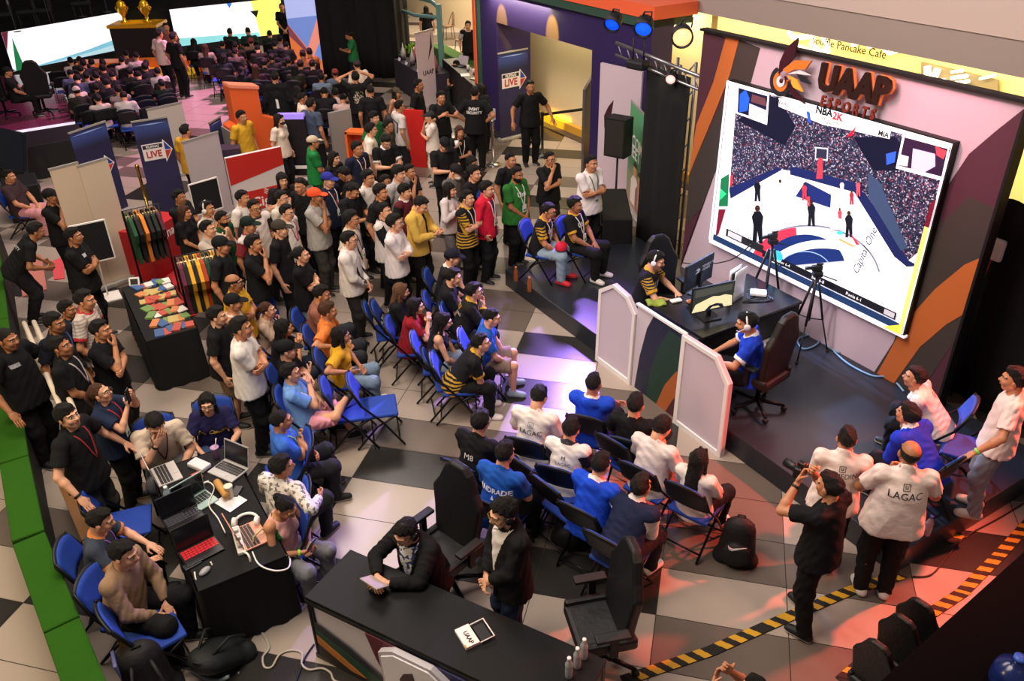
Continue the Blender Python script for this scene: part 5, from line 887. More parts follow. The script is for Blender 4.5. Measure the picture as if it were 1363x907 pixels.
# trophy table, registration table
tt, Lx, Ly, s_ = table('dark table of small trophies beside the black drape', at(528, 116), at(566, 142), at(590, 128), .80, mat('#2a2430', .8))
for k in range(6):
    p = tt.matrix_basis @ Vector((Lx*(.10+.16*k), s_*Ly*(.25+.3*(k % 2)), .80)); t = thing('small_trophy', '%s small pink and silver trophy on the dark table counting from the drape' % ['first', 'second', 'third', 'fourth', 'fifth', 'last'][k], 'trophy', p, .3*k, 'small trophies'); MB().m(mat('#2a2226', .5)).lathe([(.07, 0), (.07, .05), (.05, .06)], n=12).build('base', None, t); MB().m(mat('#c4707c' if k % 2 else '#b8b4bc', .3, metal=.4)).lathe([(.05, .06), (.075, .14), (.06, .24), (.02, .36), (.005, .46)], n=10).build('flame', None, t)
for k, (x, y) in enumerate(((.1, .0), (.35, .0), (.75, .0))): o = MB().m(mat('#d8d4ec', .5, emit=.1)).box((0, 0, .03), (.13, .02, .09), rx(-.4)).build('name_card', None, None, tt.matrix_basis @ Vector((Lx*x+.05, s_*.06, .80)), tt.rotation_euler.z); tag(o, '%s white card in front of the small trophies' % ['first', 'second', 'third'][k], 'card')
rt, Lx, Ly, s_ = table('black registration counter in front of the green hedge', at(592, 128), at(634, 170), at(650, 160), 1.0, black); t = rt
for k, (x, y, c, lab) in enumerate(((.3, .5, '#2a2a2e', 'laptop open on the registration counter, pale lid'), (.8, .6, '#2c2c30', 'dark point-of-sale tray on the registration counter'))): o = MB().m(mat(c, .4)).box((0, 0, .012), (.36, .25, .02)).m(mat('#b8b0b4', .5)).box((0, .13, .12), (.36, .015, .24), rx(-.3)).build('laptop', None, None, rt.matrix_basis @ Vector((Lx*x, s_*Ly*y, 1.0)), rt.rotation_euler.z+.5); tag(o, lab, 'laptop')
o = MB().m(white).box((0, 0, .004), (.22, .30, .006)).build('paper', None, None, rt.matrix_basis @ Vector((Lx*.62, s_*Ly*.2, 1.0)), .4); tag(o, 'white sheet of paper on the registration counter', 'paper')
for k in range(3): o = MB().m(mat('#e8e0d8', .5)).lathe([(.03, 0), (.04, .11), (.036, .11)], n=12).build('paper_cup', None, None, rt.matrix_basis @ Vector((Lx*(.45+.14*k), s_*Ly*(.7+.06*k), 1.0))); tag(o, '%s paper cup on the registration counter' % ['first', 'middle', 'last'][k], 'cup')
# cafe
hg = mat('#3f6a24', .9, bump=1, bscale=60)
t = thing('green_planter', 'long green artificial turf planter edging the cafe', 'planter', at(582, 84), 0); a, c = at(582, 84), at(640, 118); d = c-a; MB().m(hg).box((d.x/2, d.y/2, .30), (d.length, .45, .60), rz(math.atan2(d.y, d.x)), .03).build('turf_box', None, t)
t = thing('glass_partition', 'teal framed cafe partition with a curved top rail', 'partition', at(590, 112)); teal = mat('#5f8a88', .5); zt_ = 2.0; MB().m(teal).box((0, 0, zt_/2+.1), (.14, .10, zt_+.2)).build('post', None, t); a = at(545, 60, .0)-t.location; MB().m(teal).tube([(0, 0, zt_+.1), (-.5, .9, zt_+.12), (-1.6, 2.0, zt_+.1), (-2.8, 2.6, zt_)], .06, 8).tube([(0, 0, zt_-.15), (-.9, .5, zt_-.2), (-1.9, 1.6, zt_-.2)], .05, 8).build('rail', None, t)
def wicker(label, u, v, ang):
    t = thing('cafe_chair', label, 'chair', at(u, v), face(ang)); m = mat('#7a6048', .6, bump=.8, bscale=80); MB().m(m).lathe([(.05, .44), (.22, .44), (.23, .47), (.05, .475)], n=18).build('seat', None, t)
    b = MB().m(m).tube([(.22*math.cos(a), -.05-.18*math.sin(a)*.9, .46+.45*math.sin(a)) for a in np.linspace(0, math.pi, 15)], .016, 6)
    for x in (-.12, -.06, 0, .06, .12): b.tube([(x, -.17, .46), (x*1.1, -.05-.18*.85, .46+.45*math.sqrt(max(0, 1-(x/.22)**2)))], .008, 5)
    b.build('backrest', None, t)
    for x in (-.16, .16):
        for y in (-.14, .14): MB().m(mat('#4a3a2c', .5)).tube([(x*.9, y*.9, .45), (x*1.2, y*1.2, .01)], .014, 6).build('leg', None, t)
wicker('wicker cafe chair in the bright cafe, farther from the hedge', 598, 52, 200); wicker('wicker cafe chair in front of the waiter', 615, 72, 150)
t = thing('potted_plant', 'round bright green plant behind the trophy table', 'plant', at(552, 108)); MB().m(mat('#3a3230', .7)).lathe([(.12, 0), (.16, .5), (.15, .5)], n=12).build('pot', None, t); b = MB().m(mat('#6a9a28', .8, bump=1, bscale=30)); rn = random.Random(5)
for k in range(60): a, z = rn.uniform(0, 6.28), rn.uniform(-1, 1); r = .26; p = Vector((r*math.cos(a)*math.sqrt(1-z*z), r*math.sin(a)*math.sqrt(1-z*z), .72+r*z)); b.lathe([(.005, 0), (.05, .05), (.005, .14)], p, 5, Matrix.Rotation(a, 3, 'Z') @ ry(math.acos(z)))
b.build('foliage', None, t)
# left planter wall: turf blocks
turf = mat('#33651a', .95, bump=1.0, bscale=140, spec=.1)
P0 = [at(118+35, 907, .7), at(123, 812, .7), at(75, 700, .7), at(52, 601, .7), at(36, 510, .7), at(22, 420, .7), at(12, 350, .7), at(3, 290, .7)]
P0[0] = P0[1]+(P0[1]-P0[2])*.95
for k in range(len(P0)-1):
    a, c = P0[k].copy(), P0[k+1].copy(); a.z = c.z = 0; d = (c-a).normalized(); n = Vector((d.y, -d.x, 0)); n = n if n.x < 0 else -n; L = (c-a).length; wd = .27 if k < 4 else .5; a += n*.10
    t = thing('turf_planter', 'turf block of the low green wall, %s' % ['cut by the bottom picture edge', 'beside the person in the brown shirt', 'beside the hand on a chair', 'beside the tattooed arm', 'behind the bald person', 'near the pink floor panel', 'at the far end'][k], 'planter', a, math.atan2(d.y, d.x)); yn = 1 if Vector((-d.y, d.x, 0)).dot(n) > 0 else -1
    MB().m(turf).box((L/2, yn*wd/2, .675), (L-.015, wd, .05), None, .015).box((L/2, yn*(wd-.02), .34), (L-.015, .04, .66)).build('turf', None, t); MB().m(mat('#0b0b0c', .8)).box((L/2, yn*(wd/2-.015), .325), (L-.01, wd-.05, .64)).build('core', None, t)
for k in range(3):
    Q0 = [at(185, 895, .33), at(152, 805, .33), at(120, 718, .33), at(88, 645, .33)]; a, c = Q0[k], Q0[k+1]; a.z = c.z = 0; d = c-a; t = thing('wooden_ledge', 'brown wooden ledge inside the green wall, %s' % ['nearest piece', 'middle piece', 'farthest piece'][k], 'ledge', a, math.atan2(d.y, d.x)); L = d.length; MB().m(mat('#7a5228', .6, bump=.4, bscale=12)).box((L/2, 0, .33), (L-.02, .14, .04)).build('plank', None, t); b = MB().m(mat('#0c0b0b', .8)).box((L/2, 0, .155), (L-.03, .10, .31))
    for i in range(int(L/.12)): b.box((.06+.12*i, -.08, .31), (.06, .05, .03))
    b.build('black_support', None, t)
a, c = at(32, 430, 1.05), at(82, 545, 1.05)
for k, o_ in enumerate((0, .10)):
    t = tag(MB().m(mat('#d8c8b4', .5)).tube([a+Vector((o_, o_*.5, 0)), c+Vector((o_, o_*.5, 0))], .028, 8).tube([c+Vector((o_, o_*.5, 0)), (c.x+o_, c.y+o_*.5, 0)], .024, 8).tube([a+Vector((o_, o_*.5, 0)), (a.x+o_, a.y+o_*.5, 0)], .024, 8).build('handrail'), ['pale handrail nearer the bald person', 'pale handrail nearer the standing staff'][k], 'rail')
pn = thing('floor_panel', 'pink floor panel behind the staff at the left', 'panel', at(40, 380)); q = [at(u, v, .02)-pn.location for u, v in ((22, 345), (55, 338), (62, 385), (30, 395))]; MB().m(mat('#c0786c', .5)).prism([(p.x, p.y) for p in q], .02, (0, 0, .02), (1, 0, 0), (0, 1, 0), (0, 0, -1)).build('sheet', None, pn); q = [at(u, v, .02)-pn.location for u, v in ((68, 348), (84, 342), (86, 370), (72, 372))]; MB().m(mat('#d8505a', .5)).prism([(p.x, p.y) for p in q], .02, (0, 0, .02), (1, 0, 0), (0, 1, 0), (0, 0, -1)).build('small_sheet', None, pn)
# merchandise
mt, Lx, Ly, s_ = table('black merchandise table with badges and prints', at(162, 383, .75), at(194, 455, .75), at(246, 408, .75), .75, mat('#0d0c0e', .9))
rn = random.Random(11); nm = {'#b8a060': 'gold', '#b04a3a': 'red', '#d8cfc8': 'white', '#3a5a8a': 'blue', '#6a8a4a': 'green', '#c47a4a': 'orange'}
for i in range(7):
    for j in range(6):
        c = rn.choice(list(nm)); o = MB().m(mat(c, .5)).box((0, 0, .006), (rn.uniform(.13, .22), rn.uniform(.09, .13), rn.uniform(.01, .05)), None, .004).build('merchandise_pack', None, None, mt.matrix_basis @ Vector((Lx*(.08+.14*i)+rn.uniform(-.03, .03), s_*Ly*(.30+.12*j), .75)), mt.rotation_euler.z+rn.uniform(-.5, .5)); tag(o, '%s packet on the merchandise table, %s row from the seated watchers, %s across' % (nm[c], ['first', 'second', 'third', 'fourth', 'fifth', 'sixth', 'seventh'][i], ['first', 'second', 'third', 'fourth', 'fifth', 'sixth'][j]), 'packet', 'merchandise packets')
fr = thing('picture_frame', 'small white framed card standing on the merchandise table', 'frame', at(180, 380, .76), .4); MB().m(white).box((0, 0, .06), (.14, .012, .12), rx(-.5)).build('frame', None, fr); MB().m(black).box((0, -.008, .06), (.10, .006, .08), rx(-.5)).build('card', None, fr)
def shirt_mesh(c, c2):
    b = MB().m(mat(c, .85)); P = [(-.18, 0), (.18, 0), (.19, .45), (.30, .38), (.36, .52), (.20, .70), (.08, .73), (0, .69), (-.08, .73), (-.20, .70), (-.36, .52), (-.30, .38), (-.19, .45)]; b.prism(P, .05, (0, .025, 0)); b.m(mat(c2, .85)).prism([(-.06, .70), (.06, .70), (0, .62)], .055, (0, .0275, 0)); return b
def rack(label, u0, v0, u1, v1, h, cols, gl):
    A, B_ = at(u0, v0), at(u1, v1); d = B_-A; L = d.length; t = thing('clothes_rack', label, 'rack', A, math.atan2(d.y, d.x)); MB().m(dkm).tube([(0, 0, .02), (0, 0, h), (L, 0, h), (L, 0, .02)], .016, 8).tube([(0, -.25, .02), (0, .25, .02)], .016, 6).tube([(L, -.25, .02), (L, .25, .02)], .016, 6).build('frame', None, t)
    for k, (c, n_) in enumerate(cols):
        p = t.matrix_basis @ Vector((L*(k+.7)/(len(cols)+.4), 0, h-.80)); s = thing('jersey', '%s jersey on the %s, %s from the near end' % (n_, gl, ['first', 'second', 'third', 'fourth', 'fifth', 'sixth', 'seventh', 'eighth', 'ninth'][len(cols)-1-k]), 'jersey', p, t.rotation_euler.z+math.pi/2, 'jerseys on the '+gl); shirt_mesh(c, '#e8d8a8').build('cloth', None, s); MB().m(mat('#8a6a3a', .5)).tube([(-.2, 0, .69), (0, 0, .75), (.2, 0, .69)], .008, 5).tube([(0, 0, .75), (0, 0, .80)], .005, 5).build('hanger', None, s)
rack('clothes rack of mixed jerseys beside the white boards', 196, 402, 240, 390, 1.5, [('#1f4a2c', 'dark green'), ('#1a1a1e', 'black'), ('#d07a28', 'orange'), ('#1a1a1e', 'black'), ('#16241c', 'blackish green'), ('#4a1c28', 'maroon')], 'far rack')
rack('clothes rack of yellow and dark jerseys beside the person in a yellow shirt', 262, 462, 312, 450, 1.40, [('#5a1c34', 'maroon'), ('#14141a', 'black'), ('#d8a028', 'yellow'), ('#16161a', 'black'), ('#d89a24', 'golden'), ('#a03a20', 'rust red'), ('#163a28', 'green'), ('#14141a', 'black'), ('#d8a22c', 'yellow')], 'near rack')
t = thing('red_counter', 'red counter with white lettering behind the merchandise racks', 'counter', at(212, 372), yaw_to(at(212, 372), at(236, 355))+math.pi/2); MB().m(mat('#b01c22', .5)).box((.35, .2, .42), (.9, .5, .84)).build('body', None, t); X = rz(t.rotation_euler.z) @ Vector((1, 0, 0)); text('lettering', 'Cignal', .22, t.matrix_basis @ Vector((.35, -.055, .66)), X, (0, 0, 1), mat('#e8dcdc', .5), t, bold=.003)
o = MB().m(mat('#a8181e', .8)).prism([(p.x, p.y) for p in (at(215, 352), at(262, 345), at(262, 420), at(228, 430))], .012, (0, 0, .012), (1, 0, 0), (0, 1, 0), (0, 0, -1)).build('red_carpet'); tag(o, 'red carpet piece under the jersey racks', 'carpet')
def bag(label, loc, rot, w=.34, h=.46, d=.24, c='#0e0e11', tilt=0, logo=None, mark=None):
    t = thing('backpack', label, 'backpack', loc, rot); f = Field((-w/2-.05, -d/2-.05, -.02), (w/2+.05, d/2+.09, h+.06), .016); f.put(Cone((0, 0, w*.42), (0, 0, h-w*.36), w*.46, w*.40, (0, 1, 0), w/d), .03); f.put(Ell((0, d*.48, h*.33), (w*.36, d*.22, h*.26)), .03); f.put(Cone((-w*.3, 0, .03), (w*.3, 0, .03), d*.4), .05); f.cut((0, 0, .0), (0, 0, -1)); v, q = f.mesh(); M = Rx(tilt); v = v@M.T; m = mat(c, .7, bump=.4, bscale=20); link('body', to_mesh('body', v, q, None, (m,)), t); R = Matrix(M.tolist())
    MB().m(m).tube([R @ Vector((-.04, -.02, h-.02)), R @ Vector((-.03, -.03, h+.025)), R @ Vector((.03, -.03, h+.025)), R @ Vector((.04, -.02, h-.02))], .009, 6).build('handle', None, t)
    for s in (-1, 1): MB().m(m).tube([R @ Vector((s*.07, -d*.30, h*.84)), R @ Vector((s*.12, -d*.75, h*.6)), R @ Vector((s*.12, -d*.6, h*.15))], .014, 6).build('strap', None, t)
    if mark: b = MB().m(mat(mark[0], .6)); b.prism([(x*.16, z*.16) for x, z in mark[1]], .004, R @ Vector((0, d*.73, h*mark[2])), (-1, 0, 0), R @ Vector((0, 0, 1)), R @ Vector((0, 1, 0))); b.build('emblem', None, t)
    return t
SW_ = [(-.5, .25), (-.42, -.05), (-.25, -.12), (.55, .35), (-.2, .06), (-.38, .10)]
bag('black backpack with a white swoosh standing on the red-lit floor', at(978, 745), face(250), .38, .52, .26, '#121013', 0, None, ('#e8e4e4', SW_, .58)); bag('black backpack on the floor under the second row of chairs', at(760, 722), face(250), .36, .46, .26); 
t = bag('black backpack with reflective stripes lying in front of the media table', at(312, 862), face(250), .44, .50, .28, '#15191a', -1.0); b = MB().m(mat('#6f7a7a', .4))
Rb = rx(-1.0)
for z in (.17, .33): b.tube([Rb @ Vector((x, (.205 if z < .3 else .165)*math.sqrt(1-(x/.24)**2), z)) for x in np.linspace(-.20, .20, 11)], .017, 6)
b.m(mat('#1f8a6a', .6)).box(Rb @ Vector((.12, .20, .08)), (.06, .03, .05), Rb); b.build('reflective_strips', None, t)
t = bag('black backpack at the bottom edge with a lilac side panel and red badge', at(205, 925), face(120), .42, .60, .34, '#18161a'); MB().m(mat('#8a86c8', .6)).box((-.16, .05, .32), (.03, .18, .40), ry(-.1), .01).build('side_panel', None, t); MB().m(mat('#b03a3a', .5)).lathe([(.05, 0), (.05, .02), (.02, .025)], (-.02, .26, .34), 14, rx(-math.pi/2)).build('badge', None, t)
# media table
mb_, Lx, Ly, s_ = table('black media table crowded with laptops and cables', at(203, 628, .74), at(264, 788, .74), at(384, 744, .74), .74, mat('#0f0f11', .9)); R0 = mb_.rotation_euler.z
def laptop(label, u, v, ang, body='#b8b2ac', key='#2a2828', lid=1.9, screen='#1a1c22', scr_e=.0, w=.33, d=.23):
    t = thing('laptop', label, 'laptop', at(u, v, .745), face(ang)); MB().m(mat(body, .4)).box((0, 0, .009), (w, d, .018), None, .004).build('base', None, t); b = MB().m(mat(key, .5))
    for i in range(10):
        for j in range(4): b.box((-w*.42+w*.093*i, d*.32-d*.13*j, .0195), (w*.08, d*.11, .003))
    b.m(mat(body, .3)).box((0, -d*.33, .019), (w*.3, d*.22, .002)); b.build('keyboard', None, t); l = MB().m(mat(body, .4)).box((0, 0, d/2), (w, .008, d)).build('lid', None, t); s = MB().m(mat(screen, .2, emit=scr_e)).box((0, -.005, d/2), (w*.94, .003, d*.9)).build('display', None, l); l.location = (0, d/2, .018); l.rotation_euler = (math.pi/2-lid, 0, 0); return t
laptop('silver open laptop before the person covering the face', 222, 632, 215, lid=1.75, scr_e=.1); laptop('silver open laptop under the paper tube beside the person in navy', 304, 628, 60, '#a8a6a6', lid=1.8); laptop('pale green lidded laptop in the middle of the media table', 262, 672, 140, '#9fb8b4', lid=1.5); laptop('dark laptop with red glowing keys near the brown-shirted person', 268, 735, 130, '#1a1618', '#c02028', lid=1.7); laptop('rose coloured laptop in front of the person in pink', 335, 714, 215, '#c88a6c', '#2a2020', lid=1.8); laptop('black gaming laptop with a white pad beside the water bottle', 245, 692, 130, '#1a1a1e', '#3c3c44', lid=1.6)
bottle('clear water bottle with a blue label on the media table', at(227, 672, .745), '#c8d8de', '#e8eef0', .22, .034, None, '#4a90c0'); t = thing('paper_tube', 'brown cardboard snack tube lying on the silver laptop', 'tube', at(296, 655, .775), .9); MB().m(mat('#b88a48', .6)).lathe([(.034, -.13), (.036, -.12), (.036, .12), (.034, .13)], (0, 0, .036), 14, rx(math.pi/2)).build('tube', None, t)
for lab, u, v, c, r in (('plastic cup of purple drink with a straw beside the person in navy', 289, 610, '#a07aa0', .042), ('paper coffee cup on the white sheet', 307, 662, '#d8ccb8', .04)): t = thing('drink_cup', lab, 'cup', at(u, v, .745)); MB().m(mat(c, .4)).lathe([(r*.75, 0), (r, .13), (r*1.05, .13), (r*1.05, .14), (r*.8, .14)], n=14).build('cup', None, t); (MB().m(white).tube([(0, 0, .1), (.03, .02, .24)], .005, 6).build('straw', None, t) if 'straw' in lab else None)
for lab, u, v, w, d, c, z, ro in (('white sheet of paper under the coffee cup', 307, 668, .24, .20, '#d9d4d8', .004, .4), ('black phone propped by the coffee cup', 315, 655, .08, .15, '#121214', .012, .9), ('black phone lying by the red-keyed laptop', 256, 752, .075, .15, '#1a1c24', .010, .2), ('red snack packet on the media table', 263, 636, .12, .09, '#a83a34', .03, .2), ('white plastic bag crumpled between the laptops', 266, 622, .22, .12, '#c8c8cc', .05, .5)): o = MB().m(mat(c, .4)).box((0, 0, z/2+.001), (w, d, z), None, min(z*.4, .012)).build({'w': 'paper', 'b': 'phone', 'r': 'snack_packet'}[lab[0]] if 'bag' not in lab else 'plastic_bag', None, None, at(u, v, .745), R0+ro); tag(o, lab, {'w': 'paper', 'b': 'phone', 'r': 'snack'}[lab[0]] if 'bag' not in lab else 'bag')
for lab, u, v, c in (('dark computer mouse beside the white pad', 251, 710, '#2a2c3c'), ('silver computer mouse at the table edge', 273, 762, '#9a9a9e')): f = Field((-.05, -.08, -.02), (.05, .08, .06), .008); f.put(Ell((0, 0, .012), (.033, .058, .026)), .01); f.cut((0, 0, 0), (0, 0, -1)); v_, q_ = f.mesh(); o = link('computer_mouse', to_mesh('computer_mouse', v_, q_, None, (mat(c, .35),)), None, at(u, v, .745), R0+.5); tag(o, lab, 'mouse')
t = thing('headphones', 'white headphones lying on the media table', 'headphones', at(328, 695, .76), .3); MB().m(white).tube([(.10*math.cos(a), .10*math.sin(a), .01) for a in np.linspace(0, math.pi, 14)], .014, 8).build('headband', None, t)
for s in (-1, 1): MB().m(white).lathe([(.02, -.02), (.045, -.015), (.045, .02), (.02, .025)], (s*.10, -.02, .02), 14, ry(math.pi/2)).build('ear_cup', None, t)
t = thing('power_strip', 'white power strip lying across the media table', 'power strip', at(318, 722, .745), R0-.1); MB().m(white).box((0, 0, .02), (.36, .07, .04), None, .01).build('body', None, t)
for k in range(3): MB().m(mat('#cfcac4', .5)).box((-.1+.1*k, 0, .055), (.05, .045, .04), None, .008).build('plug', None, t)
cable('cable', 'white lead hanging from the power strip to the floor', [at(324, 735, .76), at(332, 742, .78)]+[at(u, v, z) for u, v, z in ((338, 775, .5), (345, 790, .3), (345, 810, .06), (352, 815, .02), (366, 822, .02), (362, 830, .02), (345, 828, .02), (342, 815, .02))], .010, '#e6e0da')
cable('cable', 'white charging lead looping off the near table edge', [at(u, v, z) for u, v, z in ((259, 762, .75), (262, 775, .72), (275, 795, .5), (286, 800, .42), (282, 808, .38), (272, 806, .4), (282, 780, .62), (285, 760, .7), (280, 748, .76))], .007, '#e6e0da')
cable('cable', 'white lead from the rose laptop to the table edge', [at(u, v, z) for u, v, z in ((336, 735, .76), (345, 752, .755), (365, 760, .75), (383, 757, .72), (386, 745, .68), (378, 738, .70))], .007, '#e6e0da')
cable('cable', 'white cable looping among the laptops', [at(u, v, .77) for u, v in ((278, 640), (265, 645), (240, 650), (240, 660), (258, 655), (275, 642), (285, 650), (278, 672), (290, 690), (300, 710))], .006, '#dcd6d0')
cable('cable', 'grey white cable winding over the floor to the commentary desk', [at(u, v, .012) for u, v in ((342, 832), (358, 860), (350, 875), (352, 888), (362, 888), (372, 872), (388, 866), (402, 870), (402, 885), (412, 892), (428, 890), (440, 896), (446, 907), (470, 912))], .010, '#b0a89c')
cable('cable', 'thin black cable from the commentary desk leg across the floor', [at(u, v, .012) for u, v in ((418, 858), (405, 878), (395, 905), (390, 920))], .008, '#17171a')
# commentary desk
cA, cB = at(405, 795, .74), at(640, 907, .74); cA.z = cB.z = 0; X = (cB-cA).normalized(); Y = Vector((-X.y, X.x, 0)); cdk = thing('commentary_desk', 'black commentary desk with printed front panel and flame emblem', 'desk', cA, math.atan2(X.y, X.x)); CL, CW = 2.42, .60
MB().m(mat('#070708', .5, spec=.2)).box((CL/2, CW/2, .725), (CL, CW, .035), None, .004).build('desktop', None, cdk); b = MB().m(mat('#0d0d0f', .4))
for x in (.03, CL-.03): b.box((x, .03, .35), (.05, .05, .71)).box((x, CW-.03, .35), (.05, .05, .71))
b.box((CL/2, .02, .69), (CL, .05, .04)).box((CL/2, .02, .03), (CL, .05, .05)).box((CL-.02, CW/2, .35), (.02, CW, .66)).box((.02, CW/2, .35), (.02, CW, .66)); b.build('frame', None, cdk)
b = MB().m(mat('#d4ccd6', .5)).prism([(.06, .06), (CL-.06, .06), (CL-.06, .67), (.06, .67)], -.02, (0, .02, 0))
for k, (P, c) in enumerate((([(.06, .06), (.9, .06), (.72, .18), (.40, .36), (.06, .48)], '#22262e'), ([(.06, .06), (.84, .06), (.6, .17), (.3, .30), (.06, .38)], '#1f4434'), ([(.06, .06), (.55, .06), (.35, .17), (.06, .32)], '#c07834'), ([(.06, .06), (.40, .06), (.22, .14), (.06, .22)], '#2a1c1c'), ([(.62, .67), (1.0, .67), (1.0, .06), (.86, .06), (.70, .4)], '#5a2030'), ([(1.0, .67), (1.55, .67), (1.55, .06), (1.0, .06)], '#2c2a5a'))): b.m(mat(c, .5)).prism(P, .003*(k+1), (0, .0, 0))
b.build('printed_front', None, cdk); em = [(.78, .60), (.92, .69), (1.28, .69), (1.42, .60), (1.40, .16), (1.26, .05), (.94, .05), (.80, .16)]; b = MB().m(mat('#b8b2b8', .5)).prism(em, .05, (0, -.02, 0)).m(mat('#e6e2e8', .5)).prism([(1.10+(x-1.1)*.9, .37+(z-.37)*.9) for x, z in em], .012, (0, -.07, 0)); b.m(mat('#3a1c24', .5)).prism([(1.0, .36), (1.06, .42), (1.13, .44), (1.11, .56), (1.02, .50), (.98, .42)], .006, (0, -.082, 0)); b.m(mat('#d0783a', .5)).prism([(1.06, .38), (1.15, .40), (1.24, .46), (1.14, .34)], .006, (0, -.082, 0)); b.build('emblem_plate', None, cdk)
gaming_chair('black padded chair behind the seated commentator', at(597, 752, .28)-Vector((0, 0, .28)), face(228)); gaming_chair('empty black padded chair at the right end of the commentary desk', at(800, 862, .2)-Vector((0, 0, .2)), face(192))
for k, (u, v) in enumerate(((757, 893), (768, 880), (777, 868))): bottle('%s of the three clear water bottles on the commentary desk' % ['nearest', 'middle', 'farthest'][k], at(u, v+8, .742), '#d8dcde', '#f0f0f0', .21, .030, 'water bottles on the commentary desk')
t = thing('card_box', 'white card box with small dark print on the commentary desk', 'box', at(622, 850, .742), cdk.rotation_euler.z-.55); MB().m(white).box((0, 0, .015), (.20, .12, .03), None, .003).build('tray', None, t); MB().m(mat('#d89a2c', .5)).box((.085, -.055, .0305), (.03, .01, .002)).build('corner_print', None, t); MB().m(mat('#16161a', .4)).box((.02, .12, .01), (.16, .09, .02)).build('dark_insert', None, t); MB().m(white).tube([(-.08, .06, .03), (-.08, .18, .035), (.11, .18, .035), (.11, .06, .03)], .006, 6).build('open_frame', None, t); Xd = rz(t.rotation_euler.z) @ Vector((1, 0, 0)); text('lettering', 'UAAP', .05, t.matrix_basis @ Vector((.02, .0, .032)), Xd, rz(t.rotation_euler.z) @ Vector((0, 1, 0)), mat('#1c1218', .5), t, bold=.001, extrude=.0005)
# floor cable covers with hazard tape
def hazard(label, P, w=.10):
    P = [at(u, v) for u, v in P]; t = thing('hazard_tape', label, 'tape', P[0]); Y_, K_ = mat('#c8961c', .6), mat('#17130f', .7); b = MB(); acc = 0
    for a, c in zip(P, P[1:]):
        d = (c-a); L = d.length; d.normalize(); n = Vector((-d.y, d.x, 0)); s = 0
        while s < L-1e-6:
            e = min(s+.075, L)
            for r in range(2):
                b.m(Y_ if (int(acc/.075)+r*0) % 2 else K_); o = .035*r
                q = [a+d*(s+o)+n*(w/2-w/2*r), a+d*(e+o)+n*(w/2-w/2*r), a+d*(e+o+.03)-n*(w/2*r), a+d*(s+o+.03)-n*(w/2*r)]; b.bm.faces.new([b.bm.verts.new(p-P[0]+Vector((0, 0, .012))) for p in q]); b._mark()
            acc += e-s+1e-4; s = e
    b.build('striped_tape', None, t); b = MB().m(mat('#1c1814', .8))
    for a, c in zip(P, P[1:]): d = c-a; b.box((a+c)/2-P[0]+Vector((0, 0, .004)), (d.length+.02, w*1.05, .008), rz(math.atan2(d.y, d.x)))
    b.build('cable_cover', None, t)
hazard('black and yellow tape strip under the feet of the photographer', [(830, 907), (945, 868), (1040, 826), (1130, 788), (1195, 768)]); hazard('black and yellow tape strip beside the black cloth box', [(1120, 907), (1160, 872), (1220, 830), (1280, 790), (1330, 740), (1375, 690)]); hazard('short taped bit at the stage corner', [(1262, 722), (1280, 714)], .08)
cable('cable', 'dark red cable trailing out of the stage corner', [at(u, v, .012) for u, v in ((1215, 768), (1240, 765), (1262, 740), (1285, 715), (1330, 690), (1363, 670))], .008, '#2a1414')
# bottom right
t = thing('cloth_partition', 'black cloth covered partition at the bottom right corner', 'partition', at(1180, 950, 0), 0); a, c = at(1172, 905, .95), at(1375, 722, .95); a.z = c.z = 0; d = (c-a).normalized(); n = Vector((d.y, -d.x, 0)); t.location = a; L = (c-a).length
MB().m(mat('#050506', .95, bump=.4, bscale=6, spec=.05)).box((L/2, -.45, .47), (L, .9, .95), None, .02).build('cloth', None, t); t.rotation_euler = (0, 0, math.atan2(d.y, d.x))
jug = thing('water_jug', 'blue water dispenser bottle behind the black cloth', 'jug', at(1345, 905, 1.0)); MB().m(mat('#1c2c6a', .2, trans=.3, spec=.6)).lathe([(.13, -.06), (.135, .0), (.13, .08), (.12, .12), (.06, .16), (.035, .18), (.035, .21)], n=24).build('bottle', None, jug); MB().m(mat('#3a5ab8', .4)).lathe([(.04, .205), (.04, .235), (.01, .24)], n=16).build('cap', None, jug)
for k, (u, v) in enumerate(((1222, 855), (1255, 820), (1278, 798))):
    p = at(u, v+14, .85); p.z = 0; gaming_chair('black chair top behind the black cloth, %s from the bottom edge' % ['first', 'second', 'third'][k], p-n*.22, math.atan2(d.y, d.x)+math.pi/2+math.pi, '#111113', arms=False).scale = (.62, .62, .62)
t = thing('wireless_unit', 'white wall-mounted wireless unit on the dark drape with a red lead', 'router', ST(onst(1325, 332, 3.1)[0], 3.1, onst(1325, 332, 3.1)[1]), bd.rotation_euler.z); MB().m(white).box((0, 0, 0), (.20, .07, .26), None, .03).build('case', None, t); MB().m(mat('#b04848', .5)).tube([(0, -.02, -.12), (-.02, -.03, -.4), (-.10, -.03, -.9), (-.14, -.03, -1.3)], .007, 6).build('lead', None, t); MB().m(dkm).tube([(-.02, .04, -.1), (-.02, .05, -2.2)], .02, 6).build('pole', None, t)
for k, (u, v) in enumerate(((687, 374), (705, 388))): bottle(['bottle of orange drink at the stage corner, nearer the green shirt', 'bottle of orange drink at the stage corner, nearer the red shoes'][k], at(u, v, .281), '#c0703a', '#d88a4a', .24, .035, 'orange drinks on the stage')
bottle('clear bottle with a purple cap on the stage corner', at(1233, 712, .281), '#c8a0a8', '#5a4aa0', .24, .034)
t, Lx, Ly, s_ = table('black covered table behind the person with folded arms', at(800, 345), at(838, 345), at(850, 300), .7, mat('#0a0a0b', .9))
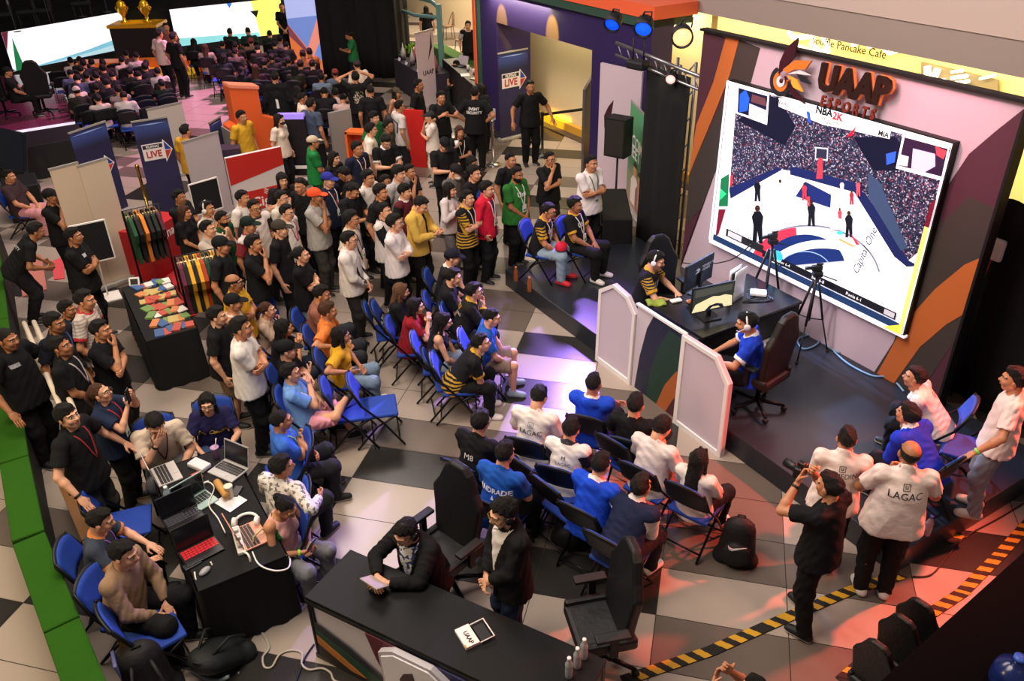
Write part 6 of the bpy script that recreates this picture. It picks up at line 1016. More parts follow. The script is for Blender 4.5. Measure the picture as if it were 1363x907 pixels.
# ---------------------------------------------------------------- people
SCR = ST(3.5, 2.3)
jr = random.Random(21)
SEATED = []
def A(d, u, v, ang, pose, top, tc, pc='#17171b', hair='short', pants='pants', base=0, seat=True, **kw):
    kw.setdefault('skin', jr.choice('llmmt')); kw.setdefault('h', jr.uniform(.96, 1.03) if kw.get('sex', 'm') == 'm' else jr.uniform(.91, .95)); sit = POSES[pose]['hz'] < .7
    z = joints(pose, kw.get('sex', 'm'), kw.get('g', 1))['nk'][2]+.09; best = None
    for dh in (0, -.03, .03, -.05, .05, -.07, .07):           # crowd members keep a body's width apart
        p = at(u, v, base+z*(kw['h']+dh)); m = min([(p.xy-q).length for q in SEATED]+[9])
        if best is None or m > best[0]: best = (m, dh)
        if m >= .40: break
    kw['h'] += best[1]; p = at(u, v, base+z*kw['h']); SEATED.append(p.xy.copy())
    if ang is None:
        y = yaw_to(p, SCR)+jr.uniform(-.12, .12)
    elif ang is not None: y = face(ang)
    kw.setdefault('vx', .010 if v > 395 or p.y < .5 else (.0125 if v > 205 else .017)); a = math.degrees(math.atan2(Vector((-math.sin(y), math.cos(y), 0)).dot(HF), Vector((-math.sin(y), math.cos(y), 0)).dot(HR)))
    if len(d.split()) < 4: d = d+' in view'
    P = put('person '+d, u, v, a, pose, base, top=top, tc=tc, pc=pc, hair=hair, pants=pants, **kw)
    if sit and seat: l = Vector(P.o.location)+rz(P.o.rotation_euler.z) @ Vector((0, .05, 0)); chair('folding chair under the person '+' '.join(d.split()[:11]), l, P.o.rotation_euler.z, 'folding chairs in use')
    return P
K, Wt, Nv, Gy = '#17171a', '#dcd4ce', '#1d2440', '#8f8c8a'
gold = '#c99a2c'; tig = pattern('#15140f', '#c99a2c', 7, 'wave', .52, dist=4)
def seat_at(P, ang, label): y = face(ang); chair(label, Vector(P.o.location)+rz(y) @ Vector((0, .05, 0)), y, 'folding chairs in use')
# --- commentators and foreground
c = A('in a black blazer seated at the commentary desk reading a tablet', 541, 708, 232, 'sitread', 'blazer', '#131315', hair='thick', front=pattern('#d8d8de', '#28386a', 22, 'noise', .52), g=1.22, glasses='#17171a', headset='#1a1a1c', skin='l', seat=False, pitch=-6); c1 = c
w = (c.wrist('R')+c.wrist('L'))/2; t = thing('tablet', 'grey tablet held by the seated commentator', 'tablet', w+Vector((0, -.02, .03)), c.o.rotation_euler.z); MB().m(mat('#a89a94', .4)).box((0, .08, .03), (.20, .14, .012), rx(.5), .004).build('case', None, t)
c = A('in a black blazer and white shirt standing behind the commentary desk', 672, 682, 205, 'clasp', 'blazer', '#161618', '#1f2a44', hair='curly', front=Wt, glasses='#8a6a3a', headset='#1a1a1c', skin='l', g=1.0, pitch=-10)
c = A('in plain black clothes aiming a camera at the stage', 1104, 648, 128, 'shoot', 'tee', '#131316', '#101012', skin='m', hair='short', h=1.0, shoe='#141416', sole='#e8e4e0', g=1.05, watch={'L': '#2a2a2e'})
q = (c.wrist('R')+c.wrist('L'))/2+Vector((0, 0, .05)); t = thing('camera', 'black photo camera held up by the photographer in black', 'camera', q+rz(c.o.rotation_euler.z) @ Vector((0, .05, 0)), c.o.rotation_euler.z); MB().m(mat('#17171a', .4)).box((0, 0, 0), (.15, .06, .11), None, .015).box((0, 0, .065), (.06, .06, .05), None, .01).lathe([(.03, .03), (.04, .05), (.04, .15), (.036, .15)], (0, 0, 0), 14, rx(-math.pi/2)).build('body', None, t); MB().m(mat('#3a5a8a', .3, emit=.5)).box((0, -.033, 0), (.07, .004, .05)).build('display', None, t)
c = A('with a shaved head in a white name-lettered shirt, standing', 1211, 604, 76, 'hands_up', 'polo', '#e2d2cc', '#141416', hair='bald', g=1.22, skin='t', h=1.03, shoe='#d8d4d0', trim='#d8c8c4', hc='k'); c.decal('name_lettering', 'LAGAC', .082, .33, '#2a2628'); c.crest(.405)
c = A('with dark faded hair in a white name-lettered shirt, standing', 1127, 585, 72, 'clasp', 'polo', '#e4d4ce', '#15161a', hair='fade', skin='m', g=1.1, glasses='#2a2a2a'); c.decal('name_lettering', 'MEDINA', .064, .34, '#2a2628', x=.06); c.crest(.405)
c = A('in a blue jacket seated behind the name-lettered shirts on the stage', 1208, 552, 120, 'sitlean', 'jacket', '#1d34b8', '#15161c', base=.28, hair='thick', trim='#e0d8d4', skin='m', g=1.05)
c = A('in a pale pink-lit white shirt leaning forward on the stage', 1218, 503, 150, 'sitlean', 'tee', '#dcccc8', '#15161c', base=.28, hair='short', skin='m'); c.crest(.39, '#8a5a5a')
c = A('in a white shirt and grey jeans leaning on a chair, far right', 1350, 506, 150, 'raill', 'tee', '#e0d0cc', '#7a7c86', base=.28, hair='thick', skin='m', shoe='#b0a49c', watch={'L': '#8adf6a'})
chair('empty blue folding chair on the stage by the far right standing person', at(1268, 640, .28), face(150))
# --- players
c = A('with headset in a dark gold-trimmed jersey playing at the desk', 873, 347, -20, 'sitdesk', 'tee', '#17181c', base=.28, hair='thick', headset='#e8e8ea', trim=gold, sleeve=pattern('#17181c', gold, 10, 'wave', .6), skin='l', seat=False); c.decal('lettering', 'UST', .11, .33, '#d8d4d0', 1, bold=.004)
c = A('in a blue shirt playing at the near side of the desk', 994, 430, 165, 'sitdesk', 'tee', '#1a3ab8', base=.28, hair='thick', trim='#e8e8ee', headset='#e8e8ea', skin='m', seat=False)
c = A('seated on the stage in a striped-sleeve jersey with red shoes', 730, 281, -22, 'sitslump', 'tee', '#17181b', '#8ea4b8', base=.28, hair='short', lany='#e8e0dc', badge=False, trim=gold, sleeve=tig, shoe='#c81e2c', sole='#d83a48', skin='m', glasses='#222222'); c.decal('lettering', 'UST', .10, .33, '#d8d4d0', 1, bold=.003)
t = thing('cap_red', 'red cap resting on the knee of the person with red shoes', 'cap', c.pt((.12, .40, .60)), 0); t.name = 'baseball_cap'; v_, q_ = cap_mesh(False, .009); link('crown', to_mesh('crown', v_, q_, None, (cloth('#c0203a'),)), t, (0, 0, -.03))
c = A('seated on the stage in a black jersey with white shoes', 766, 273, -30, 'sitlap', 'tee', '#17181b', '#141416', base=.28, hair='curly', lany='#e8e0dc', trim=gold, shoe='#d8d4d0', sole='#e8e4e0', skin='t'); c.decal('lettering', 'UST', .10, .33, '#d8d4d0', 1, bold=.003)
# --- chairs block before the barriers (backs to us)
c = A('in a white name-lettered shirt seated beside the chair rows', 717, 529, 66, 'sitphone', 'tee', '#e6dcd6', '#2a2c33', hair='short', skin='l', glasses='#333333'); c.decal('name_lettering', 'LAGAC', .075, .30, '#3a3638'); c.crest(.385, '#8a8486')
c = A('in a bright blue hooded jacket leaning forward in the front row', 790, 511, 66, 'sitcross', 'hoodie', '#1d48c8', '#17171b', hair='fade', trim='#dcd8d8', skin='m')
c = A('in a black shirt seated in front row with a red shoe raised', 846, 539, 62, 'sitleg2', 'tee', '#131315', '#17171b', hair='short', shoe='#c83038', skin='l')
c = A('in a white and charcoal raglan shirt in the second row', 760, 571, 64, 'sitslump', 'tee', '#e4dcd8', '#17171b', hair='fringe', sleeve='#33333b', skin='l', glasses='#333333'); c.decal('name_lettering', 'M', .06, .36, '#2a2628'); c.decal('name_lettering', 'LAGAC', .05, .29, '#5a5658')
c = A('in a pale shirt and shorts holding a phone, second row', 880, 570, 50, 'sitphone', 'tee', '#d8ccca', '#8a6a5c', hair='thick', pants='shorts', skin='l')
c = A('in a bright blue jacket in the middle of the chair rows', 800, 619, 52, 'sitslump', 'hoodie', '#1c4ad0', '#17171b', hair='short', trim='#dcd8d8', skin='l')
c = A('in a navy and white varsity jacket bending over in the last row', 853, 648, 50, 'sitlean', 'jacket', '#1d2340', '#2a2026', hair='short', sleeve='#d8d0ce', shoe='#e0d4d0', skin='m')
c = A('with long straight hair in a white shirt by the red floor', 931, 612, 50, 'sitlap', 'tee', '#e0d2cc', '#1a1a1e', hair='long', sex='f', shoe='#e6d8d4', sole='#f0e8e4', skin='l')
c = A('in a black lettered shirt alone at the left of the chair rows', 640, 562, 55, 'sitslump', 'tee', '#121214', '#17171b', hair='thick', skin='l', glasses='#333333'); c.decal('lettering', 'M8', .09, .30, '#d8d4d4')
c = A('in a royal blue name-lettered shirt in the last row', 672, 604, 58, 'sitslump', 'tee', '#1c50a8', '#17171b', hair='short', skin='l'); c.decal('name_lettering', 'ANDRADE', .07, .31, '#e8e8ee', bold=.002); c.patch('crest', [(-.02, .22), (.02, .22), (0, .27)], '#e8e8ee', -1)
for k, (u, v, a, d) in enumerate(((722, 640, 42, 'behind the person in the bright blue jacket'), (835, 610, 45, 'between the pale shirt and the blue jacket'), (755, 668, 40, 'beside the black backpack under the second row'))): chair('empty blue folding chair '+d, at(u, v, .45)+Vector((0, 0, -.45)), face(a))
# --- centre audience (left of the aisle)
c = A('in a sky blue shirt and pink shorts with a foot on the knee', 387, 497, 12, 'sitleg', 'tee', '#6f9ad8', '#e59aae', hair='short', pants='shorts', g=1.18, skin='l', glasses='#8a3030', shoe='#1a1a1d', sole='#e8e4e0', sleeve='#5f8acc'); c.patch('shoulder_stripes', [(.10, .40), (.13, .42), (.16, .36), (.13, .34)], '#e8e4ec', 1)
c = A('in a black shirt beside the person in pink shorts', 382, 466, 12, 'sitcross', 'tee', '#17171a', '#7a6a50', hair='short', skin='l', cap='#141417')
c = A('with a pale ear cup and dark hair bent over, third seat', 378, 437, 15, 'sitpray', 'tee', '#1a181a', '#2a3448', hair='long', sex='f', skin='m')
c = A('with tied brown hair in a cream top, hand at the mouth', 356, 413, 10, 'sitchin', 'tee', '#c8ac98', '#a48a86', hair='tail', hc='b', sex='f', skin='l')
c = A('with black hair seated behind the orange shirt', 428, 392, 5, 'sitslump', 'tee', '#8a5a4a', '#2a2a30', hair='short', skin='m')
c = A('with short brown hair in an orange shirt leaning sideways', 437, 414, 10, 'sitside', 'tee', '#d87a3a', '#2a2a30', hair='thick', hc='b', skin='m')
c = A('in a yellow shirt and jeans with a strap over the chest', 454, 447, 10, 'sitside', 'tee', '#d6a024', '#7488a0', hair='bob', sex='f', skin='m', shoe='#d8d4d0')
c = A('with long brown hair in a black lettered shirt', 534, 388, 8, 'sitslump', 'tee', '#151517', '#26262b', hair='long', hc='g', sex='f', skin='l'); c.decal('lettering', 'TAU', .08, .33, '#d8d4d4')
c = A('in a dark red top with both hands at the face', 553, 408, 5, 'sitpray', 'tee', '#8a1a24', '#5a1a20', hair='long', sex='f', skin='l')
c = A('with long hair in a black camisole and pale jeans', 590, 428, 5, 'sitslump', 'tank', '#141416', '#93a3b4', hair='long', sex='f', skin='l')
c = A('in a black and gold tiger jersey leaning on the knees', 640, 457, 5, 'sitlean', 'tee', '#1a1a1c', '#131315', hair='short', low=tig, trim=gold, skin='l', shoe='#e0d8d8', sole='#f0ecec')
c = A('in a blue shirt and khaki shorts with grey sneakers', 654, 423, 2, 'sitslump', 'tee', '#2457b0', '#8a7468', hair='fade', pants='shorts', skin='l', shoe='#8a9aa8', sole='#c8ccd0')
c = A('in a dark gold-lettered jacket with glasses, hand at the chin', 631, 388, 5, 'sitchin', 'jacket', '#1b1a17', '#17171b', hair='thick', skin='l', glasses='#222222', trim=gold); c.decal('lettering', 'UST', .10, .38, gold, bold=.003); c.decal('lettering', 'GROWLING', .05, .30, '#d8d4c8')
c = A('in plain black beside the gold-lettered jacket', 603, 369, 5, 'sitslump', 'tee', '#141418', '#141418', hair='short', skin='l')
c = A('in a black cap and dark jersey at the far end of the row', 602, 343, 0, 'sitslump', 'tee', '#19191c', '#17171b', hair='short', cap='#1a1a26', trim='#d8d4c8', skin='l')
for u, v, d in ((505, 540, 'with its bright seat empty beside the pink shorts'), (600, 505, 'empty beside the tiger jersey'), (520, 440, 'empty behind the dark red top'), (470, 545, 'empty in front of the blue shirted person')): chair('blue folding chair '+d, at(u, v, .45)+Vector((0, 0, -.45)), face(12))
# --- media table
c = A('in a royal blue shirt with a lanyard turning on the chair', 374, 560, 25, 'sitcross', 'tee', '#3a6ac4', '#26262c', hair='buzz', skin='m', lany='#9ac08a', badge=True, seat=False); seat_at(c, 200, 'blue folding chair under the person turning in royal blue')
c = A('in a white and grey patterned long shirt at the media table', 374, 620, 66, 'sitside', 'long', pattern('#d4cec8', '#6a6664', 26, 'noise', .56), '#2a2a2e', hair='thick', skin='m', h=.98, yaw=-40, seat=False); seat_at(c, 195, 'blue folding chair under the person in the patterned shirt')
c = A('in a pink and green sleeveless top looking at a phone', 380, 676, -25, 'sitphone', 'tank', '#e0a49c', '#77777a', hair='bun', sex='f', skin='m', trim='#2f7a3a', watch={'R': '#a8e04a'}, yaw=0, seat=False); seat_at(c, 215, 'blue folding chair with rounded back under the person in pink and green')
t = thing('phone', 'pale blue phone held by the person in pink and green', 'phone', (c.wrist('R')+c.wrist('L'))/2+Vector((.02, .0, .07)), c.o.rotation_euler.z); MB().m(mat('#1b1c22', .3)).box((0, .06, 0), (.08, .012, .16), rx(-.5), .004).build('case', None, t); MB().m(mat('#8ab4c8', .3, emit=.4)).box((0, .052, .002), (.07, .003, .14), rx(-.5)).build('display', None, t)
t = thing('handbag', 'patterned grey handbag beside the person in pink and green', 'bag', c.pt((.20, -.05, .48)), c.o.rotation_euler.z); f = Field((-.2, -.15, -.05), (.2, .15, .35), .014); f.put(Ell((0, 0, .12), (.16, .10, .14)), .02); v_, q_ = f.mesh(); link('body', to_mesh('body', v_, q_, None, (pattern('#6a625a', '#2a2622', 18, 'noise', .5),)), t); MB().m(mat('#b8a878', .6)).tube([(-.1, 0, .24), (-.06, 0, .36), (.06, 0, .36), (.1, 0, .24)], .010, 6).build('handle', None, t)
c = A('in a navy lettered shirt seated behind the media table', 276, 540, 285, 'sitdesk', 'tee', '#221f48', '#34496a', hair='long', hc='k', sex='f', g=1.15, skin='l', glasses='#4a3a30', pitch=14); c.decal('lettering', 'Sta. Catalina', .07, .30, '#d8b84a', 1, shear=.3, bold=.001)
c = A('in a cream shirt hiding the face with a hand', 207, 566, 300, 'sitface', 'tee', '#d2bea8', '#5a5a5a', hair='thick', skin='l', lany='#6a2a24', badge=False, watch={'R': '#1a1a1c'})
c = A('in a grey tour jersey reaching for the laptops', 134, 694, 15, 'sitdesk', 'tee', '#39404e', '#17171b', hair='short', skin='l', lany='#8a6ab0', trim='#d88a50')
c = A('in a brown shirt jacket seated at the near table end', 165, 738, -5, 'sitslump', 'long', '#8f735a', '#141416', hair='short', skin='l', g=1.05)
chair('empty blue folding chair beside the tour jersey', at(172, 695, .45)+Vector((0, 0, -.45)), face(20)); chair('empty dark chair back at the bottom left by the backpack', at(205, 840, .45)+Vector((0, 0, -.45)), face(40))
# --- staff at the left
c = A('in a black shirt with one hand on a blue chair', 93, 555, -5, 'railr', 'polo', '#151518', '#34322e', hair='fringe', skin='l', g=1.1, lany='#9a2a34', badge=False, watch={'R': '#1a1a1c'}, yaw=-15, pitch=12)
c = A('in a dark blue shirt holding up a phone', 136, 524, 5, 'raise', 'polo', '#1d2740', '#141416', hair='tail', hc='b', sex='f', g=1.1, skin='l', glasses='#5a4a40', lany='#b0303a', pitch=10)
t = thing('phone', 'dark phone raised by the person in dark blue', 'phone', c.wrist('R')+rz(c.o.rotation_euler.z) @ Vector((0, .04, .13)), c.o.rotation_euler.z); MB().m(mat('#16171c', .3)).box((0, 0, 0), (.075, .012, .16), None, .004).build('case', None, t)
c = A('in a black shirt with a lanyard looking up, by the handrail', 84, 462, 10, 'clasp', 'polo', '#141416', '#17171b', hair='fade', skin='t', g=1.15, lany='#b8b0b4', badge=False, yaw=-8, pitch=14)
c = A('in a dark shirt with a hand on the chin', 134, 440, 2, 'chin', 'tee', '#15161b', '#141416', hair='short', skin='m')
c = A('in a white and red striped jersey with bent arms', 113, 400, 5, 'pocket', 'tee', pattern('#cfc0b4', '#a89a90', 9, 'wave', .6, vec=(0, 0, 1), dist=0), '#4a4a4e', hair='short', skin='m', trim='#b0303a', low='#cfc0b4')
c = A('with a bowed head between the striped jersey and the dark tee', 90, 412, -5, 'idle', 'tee', '#1e2026', '#26262b', hair='thick', skin='t', lany='#4a6ab0', badge=False)
c = A('in a dark shirt looking aside behind the handrail', 73, 430, -10, 'idle', 'tee', '#1a1c24', '#26262b', hair='thick', skin='t', lany='#3a5a9a', badge=False)
c = A('with a bald head and tattooed arm leaning on the turf wall', 10, 452, -12, 'railr', 'polo', '#121214', '#121214', hair='buzz', skin='t', g=1.2, h=1.05)
c.patch('name_patch', [(.05, .36), (.05, .40), (.14, .40), (.14, .36)], '#9a9aa0', 1)
c = A('in a black shirt with folded arms before the white boards', 98, 315, 10, 'cross', 'tee', '#131315', '#121214', hair='fade', skin='t', g=1.12, h=1.03); c.patch('sleeve_patch', [(.04, .36), (.04, .41), (.10, .41), (.10, .36)], '#c8c8cc', 1)
c = A('in a black shirt with a hand at the mouth behind the signboard', 68, 262, 0, 'chin', 'tee', '#121214', '#141416', hair='short', skin='t', cap='#141416')
c = A('bent over in a black lettered shirt at the left', 48, 308, 30, 'bend', 'tee', '#131314', '#16161a', hair='short', skin='t'); c.decal('lettering', 'SECURITY', .06, .32, '#d0d0d0')
# --- around the racks and first standing rows
L_ = [
 ('in a black shirt standing behind the white shirt', 289, 421, None, 'idle', 'tee', '#151517', '#6a5440', dict(pants='shorts', g=1.1, skin='l')),
 ('in a white shirt and black trousers with folded arms', 321, 437, None, 'cross', 'tee', '#e0dad6', '#151517', dict(h=1.05, skin='m')),
 ('in a black beanie and white jersey by the yellow shirt', 311, 403, None, 'clasp', 'tank', '#d4ccc4', '#26262b', dict(cap='#131316', skin='m')),
 ('with a shaved head in a yellow shirt and glasses', 312, 377, None, 'cross', 'tee', '#d6a42c', '#26262b', dict(hair='bald', glasses='#1a1a1a', skin='t', g=1.15)),
 ('in a black cap and charcoal shirt behind the jersey rack', 295, 327, None, 'idle', 'tee', '#1c1d21', '#17171b', dict(cap='#131417', g=1.1, skin='m')),
 ('with a raised hand in a pale shirt by the rack', 277, 305, None, 'raise', 'tee', '#b4a89e', '#26262b', dict(skin='l')),
 ('in a green jersey with a short beard near the racks', 296, 292, None, 'idle', 'tee', '#1c4a2c', '#17171b', dict(hair='beard' if 0 else 'short', beard=True, skin='t')),
 ('with white headphones in a pale shirt near the racks', 276, 278, None, 'chin', 'tee', '#c8bcb4', '#26262b', dict(headset='#e0dcd8', skin='m')),
 ('with long brown hair in a black printed shirt', 246, 283, None, 'clasp', 'tee', '#151518', '#17171b', dict(hair='long', hc='b', sex='f', skin='m')),
 ('smiling in a black jersey beside the grey banner', 239, 263, None, 'cross', 'tee', '#16181c', '#17171b', dict(skin='t', g=1.05)),
 ('in a plain white shirt beside the red and white counter', 323, 264, None, 'idle', 'tee', '#d8cec8', '#26262b', dict(skin='m')),
 ('with glasses in a white printed shirt facing the counter', 339, 277, -40, 'idle', 'tee', '#d4c8c0', '#26262b', dict(sleeve='#2a2a2e', glasses='#1c1c1c', skin='m')),
 ('in a dark cap with white badge and jersey', 331, 300, None, 'idle', 'tee', '#c8bcb8', '#5a4a40', dict(cap='#10211d', sleeve='#7a2a30', skin='m')),
 ('in black with a bright blue bag, profile view', 338, 325, None, 'chin', 'tee', '#141518', '#1c3f9a', dict(skin='m')),
 ('in a patterned cap and black printed shirt', 373, 305, None, 'idle', 'tee', '#19171a', '#17171b', dict(cap='#3a352e', skin='l')),
 ('with glasses in a white shirt and red lanyard', 382, 283, None, 'idle', 'tee', '#ddd6d2', '#26262b', dict(lany='#b02a34', glasses='#333333', skin='l')),
 ('with glasses in a cream shirt before the red and white counter', 375, 264, None, 'idle', 'tee', '#cfc4b4', '#26262b', dict(glasses='#222222', skin='l')),
 ('with chin-length hair in black beside the orange block', 376, 240, -60, 'hands_up', 'tee', '#161417', '#17171b', dict(hair='bob', skin='l')),
 ('in a black shirt looking to the left side', 400, 248, -120, 'idle', 'tee', '#141416', '#17171b', dict(skin='m', g=1.1)),
 ('in an orange cap and grey shirt, hand on chin', 420, 262, None, 'chin', 'tee', '#a09c98', '#3c3a38', dict(cap='#e0502c', skin='t', h=1.03, g=1.05)),
 ('in a blue cap and navy football jersey', 437, 240, None, 'idle', 'tee', '#1b2036', '#17171b', dict(cap='#2a2f8a', lany='#d8d4d0', skin='l', g=1.1)),
 ('with tied hair in a black shirt and pale jeans', 401, 340, None, 'cross', 'tee', '#141417', '#7a8a9a', dict(hair='tail', sex='f', skin='l', h=.98)),
 ('in a white track jacket with black panels', 465, 320, None, 'clasp', 'jacket', '#dcd4d0', '#2c2a2a', dict(glasses='#222222', front='#cfc6c2', skin='l', h=1.0, low='#d0c8c4')),
 ('with curly hair in a cream shirt behind the track jacket', 468, 292, None, 'idle', 'tee', '#cbbcaa', '#26262b', dict(hair='curly', lany='#4a4a6a', glasses='#444444', skin='m')),
 ('in a black shirt holding a phone, centre crowd', 470, 254, None, 'phone', 'tee', '#15161a', '#17171b', dict(skin='m')),
 ('with dark hair in a black shirt by the lilac bag', 507, 256, None, 'idle', 'tee', '#141417', '#17171b', dict(skin='m', hair='thick')),
 ('in a black and white raglan shirt', 511, 281, None, 'cross', 'tee', '#d0c8c4', '#17171b', dict(sleeve='#1c1f26', skin='l')),
 ('in a white shirt with rolled sleeves and folded arms', 526, 297, None, 'cross', 'long', '#e0d6d8', '#15151a', dict(hair='thick', glasses='#555555', skin='l', h=1.02)),
 ('in a yellow jacket looking down at the hands', 560, 273, None, 'phone', 'jacket', '#d0aa50', '#17171b', dict(front='#1c1a18', skin='l', h=1.02)),
 ('in a maroon jersey with a white collar', 539, 255, None, 'idle', 'tee', '#5a1f2a', '#17171b', dict(hair='fringe', trim='#d8d4d0', sleeve='#1c1a20', skin='l')),
 ('in a white printed shirt, centre of the standing crowd', 490, 237, None, 'idle', 'tee', '#d8cec6', '#26262b', dict(skin='m', hair='thick')),
 ('with glasses looking over the lilac bag', 513, 242, None, 'idle', 'tee', '#20222a', '#26262b', dict(glasses='#222222', skin='m')),
 ('in a grey shirt beside the smiling person', 531, 231, None, 'idle', 'tee', '#a8a4a4', '#26262b', dict(skin='l', hair='fringe')),
 ('smiling in a dark shirt with a hand raised to the chest', 545, 229, None, 'chin', 'tee', '#26272c', '#26262b', dict(skin='m')),
 ('with black hair bowed behind the blue cap', 458, 232, 180, 'phone', 'tee', '#18181c', '#26262b', dict(skin='t')),
 ('in a navy football jersey with a white lanyard', 476, 198, None, 'idle', 'tee', '#1c2036', '#17171b', dict(lany='#d8d0cc', skin='m', hair='thick')),
 ('with long dark hair beside the football jersey', 445, 211, -30, 'idle', 'tee', '#1a1618', '#1a1618', dict(hair='long', sex='f', skin='l')),
 ('in a green and white jersey with a pale cap', 417, 190, 20, 'clasp', 'tee', '#1f7a3c', '#2a4a34', dict(cap='#b8a890', front='#d8d4b8', skin='m', sleeve='#1f7a3c')),
 ('in a plain white shirt looking right by the orange box', 494, 173, 10, 'idle', 'tee', '#e0d2c4', '#26262b', dict(hair='thick', skin='l')),
 ('in a black printed shirt and white necklace using a phone', 514, 189, -60, 'phone', 'tee', '#131315', '#17171b', dict(hair='thick', trim='#e8e4e0', skin='l')),
 ('with black hair in a green top behind the white shirt', 498, 157, -30, 'idle', 'tee', '#1f6a3a', '#26262b', dict(skin='l', hair='fringe')),
 ('in an olive jacket and cap beside the red board', 517, 168, -10, 'idle', 'jacket', '#3c3a2e', '#26262b', dict(glasses='#222222', skin='m')),
 ('with a grey backpack looking away from us', 532, 142, 30, 'idle', 'tee', '#c8c0bc', '#26262b', dict(skin='m', hair='short')),
 ('in a pink tank top and dark cap by the aisle', 528, 124, -30, 'idle', 'tank', '#e0b4a0', '#26262b', dict(cap='#4a4238', hair='bob', sex='f', skin='m')),
 ('in a black shirt before the white standee', 557, 114, -10, 'idle', 'tee', '#141416', '#17171b', dict(skin='t', h=1.05, g=1.05)),
 ('in a white shirt and dark cap touching the face', 572, 156, 190, 'chin', 'tee', '#ded2c8', '#cfc0b0', dict(cap='#2a2e30', sex='f', hair='tail', skin='l')),
 ('with hands clasped at the registration counter', 587, 130, -60, 'hands_up', 'tee', '#1a1a1c', '#17171b', dict(hair='thick', skin='m')),
 ('with long hair in black holding a white cup', 612, 176, -70, 'cup', 'tee', '#151313', '#17171b', dict(hair='long', hc='b', sex='f', lany='#d8d0c8', badge=False, skin='m')),
 ('in a black cap bent over a phone behind the red bag', 592, 193, -60, 'phone', 'tee', '#18171a', '#17171b', dict(cap='#15151a', skin='l')),
 ('in a black shirt lettered EVENT SECURITY seen from behind', 632, 124, 80, 'hips', 'tee', '#131316', '#111113', dict(skin='m', h=1.06, g=1.1)),
 ('with dark hair behind the event security shirt', 641, 118, 60, 'idle', 'tee', '#17171a', '#17171b', dict(skin='m', hair='bob', sex='f')),
 ('standing guard in black with a badge at the doorway', 706, 116, -75, 'railr', 'tee', '#121215', '#101012', dict(skin='t', h=1.08, g=1.05, hair='short')),
 ('in a white face mask and grey top', 607, 229, None, 'phone', 'tee', '#5a5654', '#26262b', dict(mask='#e8e6e6', cap='#1c1a1c', skin='l')),
 ('half hidden behind the tee with the round logo', 629, 217, None, 'idle', 'tee', '#1c1c20', '#26262b', dict(skin='m', hair='bob', sex='f')),
 ('smiling in a black tee with a round blue logo', 631, 231, None, 'idle', 'tee', '#141417', '#17171b', dict(skin='l', hair='thick')),
 ('in a pale blouse and grey skirt trousers with clasped hands', 599, 253, None, 'hands_up', 'long', '#d0c4c4', '#7f7a80', dict(hair='bob', sex='f', pants='wide', skin='l')),
 ('in a black and gold tiger jersey with folded arms', 622, 264, None, 'cross', 'tee', '#17171c', '#121214', dict(low=tig, sleeve=tig, trim=gold, lany='#e0d8d4', skin='l', hair='short')),
 ('in a bright red jacket over a navy shirt', 648, 252, None, 'pocket', 'jacket', '#d0203c', '#17171b', dict(front='#1e2a5c', lany='#e8e0dc', skin='l', hair='thick')),
 ('in a black shirt behind the green shirt', 680, 213, None, 'idle', 'tee', '#151619', '#17171b', dict(skin='m')),
 ('with a beard in a green shirt and lanyard', 688, 233, None, 'clasp', 'tee', '#2a6a2c', '#131315', dict(beard=True, g=1.2, lany='#e0dcd8', skin='t')),
 ('with glasses in a black shirt, hand to the mouth', 732, 212, None, 'chin', 'tee', '#151517', '#2a2420', dict(glasses='#141414', g=1.12, skin='m', pants='shorts')),
 ('in a white shirt with folded arms by the speaker', 787, 218, None, 'cross', 'tee', '#e4dcdc', '#141416', dict(lany='#3a5a3a', g=1.12, skin='m', h=1.06)),
 ('with a dark mask and long hair in a white top', 372, 160, -20, 'idle', 'tee', '#d8c8b8', '#17171b', dict(hair='long', sex='f', mask='#17171a', skin='l')),
 ('with a mop of black hair in yellow behind the orange block', 322, 156, -30, 'idle', 'tee', '#c89a28', '#26262b', dict(hair='thick', skin='m')),
 ('with dark hair in yellow behind the grey banner', 247, 175, 60, 'idle', 'tee', '#c8962c', '#26262b', dict(skin='m')),
 ('in a black hooded jacket and grey jeans seen from behind', 366, 103, 95, 'idle', 'hoodie', '#101114', '#6a6c70', dict(skin='m', h=1.08, g=1.1)),
 ('in a white shirt beside the slate blue shirt', 403, 131, 20, 'idle', 'tee', '#e0cebc', '#26262b', dict(skin='t', hair='fade')),
 ('in a slate blue shirt seen from behind', 414, 139, 60, 'idle', 'tee', '#3f4a5e', '#17171b', dict(skin='m', hair='short', h=1.02)),
 ('in a black print-back shirt with a raised arm', 473, 103, 110, 'headhand', 'tee', '#131213', '#17171b', dict(skin='m', hair='thick')),
 ('in a black sleeveless shirt seen from behind', 493, 121, 100, 'idle', 'tee', '#141416', '#17171b', dict(skin='m', hair='fade')),
 ('in a backward dark cap and white shirt near the drape', 475, 87, 120, 'idle', 'tee', '#d8c4b4', '#26262b', dict(cap='#3a3034', skin='m')),
 ('in a green shirt using a phone in front of the drape', 464, 48, 190, 'phone', 'tee', '#1f6a3a', '#17171b', dict(skin='t', hair='tail', sex='f')),
 ('in a white shirt standing in the pink aisle', 212, 46, 60, 'idle', 'tee', '#d8bcb8', '#17171b', dict(skin='m', h=1.05)),
 ('in brown behind the white shirt in the aisle', 221, 37, -60, 'idle', 'tee', '#7a4a40', '#8a5a50', dict(skin='m', h=1.05)),
 ('all in black standing in the pink aisle', 231, 50, 60, 'idle', 'tee', '#121214', '#101012', dict(skin='t', h=1.05)),
 ('in black beside the tall lilac video column', 375, 10, -80, 'clasp', 'polo', '#121215', '#101012', dict(skin='m', hair='tail', sex='f', h=1.05)),
]
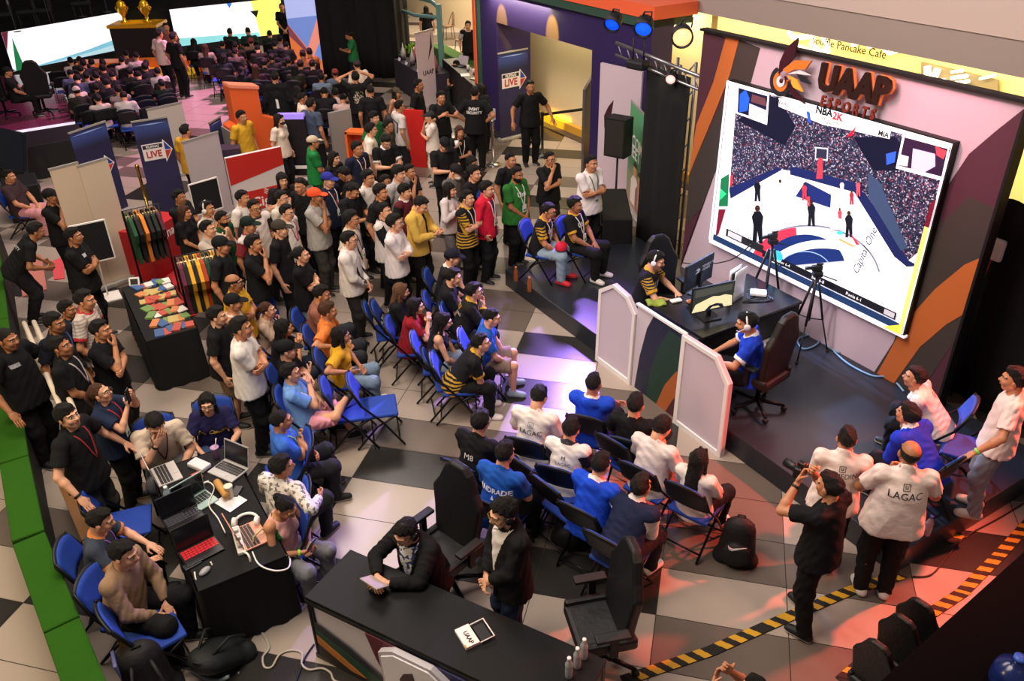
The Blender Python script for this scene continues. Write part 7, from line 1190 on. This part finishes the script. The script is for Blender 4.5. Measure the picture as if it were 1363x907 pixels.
for d, u, v, a, po_, tp_, tc_, pc_, kw in L_:
    c = A(d, u, v, a, po_, tp_, tc_, pc_, **kw)
    if 'EVENT SECURITY' in d: c.decal('lettering', 'EVENT', .07, .36, '#d8d4d0', bold=.002); c.decal('lettering', 'SECURITY', .07, .29, '#d8d4d0', bold=.002)
    if 'round blue logo' in d: c.patch('round_logo', [(.09*math.cos(k), .31+.09*math.sin(k)) for k in np.linspace(0, 6.28, 17)[:-1]], '#2c4fb0', 1)
    if 'green shirt and lanyard' in d: c.decal('lettering', 'Uste', .10, .34, '#e0e4dc', 1, bold=.003)
    if 'track jacket' in d: c.patch('black_panel', [(.05, .05), (.10, .30), (.14, .18), (.12, .02)], '#1c1a1a', 1); c.patch('black_panel', [(-.05, .0), (-.10, .22), (-.14, .12), (-.12, .0)], '#1c1a1a', 1)
    if 'hooded jacket' in d: c.patch('back_print', [(-.02, .05), (.03, .05), (.02, .22), (-.03, .24)], '#d0d0d0', -1)
    if 'print-back' in d: c.patch('back_print', [(-.10, .10), (.12, .14), (.10, .34), (-.06, .36), (-.12, .24)], pattern('#131213', '#b8a898', 30, 'noise', .5), -1)
    if 'navy football' in d: c.patch('jersey_stripe', [(-.02, .05), (.02, .05), (.02, .42), (-.02, .42)], '#8a2a34', 1)
    if 'grey backpack' in d: P_l = c.pt((0, -.22, 1.0)); bag('grey and black backpack worn by a person in the crowd', P_l, c.o.rotation_euler.z+math.pi, .30, .42, .18, '#2a2a2e')
    if 'white cup' in d: o = tag(MB().m(white).lathe([(.03, 0), (.04, .11), (.036, .11)], n=12).build('paper_cup', None, None, c.wrist('R')+rz(c.o.rotation_euler.z) @ Vector((0, .08, .03))), 'white paper cup held by the person with a lanyard', 'cup')
    if 'orange cap' in d: c.patch('shirt_print', [(-.08, .24), (.09, .26), (.07, .36), (-.06, .35)], '#4a5a60', 1)
    if 'phone, centre' in d: o = tag(MB().m(dkm).box((0, 0, 0), (.075, .15, .012), None, .004).build('phone', None, None, c.wrist('R')+rz(c.o.rotation_euler.z) @ Vector((0, .1, .03)), c.o.rotation_euler.z), 'phone held by the black shirted person in the crowd', 'phone')
# cafe people
c = A('in a black apron walking out of the cafe', 623, 34, -90, 'walk', 'tee', '#1a1618', '#17171b', hair='thick', skin='l', sleeve='#c8bcb4'); c = A('with long black hair seen from behind in the cafe', 567, 12, 100, 'idle', 'tee', '#151416', '#121214', hair='long', sex='f', skin='l'); c = A('in an olive shirt seated behind the registration counter', 607, 86, 240, 'sitdesk', 'tee', '#6a6a3c', '#26262b', hair='long', sex='f', skin='m'); c = A('in black seated on the far left lit stage', 10, 96, 20, 'sitlap', 'tee', '#121215', '#121215', base=.45, hair='short', cap='#17171a', skin='m', seat=False)
c = A('with black hair at the bottom edge holding up a hand', 1005, 922, 130, 'raise', 'tee', '#18181a', '#17171b', hair='short', skin='m', h=.90); c = A('in black seated at the left edge with a light blue phone', 12, 235, 0, 'sitlap', 'tee', '#3a2a2e', '#c88a90', hair='short', skin='m')
# --- far seated audience: two blocks
far = [  # u, v, shirt, hair, row words
 (94, 82, '#c8b4b0', 'short'), (106, 81, '#1a1a1e', 'buzz'), (111, 85, '#2a2a32', 'short'), (122, 84, '#2a2024', 'short'), (137, 85, '#2a1c20', 'short'), (167, 72, '#4a3434', 'short'), (181, 75, '#c0a8a8', 'fade'), (162, 81, '#c8b0a4', 'short'), (195, 86, '#241c22', 'short'), (193, 90, '#1d1a1f', 'thick'),
 (108, 93, '#1c1a22', 'short'), (94, 99, '#5a5a7a', 'short'), (103, 106, '#4a4a6a', 'thick'), (115, 102, '#8a7a80', 'short'), (137, 92, '#1c1a1e', 'thick'), (128, 102, '#1e1c20', 'short'), (173, 96, '#2a2426', 'short'), (184, 101, '#1a1a1c', 'thick'), (210, 96, '#b8aaa8', 'short'), (215, 112, '#1c2420', 'short'), (100, 117, '#c8bcae', 'bob'), (102, 122, '#26221f', 'cap'), (128, 117, '#201c1f', 'thick'), (157, 120, '#8a7a78', 'short'), (165, 129, '#c0b4b0', 'short'), (130, 132, '#c0b0a8', 'short'), (150, 102, '#1b191d', 'short'), (142, 112, '#1a181c', 'thick'),
 (306, 43, '#20362e', 'short'), (330, 42, '#1e3a30', 'fade'), (359, 46, '#1c2a22', 'short'), (373, 53, '#a8888a', 'short'), (258, 57, '#1a1c1e', 'long'), (273, 64, '#b09a8c', 'longb'), (334, 56, '#8a6a58', 'cap'), (313, 61, '#3a2a22', 'short'), (343, 66, '#2c2420', 'short'), (366, 60, '#1f2024', 'short'), (313, 70, '#5a4c46', 'short'), (374, 70, '#1c1c1f', 'bob'), (403, 73, '#a0643a', 'short'), (412, 70, '#a8683a', 'short'), (352, 84, '#241f1e', 'thick'), (340, 92, '#3a1f28', 'longb'), (322, 96, '#141416', 'bob'), (392, 92, '#2c2a1e', 'long'), (416, 86, '#22181f', 'short'), (428, 104, '#6a7a8a', 'short'), (446, 98, '#5a6a7c', 'cap'), (446, 124, '#c8a8a4', 'thick'), (457, 132, '#c8a8a0', 'short'), (468, 128, '#4a4030', 'long'), (432, 124, '#15161a', 'short'), (395, 122, '#2a2620', 'bob'), (362, 78, '#262222', 'short'), (384, 82, '#1d1d20', 'short'), (400, 86, '#242022', 'thick'), (381, 62, '#2a2a2c', 'short'), (296, 60, '#20262a', 'short'), (298, 78, '#22262a', 'bob'),
]
ordn = ['first', 'second', 'third', 'fourth', 'fifth', 'sixth', 'seventh', 'eighth', 'ninth', 'tenth', 'eleventh', 'twelfth', 'thirteenth', 'fourteenth', 'fifteenth', 'sixteenth', 'seventeenth', 'eighteenth']
cn = {}
def cname(h): r, g_, b_ = [int(h[i:i+2], 16) for i in (1, 3, 5)]; m = max(r, g_, b_); return ('black' if m < 36 else 'dark' if m < 60 else 'pale' if min(r, g_, b_) > 130 else 'blue grey' if b_ > r else 'brown' if m < 130 else 'tan')
for k, (u, v, c_, hs) in enumerate(sorted(far, key=lambda r: r[1])):
    blk = 'left' if u < 240 else 'right'; key = (blk, cname(c_)); cn[key] = cn.get(key, 0)+1
    d = '%s, %s top, far %s seating, %s of those from the stage' % ({'long': 'with long hair', 'longb': 'with long brown hair', 'bob': 'with bobbed hair', 'cap': 'with a cap', 'thick': 'with thick hair', 'buzz': 'with cropped hair', 'fade': 'with faded hair'}.get(hs, 'with short hair'), cname(c_), blk, ordn[min(cn[key]-1, 17)])
    sx = 'f' if hs in ('long', 'longb', 'bob') else 'm'; ps = jr.choice(['sitslump', 'sitlap', 'sitphone', 'sitslump', 'sitcross']); ang = 118 if blk == 'left' else 100
    kw = dict(hair={'longb': 'long', 'cap': 'short'}.get(hs, hs), sex=sx, vx=.020, skin=jr.choice('lmmt'), h=jr.uniform(.94, 1.0))
    if hs == 'longb': kw['hc'] = 'b'
    if hs == 'cap': kw['cap'] = '#b8aaa0' if u < 240 else '#8a3a34'
    sv = _first[0]; zz = A(d, u, v, ang+jr.uniform(-14, 14), ps, 'tee', c_, jr.choice(['#1a1a1e', '#26282e', '#2c3446', '#1a1a1e']), seat=False, **kw); l = Vector(zz.o.location)+rz(zz.o.rotation_euler.z) @ Vector((0, .05, 0)); chair('chair in far %s seating under a %s top, %s such from the stage' % (blk, cname(c_), ordn[min(cn[key]-1, 17)]), l, zz.o.rotation_euler.z, 'chairs of the far seating')
for k, (u, v) in enumerate(((76, 96), (82, 104), (152, 86), (190, 128), (193, 134), (197, 143), (222, 130), (146, 145), (120, 148), (168, 150), (225, 142))): chair('empty chair of the far left block, %s from its stage end' % ordn[k], at(u, v, .8)+Vector((0, 0, -.8)), face(115), 'empty far chairs')
for k, (u, v) in enumerate(((290, 66), (297, 72), (305, 82), (290, 88), (300, 92), (307, 102), (317, 112), (332, 120), (430, 110), (340, 112), (352, 108))): chair('empty chair of the far right block, %s from its stage end' % ordn[k], at(u, v, .8)+Vector((0, 0, -.8)), face(100), 'empty far chairs')
